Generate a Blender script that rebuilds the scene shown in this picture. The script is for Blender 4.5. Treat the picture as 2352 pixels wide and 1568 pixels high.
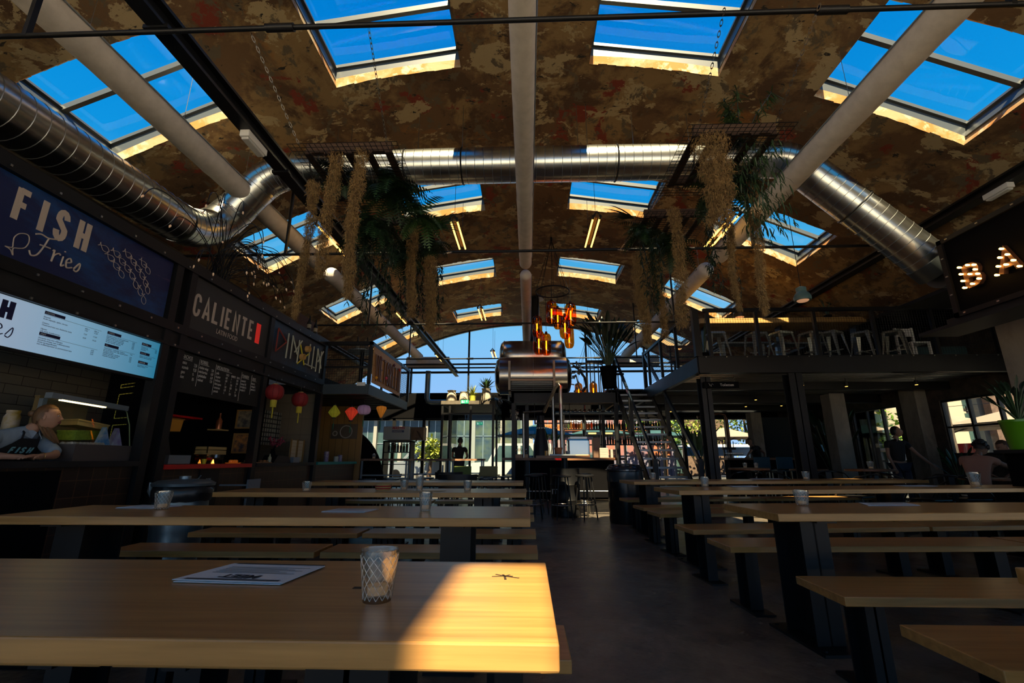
import bpy, math, random
from mathutils import Vector, Matrix
PI = math.pi
rnd = random.Random(7)
C = bpy.context.scene.collection
for o in list(bpy.data.objects):
    bpy.data.objects.remove(o)
# ---------------------------------------------------------------- camera
cd = bpy.data.cameras.new('camera')
cd.sensor_width = 36.0
cd.lens = 1045.0 * 36.0 / 2352.0
cd.clip_start = 0.05
cd.clip_end = 400
cam = bpy.data.objects.new('camera', cd)
C.objects.link(cam)
cam.location = (0, 0, 1.05)
cam.rotation_euler = (math.radians(90 + 14.538), 0, math.radians(1.963))
bpy.context.scene.camera = cam
# ---------------------------------------------------------------- sky, sun, exposure
w = bpy.data.worlds.new('world')
bpy.context.scene.world = w
w.use_nodes = True
nt = w.node_tree
nt.nodes.clear()
wo = nt.nodes.new('ShaderNodeOutputWorld')
wb = nt.nodes.new('ShaderNodeBackground')
tc = nt.nodes.new('ShaderNodeTexCoord')
sx = nt.nodes.new('ShaderNodeSeparateXYZ')
rp = nt.nodes.new('ShaderNodeValToRGB')
nt.links.new(tc.outputs['Generated'], sx.inputs[0])
nt.links.new(sx.outputs['Z'], rp.inputs[0])
e = rp.color_ramp.elements
e[0].position = 0.0
e[0].color = (0.50, 0.66, 0.92, 1)
e[1].position = 1.0
e[1].color = (0.0, 0.13, 0.50, 1)
for p_, c_ in ((0.14, (0.28, 0.50, 0.84, 1)), (0.27, (0.20, 0.50, 0.80, 1)), (0.36, (0.08, 0.43, 0.74, 1)), (0.50, (0.004, 0.27, 0.66, 1)), (0.75, (0.0, 0.19, 0.58, 1))):
    q = e.new(p_)
    q.color = c_
nt.links.new(rp.outputs[0], wb.inputs[0])
nt.links.new(wb.outputs[0], wo.inputs[0])
wb.inputs[1].default_value = 1.15
SUN = Vector((-0.06, 0.72, -1.0)).normalized()
sd = bpy.data.lights.new('sun', 'SUN')
sd.energy = 21.0
sd.color = (1.0, 0.74, 0.42)
sd.angle = math.radians(0.6)
so = bpy.data.objects.new('sun', sd)
C.objects.link(so)
so.location = (4, -10, 20)
so.rotation_euler = SUN.to_track_quat('-Z', 'Y').to_euler()
vs = bpy.context.scene.view_settings
vs.view_transform = 'Standard'
vs.look = 'None'
vs.gamma = 1
vs.use_curve_mapping = False
vs.exposure = 0.0
cy = bpy.context.scene.cycles
cy.max_bounces = 8
cy.diffuse_bounces = 5
cy.glossy_bounces = 4
cy.transmission_bounces = 6
cy.transparent_max_bounces = 16
cy.caustics_reflective = False
cy.caustics_refractive = False
cy.sample_clamp_indirect = 6.0
cy.blur_glossy = 1.0


# ---------------------------------------------------------------- helpers
class MB:
    def __init__(s):
        s.v = []; s.f = []; s.m = []; s.cur = 0
    def add(s, vs_, fs):
        b = len(s.v)
        s.v += [tuple(p) for p in vs_]
        for f in fs:
            s.f.append(tuple(i + b for i in f)); s.m.append(s.cur)
        return s
    def bx(s, x0, x1, y0, y1, z0, z1):
        return s.add([(x0, y0, z0), (x1, y0, z0), (x1, y1, z0), (x0, y1, z0), (x0, y0, z1), (x1, y0, z1), (x1, y1, z1), (x0, y1, z1)],
                     [(0, 3, 2, 1), (4, 5, 6, 7), (0, 1, 5, 4), (1, 2, 6, 5), (2, 3, 7, 6), (3, 0, 4, 7)])
    def cb(s, c, d, M=None):
        n = len(s.v)
        s.bx(-d[0] / 2, d[0] / 2, -d[1] / 2, d[1] / 2, -d[2] / 2, d[2] / 2)
        c = Vector(c)
        for i in range(n, len(s.v)):
            p = Vector(s.v[i])
            if M: p = M @ p
            s.v[i] = tuple(p + c)
        return s
    def bar(s, p, q, w_, h_=None, up=(0, 0, 1)):
        h_ = h_ or w_
        p = Vector(p); q = Vector(q); d = (q - p)
        L = d.length
        if L < 1e-6: return s
        d.normalize(); u = Vector(up)
        if abs(d.dot(u)) > 0.98: u = Vector((0, 1, 0)) if abs(d.y) < .9 else Vector((1, 0, 0))
        a = d.cross(u).normalized(); b = a.cross(d)
        M = Matrix((a, d, b)).transposed()
        return s.cb((p + q) / 2, (w_, L, h_), M)
    def tube(s, pts, r, n=8, cap=True):
        pts = [Vector(p) for p in pts]
        rs = r if isinstance(r, (list, tuple)) else [r] * len(pts)
        u = None; b = len(s.v); vs_ = []
        for i, p in enumerate(pts):
            d = (pts[min(i + 1, len(pts) - 1)] - pts[max(i - 1, 0)])
            if d.length < 1e-9: d = Vector((0, 0, 1))
            d.normalize()
            if u is None:
                u = Vector((0, 0, 1)) if abs(d.z) < .9 else Vector((1, 0, 0))
            u = (u - d * u.dot(d))
            u.normalize(); w2 = d.cross(u)
            for k in range(n):
                a = 2 * PI * k / n
                vs_.append(p + (u * math.cos(a) + w2 * math.sin(a)) * rs[i])
        fs = []
        for i in range(len(pts) - 1):
            for k in range(n):
                k2 = (k + 1) % n
                fs.append((i * n + k, i * n + k2, (i + 1) * n + k2, (i + 1) * n + k))
        if cap:
            fs.append(tuple(range(n - 1, -1, -1)))
            fs.append(tuple((len(pts) - 1) * n + k for k in range(n)))
        return s.add(vs_, fs)
    def lathe(s, prof, c=(0, 0, 0), n=20, M=None):
        vs_ = []; c = Vector(c)
        for r, z in prof:
            for k in range(n):
                a = 2 * PI * k / n
                p = Vector((r * math.cos(a), r * math.sin(a), z))
                if M: p = M @ p
                vs_.append(p + c)
        fs = []
        for i in range(len(prof) - 1):
            for k in range(n):
                k2 = (k + 1) % n
                fs.append((i * n + k, i * n + k2, (i + 1) * n + k2, (i + 1) * n + k))
        if prof[0][0] > 1e-4: fs.append(tuple(range(n - 1, -1, -1)))
        if prof[-1][0] > 1e-4: fs.append(tuple((len(prof) - 1) * n + k for k in range(n)))
        return s.add(vs_, fs)
    def ball(s, c, r, n=12, m=8):
        r = r if isinstance(r, (tuple, list)) else (r, r, r)
        k0 = len(s.v)
        s.lathe([(max(1e-5, math.sin(PI * i / m)), -math.cos(PI * i / m)) for i in range(m + 1)], (0, 0, 0), n)
        for i in range(k0, len(s.v)):
            p = s.v[i]
            s.v[i] = (p[0] * r[0] + c[0], p[1] * r[1] + c[1], p[2] * r[2] + c[2])
        return s
    def ring(s, c, R, r, n=32, m=6, M=None):
        pts = []; c = Vector(c)
        vs_ = []
        for i in range(n):
            a = 2 * PI * i / n
            for j in range(m):
                b = 2 * PI * j / m
                p = Vector(((R + r * math.cos(b)) * math.cos(a), (R + r * math.cos(b)) * math.sin(a), r * math.sin(b)))
                if M: p = M @ p
                vs_.append(p + c)
        fs = [(i * m + j, ((i + 1) % n) * m + j, ((i + 1) % n) * m + (j + 1) % m, i * m + (j + 1) % m) for i in range(n) for j in range(m)]
        return s.add(vs_, fs)
    def quad(s, *p):
        return s.add(p, [tuple(range(len(p)))])
    def prism(s, poly, a, b, ax='x'):
        n = len(poly)
        def mk(u, v, t):
            return (t, u, v) if ax == 'x' else ((u, t, v) if ax == 'y' else (u, v, t))
        return s.add([mk(u, v, a) for u, v in poly] + [mk(u, v, b) for u, v in poly],
                     [tuple(range(n - 1, -1, -1)), tuple(range(n, 2 * n))] + [(i, (i + 1) % n, n + (i + 1) % n, n + i) for i in range(n)])
    def leaf(s, p, d, L, wd, droop=.3, side=None, n=4, fold=.15):
        p = Vector(p); d = Vector(d).normalized()
        sd_ = Vector(side) if side else d.cross(Vector((0, 0, 1)))
        if sd_.length < .05: sd_ = Vector((1, 0, 0))
        sd_.normalize(); vs_ = []; c = p.copy(); dd = d.copy()
        for i in range(n + 1):
            t = i / n
            ww = wd * math.sin(PI * min(1, .12 + .88 * t)) ** .7 if i < n else wd * .02
            nrm = sd_.cross(dd)
            vs_ += [c - sd_ * ww / 2 + nrm * ww * fold, c, c + sd_ * ww / 2 + nrm * ww * fold]
            c = c + dd * (L / n)
            dd = (dd + Vector((0, 0, -droop / n * 1.6))).normalized()
        fs = []
        for i in range(n):
            fs += [(i * 3, i * 3 + 1, i * 3 + 4, i * 3 + 3), (i * 3 + 1, i * 3 + 2, i * 3 + 5, i * 3 + 4)]
        return s.add(vs_, fs)
    def build(s, name, mat, parent=None, smooth=False, bevel=0, label=None):
        off = Vector((0, 0, 0)); q = parent
        while q is not None:
            off += q.location; q = q.parent
        me = bpy.data.meshes.new(name)
        me.from_pydata([(x - off.x, y - off.y, z - off.z) for x, y, z in s.v], [], s.f)
        mats = mat if isinstance(mat, (list, tuple)) else [mat]
        for m_ in mats: me.materials.append(m_)
        if len(mats) > 1: me.polygons.foreach_set('material_index', s.m)
        if smooth:
            me.polygons.foreach_set('use_smooth', [True] * len(me.polygons))
            try: me.set_sharp_from_angle(angle=math.radians(40))
            except Exception: pass
        me.update()
        o = bpy.data.objects.new(name, me)
        C.objects.link(o)
        if parent: o.parent = parent
        if bevel:
            b = o.modifiers.new('b', 'BEVEL'); b.width = bevel; b.segments = 2; b.limit_method = 'ANGLE'
        if label: o['label'] = label
        return o


def tag(o, label=None, cat=None, group=None, kind=None):
    if label: o['label'] = label
    if cat: o['category'] = cat
    if group: o['group'] = group
    if kind: o['kind'] = kind
    return o


def thing(name, label, cat, loc=(0, 0, 0), group=None):
    o = bpy.data.objects.new(name, None)
    C.objects.link(o); o.location = loc; o.empty_display_size = .1
    return tag(o, label, cat, group)


def struct(name, mb, m, parent=None, smooth=False):
    o = mb.build(name, m, parent, smooth)
    if parent is None: o['kind'] = 'structure'
    return o


def dup(root, loc, rz=0, label=None, group=None, sc=None):
    r = root.copy(); C.objects.link(r); r.location = loc; r.rotation_euler = (0, 0, rz)
    if sc: r.scale = sc
    if label: r['label'] = label
    if group: r['group'] = group
    for ch in list(root.children):
        c = ch.copy(); C.objects.link(c); c.parent = r
        for g in list(ch.children):
            d = g.copy(); C.objects.link(d); d.parent = c
    return r


def arrange(proto, places, group=None):
    """places: (loc, rz, label[, scale]); the first place moves the prototype itself"""
    for i, pl in enumerate(places):
        loc, rz, lab = pl[:3]
        sc = pl[3] if len(pl) > 3 else None
        if i == 0: continue
        dup(proto, loc, rz, lab, group, sc)
    loc, rz, lab = places[0][:3]
    proto.location = loc; proto.rotation_euler = (0, 0, rz); proto['label'] = lab
    if len(places[0]) > 3: proto.scale = places[0][3]
    if group: proto['group'] = group


def text(name, body, loc, size, right, up, m, parent=None, ext=.002, xs=1.0, bold=0.0, shear=0.0, align='LEFT', sp=1.0, ls=1.0, label=None):
    c = bpy.data.curves.new(name, 'FONT')
    c.body = body; c.size = size; c.extrude = ext; c.offset = bold; c.shear = shear; c.align_x = align
    c.space_character = sp; c.space_line = ls; c.resolution_u = 3
    c.materials.append(m)
    o = bpy.data.objects.new(name, c); C.objects.link(o)
    r = Vector(right).normalized(); u = Vector(up).normalized(); n = r.cross(u)
    M = Matrix((r * xs, u, n)).transposed().to_4x4()
    off = Vector((0, 0, 0)); q = parent
    while q is not None:
        off += q.location; q = q.parent
    M.translation = Vector(loc) - off
    o.matrix_world = M
    if parent:
        o.parent = parent; o.matrix_parent_inverse = Matrix.Identity(4); o.matrix_basis = M
    if label: o['label'] = label
    return o


def mat(name, col, rough=.5, metal=0.0, emit=None, es=0.0, var=0.0, scale=8.0, bump=0.0, stretch=None, spec=None, coat=0.0, alpha=None, col2=None, rvar=0.0, trans=0.0, ior=1.45):
    m = bpy.data.materials.new(name); m.use_nodes = True
    nt = m.node_tree; b = nt.nodes['Principled BSDF']
    b.inputs['Base Color'].default_value = (*col, 1)
    b.inputs['Roughness'].default_value = rough
    b.inputs['Metallic'].default_value = metal
    if spec is not None: b.inputs['Specular IOR Level'].default_value = spec
    if coat: b.inputs['Coat Weight'].default_value = coat; b.inputs['Coat Roughness'].default_value = .15
    if trans: b.inputs['Transmission Weight'].default_value = trans; b.inputs['IOR'].default_value = ior
    if emit: b.inputs['Emission Color'].default_value = (*emit, 1); b.inputs['Emission Strength'].default_value = es
    if var or bump or col2 or rvar:
        t = nt.nodes.new('ShaderNodeTexCoord'); mp = nt.nodes.new('ShaderNodeMapping'); n = nt.nodes.new('ShaderNodeTexNoise')
        nt.links.new(t.outputs['Object'], mp.inputs[0]); nt.links.new(mp.outputs[0], n.inputs['Vector'])
        if stretch: mp.inputs['Scale'].default_value = stretch
        n.inputs['Scale'].default_value = scale; n.inputs['Detail'].default_value = 5
        n.inputs['Roughness'].default_value = .6
        if var or col2:
            r = nt.nodes.new('ShaderNodeValToRGB')
            a = col2 if col2 else tuple(max(0, c * (1 - var)) for c in col)
            z = col if col2 else tuple(min(1, c * (1 + var)) for c in col)
            r.color_ramp.elements[0].position = .35; r.color_ramp.elements[1].position = .65
            r.color_ramp.elements[0].color = (*a, 1); r.color_ramp.elements[1].color = (*z, 1)
            nt.links.new(n.outputs['Fac'], r.inputs[0]); nt.links.new(r.outputs[0], b.inputs['Base Color'])
        if bump:
            bp = nt.nodes.new('ShaderNodeBump'); bp.inputs['Strength'].default_value = bump; bp.inputs['Distance'].default_value = .02
            nt.links.new(n.outputs['Fac'], bp.inputs['Height']); nt.links.new(bp.outputs[0], b.inputs['Normal'])
        if rvar:
            mr = nt.nodes.new('ShaderNodeMapRange'); mr.inputs[3].default_value = max(.02, rough - rvar); mr.inputs[4].default_value = rough + rvar
            nt.links.new(n.outputs['Fac'], mr.inputs[0]); nt.links.new(mr.outputs[0], b.inputs['Roughness'])
    return m


def glassmat(name, tint, gloss=.12, rough=.02, fac=None):
    m = bpy.data.materials.new(name); m.use_nodes = True
    nt = m.node_tree; nt.nodes.clear()
    o = nt.nodes.new('ShaderNodeOutputMaterial'); mx = nt.nodes.new('ShaderNodeMixShader')
    t = nt.nodes.new('ShaderNodeBsdfTransparent'); g = nt.nodes.new('ShaderNodeBsdfGlossy')
    t.inputs[0].default_value = (*tint, 1); g.inputs['Roughness'].default_value = rough
    g.inputs[0].default_value = (.9, .9, .9, 1)
    if fac is None:
        f = nt.nodes.new('ShaderNodeFresnel'); f.inputs[0].default_value = 1.24
        nt.links.new(f.outputs[0], mx.inputs[0])
    else: mx.inputs[0].default_value = fac
    nt.links.new(t.outputs[0], mx.inputs[1]); nt.links.new(g.outputs[0], mx.inputs[2]); nt.links.new(mx.outputs[0], o.inputs[0])
    return m


def plaster(name, cols, seed, rough=.85):
    """several noise layers of old paint colours flaking over each other"""
    m = bpy.data.materials.new(name); m.use_nodes = True
    nt = m.node_tree; b = nt.nodes['Principled BSDF']; b.inputs['Roughness'].default_value = rough
    t = nt.nodes.new('ShaderNodeTexCoord')
    prev = None
    base = nt.nodes.new('ShaderNodeRGB'); base.outputs[0].default_value = (*cols[0][0], 1); prev = base.outputs[0]
    for i, (c, sc, lo, hi, st) in enumerate(cols[1:]):
        mp = nt.nodes.new('ShaderNodeMapping'); mp.inputs['Location'].default_value = (seed + i * 7.3, i * 3.1, i * 5.7)
        mp.inputs['Scale'].default_value = st
        n = nt.nodes.new('ShaderNodeTexNoise'); n.inputs['Scale'].default_value = sc; n.inputs['Detail'].default_value = 11; n.inputs['Roughness'].default_value = .68
        n.inputs['Distortion'].default_value = .35
        nt.links.new(t.outputs['Object'], mp.inputs[0]); nt.links.new(mp.outputs[0], n.inputs['Vector'])
        r = nt.nodes.new('ShaderNodeValToRGB'); r.color_ramp.elements[0].position = lo; r.color_ramp.elements[1].position = hi
        nt.links.new(n.outputs['Fac'], r.inputs[0])
        mx = nt.nodes.new('ShaderNodeMix'); mx.data_type = 'RGBA'
        nt.links.new(r.outputs[0], mx.inputs['Factor']); nt.links.new(prev, mx.inputs['A']); mx.inputs['B'].default_value = (*c, 1)
        prev = mx.outputs['Result']; last = n
    nt.links.new(prev, b.inputs['Base Color'])
    bp = nt.nodes.new('ShaderNodeBump'); bp.inputs['Strength'].default_value = .35; bp.inputs['Distance'].default_value = .03
    nt.links.new(last.outputs['Fac'], bp.inputs['Height']); nt.links.new(bp.outputs[0], b.inputs['Normal'])
    return m


def tiles(name, c1, c2, mortar, sc, bw, bh, ms=.02, rough=.4, axis='yz', offs=.5):
    m = bpy.data.materials.new(name); m.use_nodes = True
    nt = m.node_tree; b = nt.nodes['Principled BSDF']; b.inputs['Roughness'].default_value = rough
    t = nt.nodes.new('ShaderNodeTexCoord'); s_ = nt.nodes.new('ShaderNodeSeparateXYZ'); cb = nt.nodes.new('ShaderNodeCombineXYZ')
    nt.links.new(t.outputs['Object'], s_.inputs[0])
    nt.links.new(s_.outputs['Y' if axis == 'yz' else 'X'], cb.inputs[0]); nt.links.new(s_.outputs['Z'], cb.inputs[1])
    k = nt.nodes.new('ShaderNodeTexBrick'); k.offset = offs
    k.inputs['Color1'].default_value = (*c1, 1); k.inputs['Color2'].default_value = (*c2, 1); k.inputs['Mortar'].default_value = (*mortar, 1)
    k.inputs['Scale'].default_value = sc; k.inputs['Brick Width'].default_value = bw; k.inputs['Row Height'].default_value = bh; k.inputs['Mortar Size'].default_value = ms
    nt.links.new(cb.outputs[0], k.inputs['Vector']); nt.links.new(k.outputs['Color'], b.inputs['Base Color'])
    return m


def oak(name, ca, cb_, ax=0):
    m = bpy.data.materials.new(name); m.use_nodes = True
    nt = m.node_tree; b = nt.nodes['Principled BSDF']
    t = nt.nodes.new('ShaderNodeTexCoord'); mp = nt.nodes.new('ShaderNodeMapping')
    sc = [1.2, 1.2, 1.2]; 
    for i in range(3):
        if i != ax: sc[i] = 22
    mp.inputs['Scale'].default_value = sc
    oi = nt.nodes.new('ShaderNodeObjectInfo')
    va = nt.nodes.new('ShaderNodeVectorMath'); va.operation = 'ADD'
    mu = nt.nodes.new('ShaderNodeMath'); mu.operation = 'MULTIPLY'; mu.inputs[1].default_value = 50
    nt.links.new(oi.outputs['Random'], mu.inputs[0]); nt.links.new(mu.outputs[0], va.inputs[1])
    nt.links.new(t.outputs['Object'], mp.inputs[0]); nt.links.new(mp.outputs[0], va.inputs[0])
    n = nt.nodes.new('ShaderNodeTexNoise'); n.inputs['Scale'].default_value = 1.6; n.inputs['Detail'].default_value = 6; n.inputs['Distortion'].default_value = .4
    nt.links.new(va.outputs[0], n.inputs['Vector'])
    r = nt.nodes.new('ShaderNodeValToRGB'); r.color_ramp.elements[0].position = .3; r.color_ramp.elements[1].position = .7
    r.color_ramp.elements[0].color = (*ca, 1); r.color_ramp.elements[1].color = (*cb_, 1)
    nt.links.new(n.outputs['Fac'], r.inputs[0]); nt.links.new(r.outputs[0], b.inputs['Base Color'])
    b.inputs['Roughness'].default_value = .30
    b.inputs['Specular IOR Level'].default_value = .45
    bp = nt.nodes.new('ShaderNodeBump'); bp.inputs['Strength'].default_value = .06; bp.inputs['Distance'].default_value = .01
    nt.links.new(n.outputs['Fac'], bp.inputs['Height']); nt.links.new(bp.outputs[0], b.inputs['Normal'])
    return m


BLK = mat('black_steel', (.007, .0075, .009), .42, .0, rvar=.06, scale=6, spec=.3)
BLK2 = mat('black_paint', (.004, .004, .005), .7, spec=.05)
DARK = mat('dark_panel', (.012, .0125, .014), .5, var=.25, scale=3, spec=.3)
STEEL = mat('brushed_steel', (.42, .41, .38), .3, 1.0, rvar=.08, scale=5, stretch=(1, 1, 12))
GALV = mat('galvanised_duct', (.56, .59, .57), .26, 1.0, var=.06, scale=3, rvar=.02)
GALVS = mat('duct_seam', (.30, .31, .31), .4, 1.0)
GREY = mat('grey_metal', (.25, .30, .33), .45, .6)
FRAME = mat('skylight_frame', (.075, .09, .10), .4, .2)
WHITE = mat('white_paint', (.75, .75, .72), .5)
FABRIC = mat('white_duct_fabric', (.62, .58, .54), .8, var=.08, scale=7, bump=.25)
OAK = oak('oak', (.33, .165, .048), (.50, .265, .085))
OAKY = oak('oak_end', (.30, .15, .045), (.44, .24, .08), 1)
CONC = plaster('concrete', [((.20, .18, .15),), ((.30, .27, .22), 1.2, .45, .6, (1, 1, .5)), ((.12, .10, .08), 2.2, .55, .7, (1, 1, .4))], 3)
PLAST = plaster('old_plaster', [((.150, .085, .038),),
    ((.27, .175, .075), .8, .47, .54, (1, 1, 1)), ((.085, .045, .020), 1.5, .50, .58, (1, .8, 1)),
    ((.30, .13, .03), .5, .60, .68, (1, 1, 1)), ((.19, .030, .014), 1.1, .575, .595, (1, .8, 1)), ((.40, .31, .17), 1.5, .56, .575, (1, 1.3, 1)), ((.12, .095, .06), 4.5, .56, .60, (1, .7, 1)), ((.018, .016, .013), 4.0, .625, .64, (1, 1.8, 1))], 11)
REVEAL = plaster('reveal_plaster', [((.36, .26, .14),), ((.38, .16, .035), 1.3, .46, .55, (1, 1, 1)), ((.48, .40, .27), 3.5, .54, .6, (1, 1, 1))], 5)
PANE = glassmat('window_glass', (.90, .97, 1.0), rough=.01)
CLEAR = glassmat('tumbler_glass', (.88, .86, .82), fac=.20, rough=.10)
AMBER = glassmat('amber_glass', (.90, .31, .02), fac=.10, rough=.05)
RED = mat('red_plastic', (.55, .012, .012), .4)
CREAM = mat('cream_letters', (.50, .42, .36), .6)
PAPER = mat('paper', (.70, .74, .78), .7)
INK = mat('ink', (.02, .02, .03), .7)
CHALK = mat('chalk', (.60, .58, .55), .8)
LAMP = mat('warm_filament', (1, .6, .2), .5, emit=(1.0, .50, .10), es=14.0)
LAMP2 = mat('warm_tube', (1, .7, .3), .5, emit=(1.0, .50, .09), es=5.0)
WAX = mat('candle_wax', (.75, .70, .58), .6, emit=(1, .6, .25), es=.12)
FERN = mat('fern_green', (.020, .060, .016), .55, col2=(.006, .022, .007), scale=12)
LEAFG = mat('leaf_green', (.030, .085, .022), .45, col2=(.010, .035, .012), scale=6)
LEAFD = mat('leaf_dark', (.012, .032, .014), .42, col2=(.006, .016, .008), scale=6)
MOSS = mat('air_moss', (.34, .21, .075), .9, col2=(.15, .085, .03), scale=22)
# ================================================================ setting
FLOORM = plaster('polished_concrete', [((.12, .105, .09),), ((.23, .19, .145), .9, .42, .62, (1, 1, 1)), ((.085, .075, .068), 1.7, .5, .7, (1, 1, 1)), ((.27, .22, .165), 5, .62, .72, (1, 1, 1))], 2, rough=.23)
b = MB(); b.bx(-7.6, 10.2, -6.5, 19.2, -.12, 0); struct('floor', b, FLOORM)
R0, ZA, TH = 12.0, 6.74, .12
def vz(x, r=R0): return ZA - R0 + math.sqrt(r * r - x * x)
SKX = [(-5.93, -4.08), (-2.80, -.95), (.95, 2.80), (4.08, 5.93)]
ROWS = [4.1, 8.1, 12.1, 16.1]
SL = 1.4
EXTRA = [(.15, .46, -3.9, -2.85), (-5.93, -4.08, -3.9, -2.5), (4.08, 5.93, -3.9, -2.5), (-5.93, -4.08, .1, 1.5)]  # unseen rooflights, added: a slot for the table's sun patch, the rest for fill
def hole(xm, ym):
    for i, (a, c) in enumerate(SKX):
        if a < xm < c:
            for y in ROWS:
                if y < ym < y + SL: return True
    for (a, c, y0, y1) in EXTRA:
        if a < xm < c and y0 < ym < y1: return True
    return False
xs = sorted(set([round(-7.6 + i * .4, 3) for i in range(39)] + [v for p_ in SKX for v in p_] + [.15, .46]))
ys = [-6.5, -3.9, -2.85, -2.5, .1, 1.5, .2, 2.2] + [v for y in ROWS for v in (y, y + SL)] + [19.0]
ys = sorted(ys)
def rp2(x, h):  # point at height h above the vault's inner skin
    a = math.asin(x / R0); rr = R0 + h
    return rr * math.sin(a), ZA - R0 + rr * math.cos(a)
b = MB()
for i in range(len(xs) - 1):
    for j in range(len(ys) - 1):
        xa, xb, ya, yb = xs[i], xs[i + 1], ys[j], ys[j + 1]
        if hole((xa + xb) / 2, (ya + yb) / 2): continue
        for h, fl in ((0, 0), (TH, 1)):
            pa, pb = rp2(xa, h), rp2(xb, h)
            q = [(pa[0], ya, pa[1]), (pa[0], yb, pa[1]), (pb[0], yb, pb[1]), (pb[0], ya, pb[1])]
            if fl: q.reverse()
            b.quad(*q)
# reveals: the cut edges of the shell, with chipped lower edges
def sky_list():
    L = []
    for y in ROWS:
        for a, c in SKX: L.append((a, c, y, y + SL))
    L += EXTRA
    return L
b.cur = 1
for (xa, xb, ya, yb) in sky_list():
    for y in (ya, yb):
        n = 14
        for k in range(n):
            x0 = xa + (xb - xa) * k / n; x1 = xa + (xb - xa) * (k + 1) / n
            j0, j1 = rnd.uniform(-.012, .012), rnd.uniform(-.012, .012)
            p0, p1, q0, q1 = rp2(x0, -.01 + j0), rp2(x1, -.01 + j1), rp2(x0, TH + .02), rp2(x1, TH + .02)
            b.quad((p0[0], y, p0[1]), (p1[0], y, p1[1]), (q1[0], y, q1[1]), (q0[0], y, q0[1]))
    for x in (xa, xb):
        p0, q0 = rp2(x, -.01), rp2(x, TH + .02)
        b.quad((p0[0], ya, p0[1]), (p0[0], yb, p0[1]), (q0[0], yb, q0[1]), (q0[0], ya, q0[1]))
b.cur = 0
ceil_ = struct('ceiling', b, [PLAST, REVEAL], None, True)
# flat aisle roof and side walls
b = MB(); b.bx(7.55, 10.3, -6.5, 19.0, 4.0, 4.15); struct('ceiling', b, DARK)
# rooflights, the unseen added ones included
for n_, (xa, xb, ya, yb) in enumerate(sky_list()):
    xc, yc = (xa + xb) / 2, (ya + yb) / 2
    a = math.asin(xc / R0)
    N = Vector((math.sin(a), 0, math.cos(a))); T = Vector((math.cos(a), 0, -math.sin(a)))
    c0 = Vector((rp2(xc, 0)[0], yc, rp2(xc, 0)[1]))
    W = (xb - xa) / math.cos(a) + .02; Lh = (yb - ya) / 2 + .01
    M = Matrix((T, Vector((0, 1, 0)), N)).transposed()
    h0, h1 = TH - .03, TH + .20
    rt = thing('window_%d' % (n_ + 1), None, None, c0)
    rt['kind'] = 'structure'
    f = MB()
    for sy in (-1, 1): f.cb(c0 + Vector((0, sy * (Lh + .02), 0)) + N * (h0 + h1) / 2, (W + .1, .05, h1 - h0), M)
    for sx_ in (-1, 1): f.cb(c0 + T * sx_ * (W / 2 + .02) + N * (h0 + h1) / 2, (.05, 2 * Lh + .1, h1 - h0), M)
    f.build('curb', FRAME, rt)
    f = MB()
    for sy in (-1, 1): f.cb(c0 + Vector((0, sy * (Lh - .02), 0)) + N * (h1 - .02), (W, .04, .05), M)
    for sx_ in (-1, 1): f.cb(c0 + T * sx_ * (W / 2 - .02) + N * (h1 - .02), (.04, 2 * Lh, .05), M)
    if W > 1: f.cb(c0 + N * (h1 - .03), (W, .06, .08), M)
    f.build('frame', FRAME, rt)
    f = MB(); q_ = [c0 + N * h1 + T * u_ * (W / 2 - .01) + Vector((0, v_ * (Lh - .01), 0)) for u_, v_ in ((-1, -1), (-1, 1), (1, 1), (1, -1))]; f.quad(*q_); f.build('pane', PANE, rt)

# side walls, right aisle openings
b = MB(); b.bx(-7.75, -7.6, 0, 19.0, 0, 4.2); struct('wall_left', b, BLK2)
def added_sidewin(name, x, y0, y1):
    f = MB()
    for k in range(5): y = y0 + (y1 - y0) * k / 4; f.bx(x - .05, x + .05, y - .05, y + .05, 0, 4.1)
    for z in (0, 2.0, 4.0): f.bx(x - .04, x + .04, y0, y1, z, z + .08)
    o = struct(name, f, BLK); g = MB(); g.quad((x, y0, 0), (x, y1, 0), (x, y1, 4.1), (x, y0, 4.1)); g.build('pane', PANE, o)
added_sidewin('window_30', -7.68, -6.5, 0); added_sidewin('window_31', 10.2, -6.5, 3.0)  # unseen side glazing, added to bring more daylight into the hall
b = MB()
opn = [(9.5, 11.55, 1.15, 2.45), (12.9, 14.7, 0.0, 2.5), (5.6, 8.3, 1.0, 2.5)]
yy = 3.0
for (a, c, z0, z1) in sorted(opn):
    b.bx(10.1, 10.3, yy, a, 0, 4.1)
    if z0 > 0: b.bx(10.1, 10.3, a, c, 0, z0)
    b.bx(10.1, 10.3, a, c, z1, 4.1); yy = c
b.bx(10.1, 10.3, yy, 19.0, 0, 4.1)
struct('wall_right', b, mat('dark_brick', (.06, .045, .035), .8, var=.5, scale=4))
def wframe(name, y0, y1, z0, z1, ny, nz, x=10.18, w_=.05):
    f = MB()
    f.bx(x - .04, x + .04, y0, y1, z0, z0 + w_); f.bx(x - .04, x + .04, y0, y1, z1 - w_, z1)
    for i in range(ny + 1): y = y0 + (y1 - y0) * i / ny; f.bx(x - .04, x + .04, y - w_ / 2, y + w_ / 2, z0, z1)
    for i in range(1, nz): z = z0 + (z1 - z0) * i / nz; f.bx(x - .03, x + .03, y0, y1, z - .02, z + .02)
    o = struct(name, f, BLK)
    g = MB(); g.bx(x - .004, x + .004, y0, y1, z0, z1); g.build('pane', PANE, o)
wframe('window_20', 9.5, 11.55, 1.15, 2.45, 3, 2)
wframe('window_21', 5.6, 8.3, 1.0, 2.5, 3, 2)
wframe('door_1', 12.9, 14.7, 0, 2.5, 3, 1)

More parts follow.
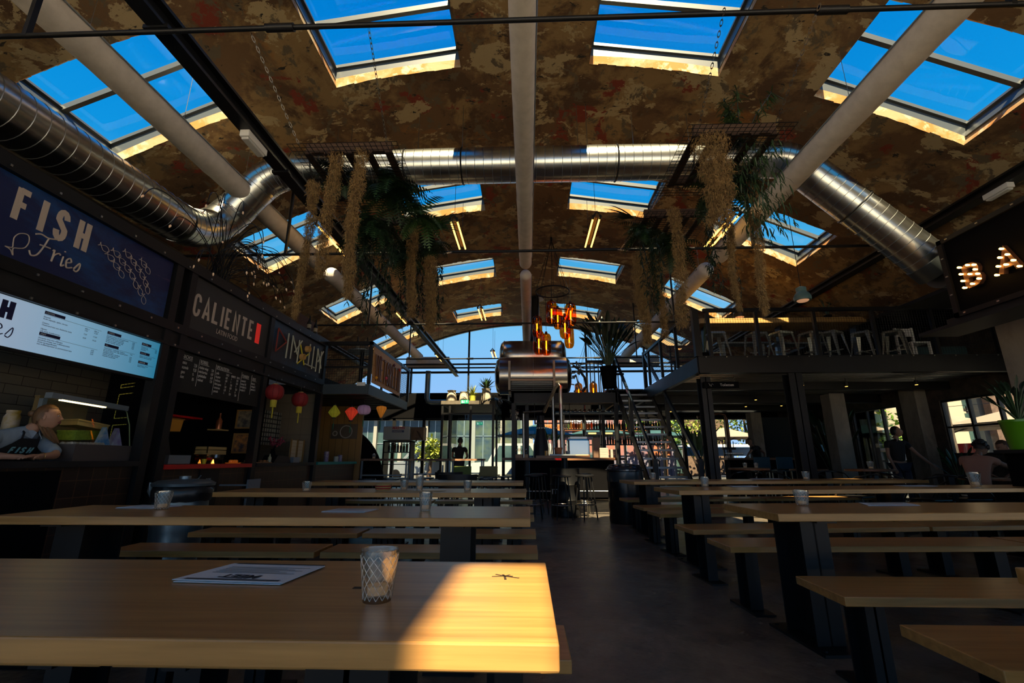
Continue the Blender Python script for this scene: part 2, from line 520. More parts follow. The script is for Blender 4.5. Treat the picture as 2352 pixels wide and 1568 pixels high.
# glazed gable at the far end, and an unseen one behind the viewer, glazed to let daylight in
def gable(Y, idx, front=False):
    f = MB(); g = MB(); w2 = MB()
    n = 40; X0 = 7.55
    if not front:
        w2.bx(-7.6, 10.2, Y - .08, Y + .12, 2.72, 3.72)
        w2.bx(7.5, 10.2, Y - .05, Y + .1, 3.6, 4.1)
        for (a, c) in ((-7.6, -7.1), (9.3, 10.2)): w2.bx(a, c, Y - .05, Y + .1, 0, 2.8)
        struct('wall_back', w2, BLK2)
    z0 = 3.7 if not front else 0
    zt = lambda x: vz(x) + .05
    for i in range(n):
        x0 = -X0 + 2 * X0 * i / n; x1 = -X0 + 2 * X0 * (i + 1) / n
        f.add([(x0, Y - .06, zt(x0) - .09), (x1, Y - .06, zt(x1) - .09), (x1, Y - .06, zt(x1)), (x0, Y - .06, zt(x0)), (x0, Y + .06, zt(x0) - .09), (x1, Y + .06, zt(x1) - .09), (x1, Y + .06, zt(x1)), (x0, Y + .06, zt(x0))],
              [(0, 1, 2, 3), (7, 6, 5, 4), (0, 4, 5, 1)])
        g.add([(x0, Y, z0), (x1, Y, z0), (x1, Y, zt(x1)), (x0, Y, zt(x0))], [(0, 1, 2, 3)])
    for x in (-6.2, -4.95, -2.5, 0.02, 2.5, 4.95, 6.2): f.bx(x - .035, x + .035, Y - .06, Y + .06, z0, zt(x) - .02)
    f.bx(-X0, X0, Y - .05, Y + .05, z0, z0 + .06)
    f.bx(-X0, X0, Y - .04, Y + .04, 4.6, 4.64)
    o = struct('window_%d' % idx, f, BLK); g.build('pane', PANE, o)
gable(19.0, 22)
gable(-6.5, 23, True)
# ground-floor shopfront below the far gable
f = MB(); g = MB()
for x in (-7.1, -5.55, -4.3, -3.45, -1.0, -.1, 1.15, 2.3, 3.6, 4.9, 6.3, 7.1, 8.05, 9.3):
    f.bx(x - .06, x + .06, 18.95, 19.1, 0, 2.75)
f.bx(-7.1, 9.3, 18.95, 19.08, 2.62, 2.75); f.bx(-7.1, 9.3, 18.95, 19.08, 0, .12)
g.bx(-7.1, 9.3, 19.02, 19.03, .1, 2.7)
o = struct('window_24', f, BLK); g.build('pane', PANE, o)
# ================================================================ ducts, rods, beams
def ductpath(name, parent, pts, r, n=28, every=.135, mt=None):
    """a spiral-seam duct along a polyline, with a raised seam every few centimetres"""
    P = [Vector(p) for p in pts]
    b = MB(); b.tube(P, r, n)
    o = b.build(name, GALV, parent, True)
    s = MB(); acc = 0; nxt = every * .5
    for i in range(len(P) - 1):
        d = P[i + 1] - P[i]; L = d.length; dn = d.normalized()
        q = Vector((0, 0, 1)).rotation_difference(dn).to_matrix()
        while nxt < acc + L:
            c = P[i] + dn * (nxt - acc)
            s.ring(c, r + .001, .0035, n, 4, q)
            nxt += every
        acc += L
    s.build('seam', GALVS, o, True)
    return o
def arcpts(p0, p1, p2, n=7):
    p0, p1, p2 = Vector(p0), Vector(p1), Vector(p2)
    return [p0 * (1 - t) ** 2 + p1 * 2 * t * (1 - t) + p2 * t * t for t in [k / n for k in range(n + 1)]]
DR = .275
dt = thing('ventilation_duct', 'large spiral-seamed galvanised duct crossing under the vault and bending down at both ends', 'duct', (0, 6.3, 5.58))
ductpath('main_run', dt, [(-3.55, 6.3, 5.58), (3.85, 6.3, 5.58)], DR)
ductpath('elbow', dt, arcpts((3.85, 6.3, 5.58), (4.12, 6.3, 5.58), (4.36, 6.3, 5.34), 4), DR, every=.09)
ductpath('sloping_run', dt, [(4.36, 6.3, 5.34), (5.80, 6.3, 3.86)], DR)
ductpath('elbow', dt, arcpts((-3.55, 6.3, 5.58), (-4.0, 6.3, 5.58), (-4.25, 6.3, 5.33), 5), DR, every=.09)
ductpath('sloping_run', dt, [(-4.25, 6.3, 5.33), (-4.62, 6.3, 4.86)], DR, every=.16)
ductpath('elbow', dt, arcpts((-4.62, 6.3, 4.86), (-4.95, 6.25, 4.35), (-4.78, 5.45, 4.2), 6) , DR, every=.15)
ductpath('side_run', dt, [(-4.78, 5.45, 4.2), (-4.72, 1.0, 4.02)], DR)
q = Matrix.Rotation(PI / 2, 3, 'Y')
for x in (-3.35, -1.9, -1.0, 1.42, 2.55):
    b = MB(); b.ring((x, 6.3, 5.58), DR + .006, .012, 28, 5, q); b.build('clamp_band', BLK, dt, True)
b = MB(); b.ring((4.95, 6.3, 4.73), DR + .006, .012, 28, 5, Matrix.Rotation(PI / 4 + PI / 2, 3, 'Y')); b.build('clamp_band', BLK, dt, True)
for x in (-3.08, -2.85, -1.74, -1.02, .84, .99, 1.72, 2.6):
    b = MB(); b.tube([(x, 6.3, 5.84), (x, 6.3, vz(x) + .02)], .006, 5); b.build('hanger_wire', STEEL, dt)
b = MB(); b.tube([(5.80, 6.3, 3.86), (5.95, 6.3, 3.70)], .29, 28); b.tube([(5.95, 6.3, 3.72), (6.6, 6.3, 3.72)], [.285, .285], 28)
b.build('collar', mat('dark_collar', (.10, .12, .13), .45, .8), dt, True)

# white fabric ducts along the hall
def fabric(X, z, y0, y1, r, lab):
    t = thing('fabric_duct', lab, 'duct', (X, y0, z), 'white fabric air ducts')
    P = []; n = 12
    prof = []
    L = y1 - y0
    m = int(L / .12)
    pts = []; rs = []
    for k in range(4): a = PI / 2 * k / 4; pts.append((X, y0 + r * (1 - math.cos(a)) , z)); rs.append(max(.004, r * math.sin(a)))
    for k in range(m + 1):
        y = y0 + r + (L - 2 * r) * k / m
        pts.append((X, y, z)); rs.append(r * (1 + .012 * math.sin(k * 1.9) + (.02 if k % 9 == 0 else 0)))
    for k in range(1, 5): a = PI / 2 * k / 4; pts.append((X, y1 - r + r * math.sin(a), z)); rs.append(max(.004, r * math.cos(a)))
    b = MB(); b.tube(pts, rs, 24); b.build('sleeve', FABRIC, t, True)
    y = y0 + .6
    while y < y1:
        b = MB(); b.tube([(X + r * .2, y, z + r * .9), (X + r * .2, y, vz(X) + .03)], .004, 4); y += 1.3
        b.build('suspension_wire', STEEL, t)
    b = MB()
    b.tube([(X + (r + .01) * (1 if X <= 0 else -1), y0 + .2, z + .05), (X + (r + .01) * (1 if X <= 0 else -1), y1 - .3, z + .05)], .008, 5)
    b.build('rail', GREY, t)
fabric(-.02, 5.10, -1.0, 9.1, .128, 'white fabric duct running down the ridge line towards the viewer')
fabric(-.02, 5.10, 9.5, 18.2, .128, 'white fabric duct on the ridge line beyond the gap, ending above the steel tanks')
fabric(-4.42, 5.10, -1.0, 8.9, .17, 'white fabric duct on the left crossing in front of the first rooflight')
fabric(-4.42, 5.10, 9.3, 18.2, .17, 'white fabric duct on the left beyond the gap, above the balcony')
fabric(3.95, 5.10, -1.0, 8.9, .17, 'white fabric duct on the right crossing in front of the metal duct elbow')
fabric(3.95, 5.10, 9.3, 18.2, .17, 'white fabric duct on the right beyond the gap, above the mezzanine corner')
for X, lab in ((-4.0, 'white cross duct at the left foot of the far gable'), (4.35, 'white cross duct at the right foot of the far gable')):
    b = MB(); s = -1 if X < 0 else 1
    b.tube([(X - .75 * s, 18.45, 4.95), (X + 1.0 * s, 18.45, 4.95)], .25, 20)
    tag(b.build('fabric_duct', FABRIC, None, True), lab, 'duct', 'white cross ducts at the far gable')

# tie rods
ROD = [(2.75, .020, 'nearest black tie rod crossing the top of the view'), (6.73, .022, 'second black tie rod, passing below the big metal duct'), (10.75, .022, 'third black tie rod, passing in front of the amber lamp cluster'), (14.75, .022, 'farthest black tie rod, in front of the glazed gable')]
for i, (y, r, lab) in enumerate(ROD):
    t = thing('tie_rod', lab, 'tie rod', (0, y, 4.3), 'black tie rods across the vault')
    b = MB(); b.tube([(-6.9, y, 4.3), (6.9, y, 4.3)], r, 10)
    for x in (-1.9, 2.3): b.tube([(x - .11, y, 4.3), (x + .11, y, 4.3)], r + .012, 10)
    b.build('rod', BLK, t, True)
    for x in (-3.95, 3.6):
        b = MB(); b.bx(x - .018, x + .018, y - .02, y + .02, 4.29, vz(x) + .03); b.build('hanger', BLK, t)
# long steel beams lying on the tie rods
t = thing('steel_beam', 'black steel lighting beam running down the hall on the left of the ridge', 'beam', (-2.88, 0, 4.4))
b = MB(); b.bx(-2.95, -2.81, -1, 18.3, 4.33, 4.36); b.bx(-2.89, -2.87, -1, 18.3, 4.36, 4.49); b.bx(-2.95, -2.81, -1, 18.3, 4.49, 4.52)
b.build('beam', BLK, t)
b = MB()
for y in (2.75, 6.73, 10.75, 14.75, 4.6, 8.6): b.bx(-2.98, -2.78, y - .03, y + .03, 4.31, 4.345)
b.build('clamp', BLK, t)
t = thing('steel_beam', 'black steel beam along the right foot of the vault', 'beam', (6.45, 0, 4.75))
b = MB(); b.bx(6.38, 6.56, -1, 18.3, 4.62, 4.65); b.bx(6.46, 6.48, -1, 18.3, 4.65, 4.74); b.bx(6.38, 6.54, -1, 18.3, 4.73, 4.76); b.build('beam', BLK, t)
t = thing('steel_beam', 'black steel beam along the left foot of the vault behind the metal duct', 'beam', (-6.45, 0, 4.75))
b = MB(); b.bx(-6.56, -6.38, -1, 18.3, 4.62, 4.65); b.bx(-6.48, -6.46, -1, 18.3, 4.65, 4.74); b.bx(-6.54, -6.38, -1, 18.3, 4.73, 4.76); b.build('beam', BLK, t)
for (x, y, z, lab) in ((-2.88, 4.05, 4.27, 'white emergency light box on the black left beam'), (6.42, 5.7, 4.55, 'white emergency light box on the black right beam')):
    t = thing('emergency_light', lab, 'emergency light', (x, y, z))
    b = MB(); b.bx(x - .05, x + .05, y - .17, y + .17, z - .01, z + .065); b.build('housing', WHITE, t, bevel=.008)
    b = MB(); b.bx(x - .04, x + .04, y - .15, y + .15, z - .035, z - .01); b.build('diffuser', mat('frost', (.6, .6, .58), .4), t, bevel=.01)
# ================================================================ tables and benches
def ibeam(b, x, y, z0, z1, wx, dy, t_=.012):
    """I-section upright: flanges face -Y and +Y"""
    b.bx(x - wx / 2, x + wx / 2, y - dy / 2, y - dy / 2 + t_, z0, z1)
    b.bx(x - wx / 2, x + wx / 2, y + dy / 2 - t_, y + dy / 2, z0, z1)
    b.bx(x - t_ / 2, x + t_ / 2, y - dy / 2, y + dy / 2, z0, z1)
def make_table(L, W, lab, grp):
    t = thing('dining_table', lab, 'table', (0, 0, 0), grp)
    b = MB(); b.bx(0, L, -W / 2, W / 2, .706, .75); b.build('tabletop', OAK, t, bevel=.004)
    for x in (.32, L - .42):
        b = MB(); ibeam(b, x, 0, .016, .706, .17, .28); b.bx(x - .13, x + .13, -.26, .26, 0, .016)
        for sx_ in (-.1, .1):
            for sy in (-.22, .22): b.lathe([(.012, .016), (.012, .026)], (x + sx_, sy, 0), 6)
        b.bx(x - .06, x + .06, -.26, .26, .69, .706)
        b.build('leg', BLK, t)
    return t
def make_bench(L, W):
    t = thing('bench', '', 'bench', (0, 0, 0))
    b = MB(); b.bx(0, L, -W / 2, W / 2, .41, .45); b.build('seat', OAK, t, bevel=.004)
    for x in (.2, L - .2):
        b = MB(); ibeam(b, x, 0, .014, .41, .09, .16, .01); b.bx(x - .07, x + .07, -.19, .19, 0, .014); b.bx(x - .04, x + .04, -.15, .15, .4, .41)
        b.build('leg', BLK, t)
    return t
tb = make_table(2.98, .63, '', 'long oak tables left of the aisle')
arrange(tb, [((-2.93, 1.185, 0), 0, 'nearest oak table on the left, with the sunlit end and a ribbed tumbler'),
    ((-2.97, 2.87, 0), 0, 'second oak table left of the aisle, with two tumblers and two menus'),
    ((-3.0, 4.76, 0), 0, 'third oak table left of the aisle, with the red woven basket on it'),
    ((-3.05, 6.72, 0), 0, 'farthest oak table left of the aisle, bare top in front of the bar stools')], 'long oak tables left of the aisle')
b = MB()
for k in range(7):
    a = k * 2.4; L = .022 + .012 * (k % 3); b.bar((-.065, 1.325, .7504), (-.065 + L * math.cos(a), 1.325 + L * .8 * math.sin(a), .7504), .006, .0006)
b.cb((-.41, 1.20, .7504), (.03, .016, .0006))
KN = b.build('knot', mat('dark_knot', (.02, .012, .006), .7), None)
KN.parent = tb
for v_ in KN.data.vertices: v_.co -= Vector(tb.location)
tr = make_table(4.6, .63, '', 'long oak tables right of the aisle')
arrange(tr, [((1.40, 1.17, 0), 0, 'nearest oak table right of the aisle, only its corner in view'),
    ((1.40, 3.13, 0), math.radians(4.5), 'second oak table right of the aisle, with a square tumbler and a menu'),
    ((1.46, 5.14, 0), math.radians(8), 'third oak table right of the aisle, with menus and a glass at each end'),
    ((1.44, 7.05, 0), math.radians(8), 'farthest oak table right of the aisle, beside the foot of the stairs')], 'long oak tables right of the aisle')
bn = make_bench(1.46, .31)
pl = []
lname = {0: 'nearest', 1: 'second', 2: 'third', 3: 'farthest'}
for i, yc in enumerate((1.185, 2.87, 4.76, 6.72)):
    for s, nm in ((-1, 'near'), (1, 'far')):
        y = yc + s * .545 + (.0 if s > 0 else -.0)
        if i == 0 and s < 0: continue
        if i == 0: y = 1.77
        for x, e_ in ((-1.42, 'aisle end'), (-2.92, 'stall end')):
            pl.append(((x + (.09 if i == 0 else .02), y, 0), 0, 'oak bench on the %s side of the %s left table, at its %s' % (nm, lname[i], e_)))
arrange(bn, pl, 'oak benches left of the aisle')
bn2 = make_bench(2.26, .39)
pl = []
for yc, s, r_, x0, nm in ((1.17, 1, 0, 1.39, 'far side of the nearest'), (3.13, -1, 0, 1.42, 'near side of the second'), (3.13, 1, 3.0, 1.42, 'far side of the second'),
                      (5.14, -1, 7, 1.42, 'near side of the third'), (5.14, 1, 8, 1.47, 'far side of the third'), (7.05, -1, 8, 1.45, 'near side of the farthest'), (7.05, 1, 8, 1.5, 'far side of the farthest')):
    off = .61
    a = math.radians(r_)
    for k, e_ in ((0, 'aisle end'), (1, 'wall end')):
        x = x0 + k * 2.29 * math.cos(a); y = yc + s * off + k * 2.29 * math.sin(a)
        pl.append(((x, y, 0), a, 'oak bench on the %s right table, at its %s' % (nm, e_)))
arrange(bn2, pl, 'oak benches right of the aisle')
# tumblers with a tea light
CUT = mat('cut_glass_ridge', (.62, .58, .52), .12, spec=.8)
def tumbler(h, r0, r1, facets, kind):
    t = thing('candle_glass', '', 'glass', (0, 0, 0))
    b = MB(); n = facets * 2
    rows = 9; vs_ = []
    for j in range(rows + 1):
        z = h * j / rows; r = r0 + (r1 - r0) * j / rows
        for k in range(n):
            rr = r * (1 + (.07 if (j + k) % 2 and 0 < j < rows else 0)) if kind else r
            a = 2 * PI * k / n
            vs_.append((rr * math.cos(a), rr * math.sin(a), z))
    fs = [(j * n + k, j * n + (k + 1) % n, (j + 1) * n + (k + 1) % n, (j + 1) * n + k) for j in range(rows) for k in range(n)]
    fs.append(tuple(range(n - 1, -1, -1)))
    b.add(vs_, fs)
    b.lathe([(r1 * .93, h), (r0 * .88, .012), (.001, .010)], (0, 0, 0), n)
    b.ring((0, 0, h), r1 * .965, r1 * .035, n, 5)
    b.build('tumbler', CLEAR, t, True)
    b = MB()
    for k in range(14):
        for sg in (-1, 1):
            b.tube([((r0 + (r1 - r0) * j / 8 + .0005) * math.cos(2 * PI * k / 14 + sg * j * .22), (r0 + (r1 - r0) * j / 8 + .0005) * math.sin(2 * PI * k / 14 + sg * j * .22), .006 + (h - .016) * j / 8) for j in range(9)], .0009, 4)
    b.build('cut_pattern', CUT, t, True)
    b = MB(); b.lathe([(r0 * .72, .014), (r0 * .74, h * .30), (.001, h * .31)], (0, 0, 0), 16); b.build('tea_light', WAX, t, True)
    return t
tu = tumbler(.105, .030, .041, 16, 1)
arrange(tu, [((-.335, 1.10, .75), 0, 'diamond-cut tumbler on the nearest left table', (1, 1, 1)),
    ((-2.27, 2.91, .75), .3, 'frosted tumbler beside the bin end of the second left table', (1.15, 1.15, 1.05)), ((-.62, 2.88, .75), .8, 'cut glass tumbler near the aisle end of the second left table', (.95, .95, 1.05)),
    ((-2.15, 4.56, .75), .1, 'glowing tumbler at the stall end of the third left table', (1.05, 1.05, .9)), ((-1.25, 4.76, .75), .5, 'cut tumbler beside the woven basket', (1, 1, .95)),
    ((-1.08, 4.70, .75), 0, 'tall clear tumbler beside the kraft napkins', (1, 1, 1.45)), ((-.59, 4.62, .75), .7, 'tumbler with a lit tea light at the aisle end of the third left table', (1, 1, .98)),
    ((1.84, 3.30, .75), .2, 'square-cut tumbler on the second right table', (1.12, 1.12, .95)), ((1.99, 5.44, .75), .3, 'tumbler with a pale candle at the aisle end of the third right table', (1.1, 1.1, 1.05)),
    ((1.90, 7.30, .75), .3, 'small clear tumbler at the aisle end of the farthest right table', (1.1, 1.1, 1.0)), ((5.2, 5.72, .75), .6, 'large frosted tumbler at the wall end of the third right table', (1.5, 1.5, 1.5)),
    ((4.3, 7.5, .75), .6, 'tumbler with a white candle halfway along the farthest right table', (1.3, 1.3, 1.15))], 'tumblers with tea lights on the oak tables')
# menus
def menu(pts, z, lab, big=False):
    (x0, y0), (x1, y1), (x2, y2), (x3, y3) = pts
    cx_, cy_ = (x0 + x1 + x2 + x3) / 4, (y0 + y1 + y2 + y3) / 4
    t = thing('menu_sheet', lab, 'menu', (cx_, cy_, z), 'paper menus on the oak tables')
    for k in range(2):
        b = MB(); q = [(px + rnd.uniform(-.006, .006), py + rnd.uniform(-.006, .006)) for px, py in pts]
        b.add([(px, py, z + .0015 + k * .003) for px, py in q] + [(px, py, z + .003 + k * .003) for px, py in q], [(3, 2, 1, 0), (4, 5, 6, 7), (0, 1, 5, 4), (1, 2, 6, 5), (2, 3, 7, 6), (3, 0, 4, 7)])
        o = b.build('sheet', PAPER, t)
    e1 = Vector((x1 - x0, y1 - y0, 0)); e2 = Vector((x3 - x0, y3 - y0, 0)); p0 = Vector((x0, y0, z + .0066))
    b = MB()
    def strip(u0, u1, v0, v1): b.quad(*[p0 + e1 * u + e2 * v for u, v in ((u0, v0), (u1, v0), (u1, v1), (u0, v1))])
    strip(.06, .94, .05, .11)
    strip(.04, .96, .93, .985)
    for k in range(7): strip(.1, .9 - .1 * (k % 3), .42 + k * .055, .435 + k * .055)
    b.build('print', INK, t)
    if big:
        # headline is read from the far side of the table
        text('lettering', 'MEET', p0 + e1 * .68 + e2 * .28 + Vector((0, 0, .001)), .045, -e1, -e2, INK, t, .0003, bold=.001, align='LEFT')
menu([(-.90, 1.235), (-.61, 1.215), (-.585, 1.40), (-.86, 1.43)], .75, 'folded paper menu in front of the diamond-cut tumbler', True)
menu([(-2.62, 2.98), (-2.36, 2.95), (-2.30, 3.12), (-2.60, 3.15)], .75, 'menu by the tumbler at the bin end of the second left table')
menu([(-1.22, 2.80), (-.95, 2.78), (-.93, 2.95), (-1.18, 2.96)], .75, 'menu in the middle of the second left table')
menu([(2.26, 3.28), (2.62, 3.31), (2.66, 3.50), (2.34, 3.48)], .75, 'menu on the second right table')
menu([(2.30, 5.45), (2.62, 5.50), (2.60, 5.68), (2.30, 5.62)], .75, 'menu beside the pale candle tumbler on the third right table')
menu([(4.3, 5.60), (4.72, 5.66), (4.72, 5.86), (4.32, 5.80)], .75, 'menu towards the wall end of the third right table')
menu([(2.15, 7.35), (2.5, 7.4), (2.48, 7.6), (2.15, 7.55)], .75, 'menu at the aisle end of the farthest right table')
menu([(3.55, 7.55), (4.0, 7.6), (3.98, 7.8), (3.55, 7.75)], .75, 'menu beside the white candle on the farthest right table')
# woven basket, napkins
t = thing('bread_basket', 'small woven red and straw basket on the third left table', 'basket', (-1.45, 4.72, .75))
b = MB(); STR = mat('straw', (.50, .30, .10), .8); RW = mat('red_weave', (.35, .01, .02), .8)
for k in range(5): b.cur = k % 2; b.ring((-1.45, 4.72, .762 + k * .011), .068 + k * .002, .0075, 20, 6)
b.cur = 0; b.lathe([(.066, .755), (.001, .756)], (-1.45, 4.72, 0), 20)
b.build('basket', [STR, RW], t, True)
KR = mat('kraft_paper', (.52, .36, .18), .8)
for x, y, lab in ((-1.32, 4.60, 'kraft napkin leaning under the woven basket'), (-1.0, 4.58, 'kraft napkin under the tall clear tumbler')):
    b = MB(); b.add([(x - .16, y - .02, .7515), (x + .13, y - .05, .7515), (x + .2, y + .05, .756), (x - .08, y + .09, .7515), (x - .16, y - .02, .7545), (x + .13, y - .05, .7545), (x + .2, y + .05, .759), (x - .08, y + .09, .7545)],
        [(3, 2, 1, 0), (4, 5, 6, 7), (0, 1, 5, 4), (1, 2, 6, 5), (2, 3, 7, 6), (3, 0, 4, 7)])
    tag(b.build('paper_napkin', KR), lab, 'napkin')
# ================================================================ stalls along the left
def ell(cx_, cy_, rx, ry, a0, a1, n=10): return [(cx_ + rx * math.cos(math.radians(a0 + (a1 - a0) * k / n)), cy_ + ry * math.sin(math.radians(a0 + (a1 - a0) * k / n))) for k in range(n + 1)]
GL = {'F': [[(0, 0), (0, 1)], [(0, .93), (.9, .93)], [(0, .5), (.75, .5)]], 'I': [[(.5, 0), (.5, 1)]],
 'S': [[(.95, .72)] + ell(.5, .74, .42, .2, 10, 180, 6) + [(.08, .66), (.9, .36)] + ell(.5, .25, .42, .2, 0, -170, 6) + [(.06, .3)]],
 'H': [[(.05, 0), (.05, 1)], [(.95, 0), (.95, 1)], [(.05, .5), (.95, .5)]], 'C': [[(.92, .68)] + ell(.5, .74, .42, .22, 0, 180, 8) + ell(.5, .25, .42, .22, 180, 360, 8) + [(.92, .34)]],
 'A': [[(0, 0), (.5, 1), (1, 0)], [(.2, .28), (.8, .28)]], 'L': [[(.05, 1), (.05, .05), (.95, .05)]], 'E': [[(.85, .95), (.08, .95), (.08, .05), (.85, .05)], [(.08, .5), (.7, .5)]],
 'N': [[(.05, 0), (.05, 1), (.95, 0), (.95, 1)]], 'T': [[(.5, 0), (.5, 1)], [(0, .95), (1, .95)]], 'B': [[(.08, 0), (.08, 1)], [(.08, .95), (.5, .95)] + ell(.5, .73, .35, .22, 90, -90, 6) + [(.08, .5)], [(.5, .5)] + ell(.5, .27, .42, .23, 90, -90, 6) + [(.08, .04)]],
 'M': [[(.0, 0), (.0, 1), (.5, .35), (1, 1), (1, 0)]], 'U': [[(.05, 1), (.05, .0)], [(.95, 1), (.95, .0)], [(.0, .1), (1, .1)]], 'V': [[(0, 1), (.5, 0), (1, 1)]], 'G': [[(.92, .72)] + ell(.5, .72, .42, .24, 10, 180, 6) + ell(.5, .26, .42, .24, 180, 360, 6) + [(.92, .45), (.55, .45)]],
 'R': [[(.08, 0), (.08, 1)], [(.08, .95), (.5, .95)] + ell(.5, .73, .38, .22, 90, -90, 6) + [(.08, .5)], [(.4, .5), (.95, 0)]], 'D': [[(.02, 0), (.02, 1), (.98, .45), (.02, 0)]]}
def ribbon(b, pts, th, n, z0, z1):
    """a mitred flat stroke of width th, extruded from z0 to z1 along n"""
    P = [Vector(p) for p in pts]; Lf, Rt = [], []
    closed = (P[0] - P[-1]).length < 1e-6
    if closed: P = P[:-1]
    N_ = len(P)
    for i in range(N_):
        a = P[i] - P[i - 1] if (i or closed) else P[1] - P[0]
        c = P[(i + 1) % N_] - P[i] if (i < N_ - 1 or closed) else a
        if a.length < 1e-7: a = c
        if c.length < 1e-7: c = a
        a, c = a.normalized(), c.normalized(); na, nc = n.cross(a), n.cross(c)
        m = (na + nc); m = m.normalized() if m.length > .2 else na
        k = min(1.5, 1 / max(.3, m.dot(na))); Lf.append(P[i] + m * th / 2 * k); Rt.append(P[i] - m * th / 2 * k)
    vs_ = [p + n * z0 for p in Lf] + [p + n * z0 for p in Rt] + [p + n * z1 for p in Lf] + [p + n * z1 for p in Rt]; fs = []
    for i in range(N_ if closed else N_ - 1):
        j = (i + 1) % N_; A, B_, C_, D_ = i, N_ + i, 2 * N_ + i, 3 * N_ + i; a2, b2, c2, d2 = j, N_ + j, 2 * N_ + j, 3 * N_ + j
        fs += [(C_, D_, d2, c2), (A, a2, b2, B_), (A, C_, c2, a2), (B_, b2, d2, D_)]
    if not closed: fs += [(0, N_, 3 * N_, 2 * N_), (N_ - 1, 3 * N_ - 1, 4 * N_ - 1, 2 * N_ - 1)]
    b.add(vs_, fs)
def word(b, s, org, right, up, wd, h, gap, th, dep, off=0.0):
    """block lettering: strokes of width th standing off a panel by dep"""
    o = Vector(org); r = Vector(right); u = Vector(up); n = r.cross(u); c_ = 0
    for ch in s:
        if ch == 'I': o = o - r * (wd * .5 - th * .5)
        if ch != ' ':
            for st in GL[ch]:
                c_ += 1
                pts = [o + r * (th * .5 + x * (wd - th)) + u * (y * h) for x, y in st]
                q = [pts[0]]
                for p in pts[1:]:
                    if (p - q[-1]).length > .002: q.append(p)
                ribbon(b, q, th, n, off, off + dep + .0005 * (c_ % 5))
        o = o + r * ((wd if ch != 'I' else wd * .5 + th * .5) + gap)
RT, UPV = (0, 1, 0), (0, 0, 1)      # reading direction of everything on the stall fronts: away from the viewer
XF = -4.0
BROWN = tiles('brown_tiles', (.030, .016, .010), (.022, .012, .008), (.10, .045, .02), 1.0, .145, .145, .004, .35, 'yz', 0)
CTILE = tiles('cream_tiles', (.15, .125, .09), (.12, .10, .075), (.03, .02, .015), 1.0, .3, .1, .004, .35, 'yz')
CTX = tiles('cream_tiles_side', (.15, .125, .09), (.12, .10, .075), (.03, .02, .015), 1.0, .3, .1, .004, .35, 'xz')
BEIGE = tiles('beige_panels', (.20, .16, .11), (.18, .15, .10), (.10, .08, .05), 1.0, .25, .3, .003, .5, 'xz', 0)
BEIGY = tiles('beige_panels_back', (.20, .16, .11), (.18, .15, .10), (.10, .08, .05), 1.0, .25, .3, .003, .5, 'yz', 0)
t = thing('stall_framework', 'black bolted steel framework along the front of the food stalls', 'stall front', (XF, 5, 0))
for y in (.9, 2.72, 4.70, 4.93, 6.66, 8.60):
    b = MB(); b.bx(XF - .06, XF + .05, y - .05, y + .05, 0, 3.3); b.build('post', BLK, t)
for (z0, z1) in ((3.20, 3.32), (2.44, 2.54), (2.27, 2.30)):
    b = MB(); b.bx(XF - .05, XF + .06, .9, 8.6, z0, z1); b.build('beam', BLK, t)
b = MB(); b.bx(XF - .03, XF + .03, .9, 8.6, 2.30, 2.44); b.build('fascia', DARK, t)
b = MB()
for y in [1.0 + .38 * k for k in range(20)]:
    for z in (3.23, 2.49, 2.29): b.cb((XF + .065, y, z), (.012, .018, .018))
b.build('bolt', STEEL, t)['kind'] = 'stuff'
# roof, back and dividing walls of the stalls
t = thing('stall_shell', 'dark back walls and roof behind the stall fronts', 'stall', (-5.3, 5, 0))
b = MB(); b.bx(-6.2, XF - .05, .9, 8.6, 3.1, 3.2); b.build('roof', BLK2, t)
b = MB(); b.bx(-5.36, -5.30, .9, 5.6, 0, 3.1); b.build('back_wall', CTILE, t, label='cream brick-tiled back wall of the fish stall')
b = MB(); b.bx(-5.72, -5.66, 5.5, 6.9, 0, 3.1); b.build('back_wall', BLK2, t)
b = MB(); b.bx(-5.72, -5.66, 6.9, 10.8, 0, 3.1); b.build('back_wall', BEIGY, t)
b = MB(); b.bar((XF - .08, 4.98, 1.55), (-5.33, 5.58, 1.55), .05, 3.1); b.build('divider', BLK2, t)
b = MB(); b.bx(-5.7, XF - .02, 6.84, 6.88, 0, 3.1); b.build('divider', BLK2, t)
b = MB(); b.bx(-5.7, XF - .02, 8.62, 8.68, 0, 2.3); b.build('divider', BEIGE, t, label='beige panelled divider beside the dim sum stall')
b = MB(); b.bx(-5.7, -3.9, 10.75, 10.82, 0, 2.3)
b.build('divider', tiles('pine_boards', (.30, .17, .05), (.26, .14, .04), (.05, .02, .01), 1.0, .16, 3.0, .004, .5, 'xz', 0), t, label='yellow pine board wall at the end of the stalls')
# counters
def counter(y0, y1, topm, lab, z=1.0, basem=BROWN, xf=XF):
    t = thing('stall_counter', lab, 'counter', (xf - .25, (y0 + y1) / 2, 0))
    b = MB(); b.bx(xf - .5, xf, y0, y1, 0, z - .05); b.build('base', basem, t)
    b = MB(); b.bx(xf - .55, xf + .06, y0, y1, z - .05, z); b.build('worktop', topm, t)
    return t
ct = counter(.9, 4.64, DARK, 'fish stall counter with brown tiled front and a black door panel', 1.035)
b = MB(); b.bx(XF, XF + .02, 3.30, 3.90, .05, .96); b.build('door', BLK2, ct)
ct = counter(4.99, 6.60, RED, 'Latin food stall counter with a red edge and brown tiles', .995)
b = MB(); b.bx(XF, XF + .015, 5.62, 5.98, .02, .93); b.build('door', BLK, ct)
text('lettering', 'DORE', (XF + .016, 5.74, .80), .035, RT, UPV, CHALK, ct, .0005)
counter(6.72, 8.54, DARK, 'dim sum stall counter with a dark top', 1.0)
counter(8.70, 10.7, mat('teal_edge', (.0, .22, .20), .4), 'counter with a teal edge under the balcony', 1.005)
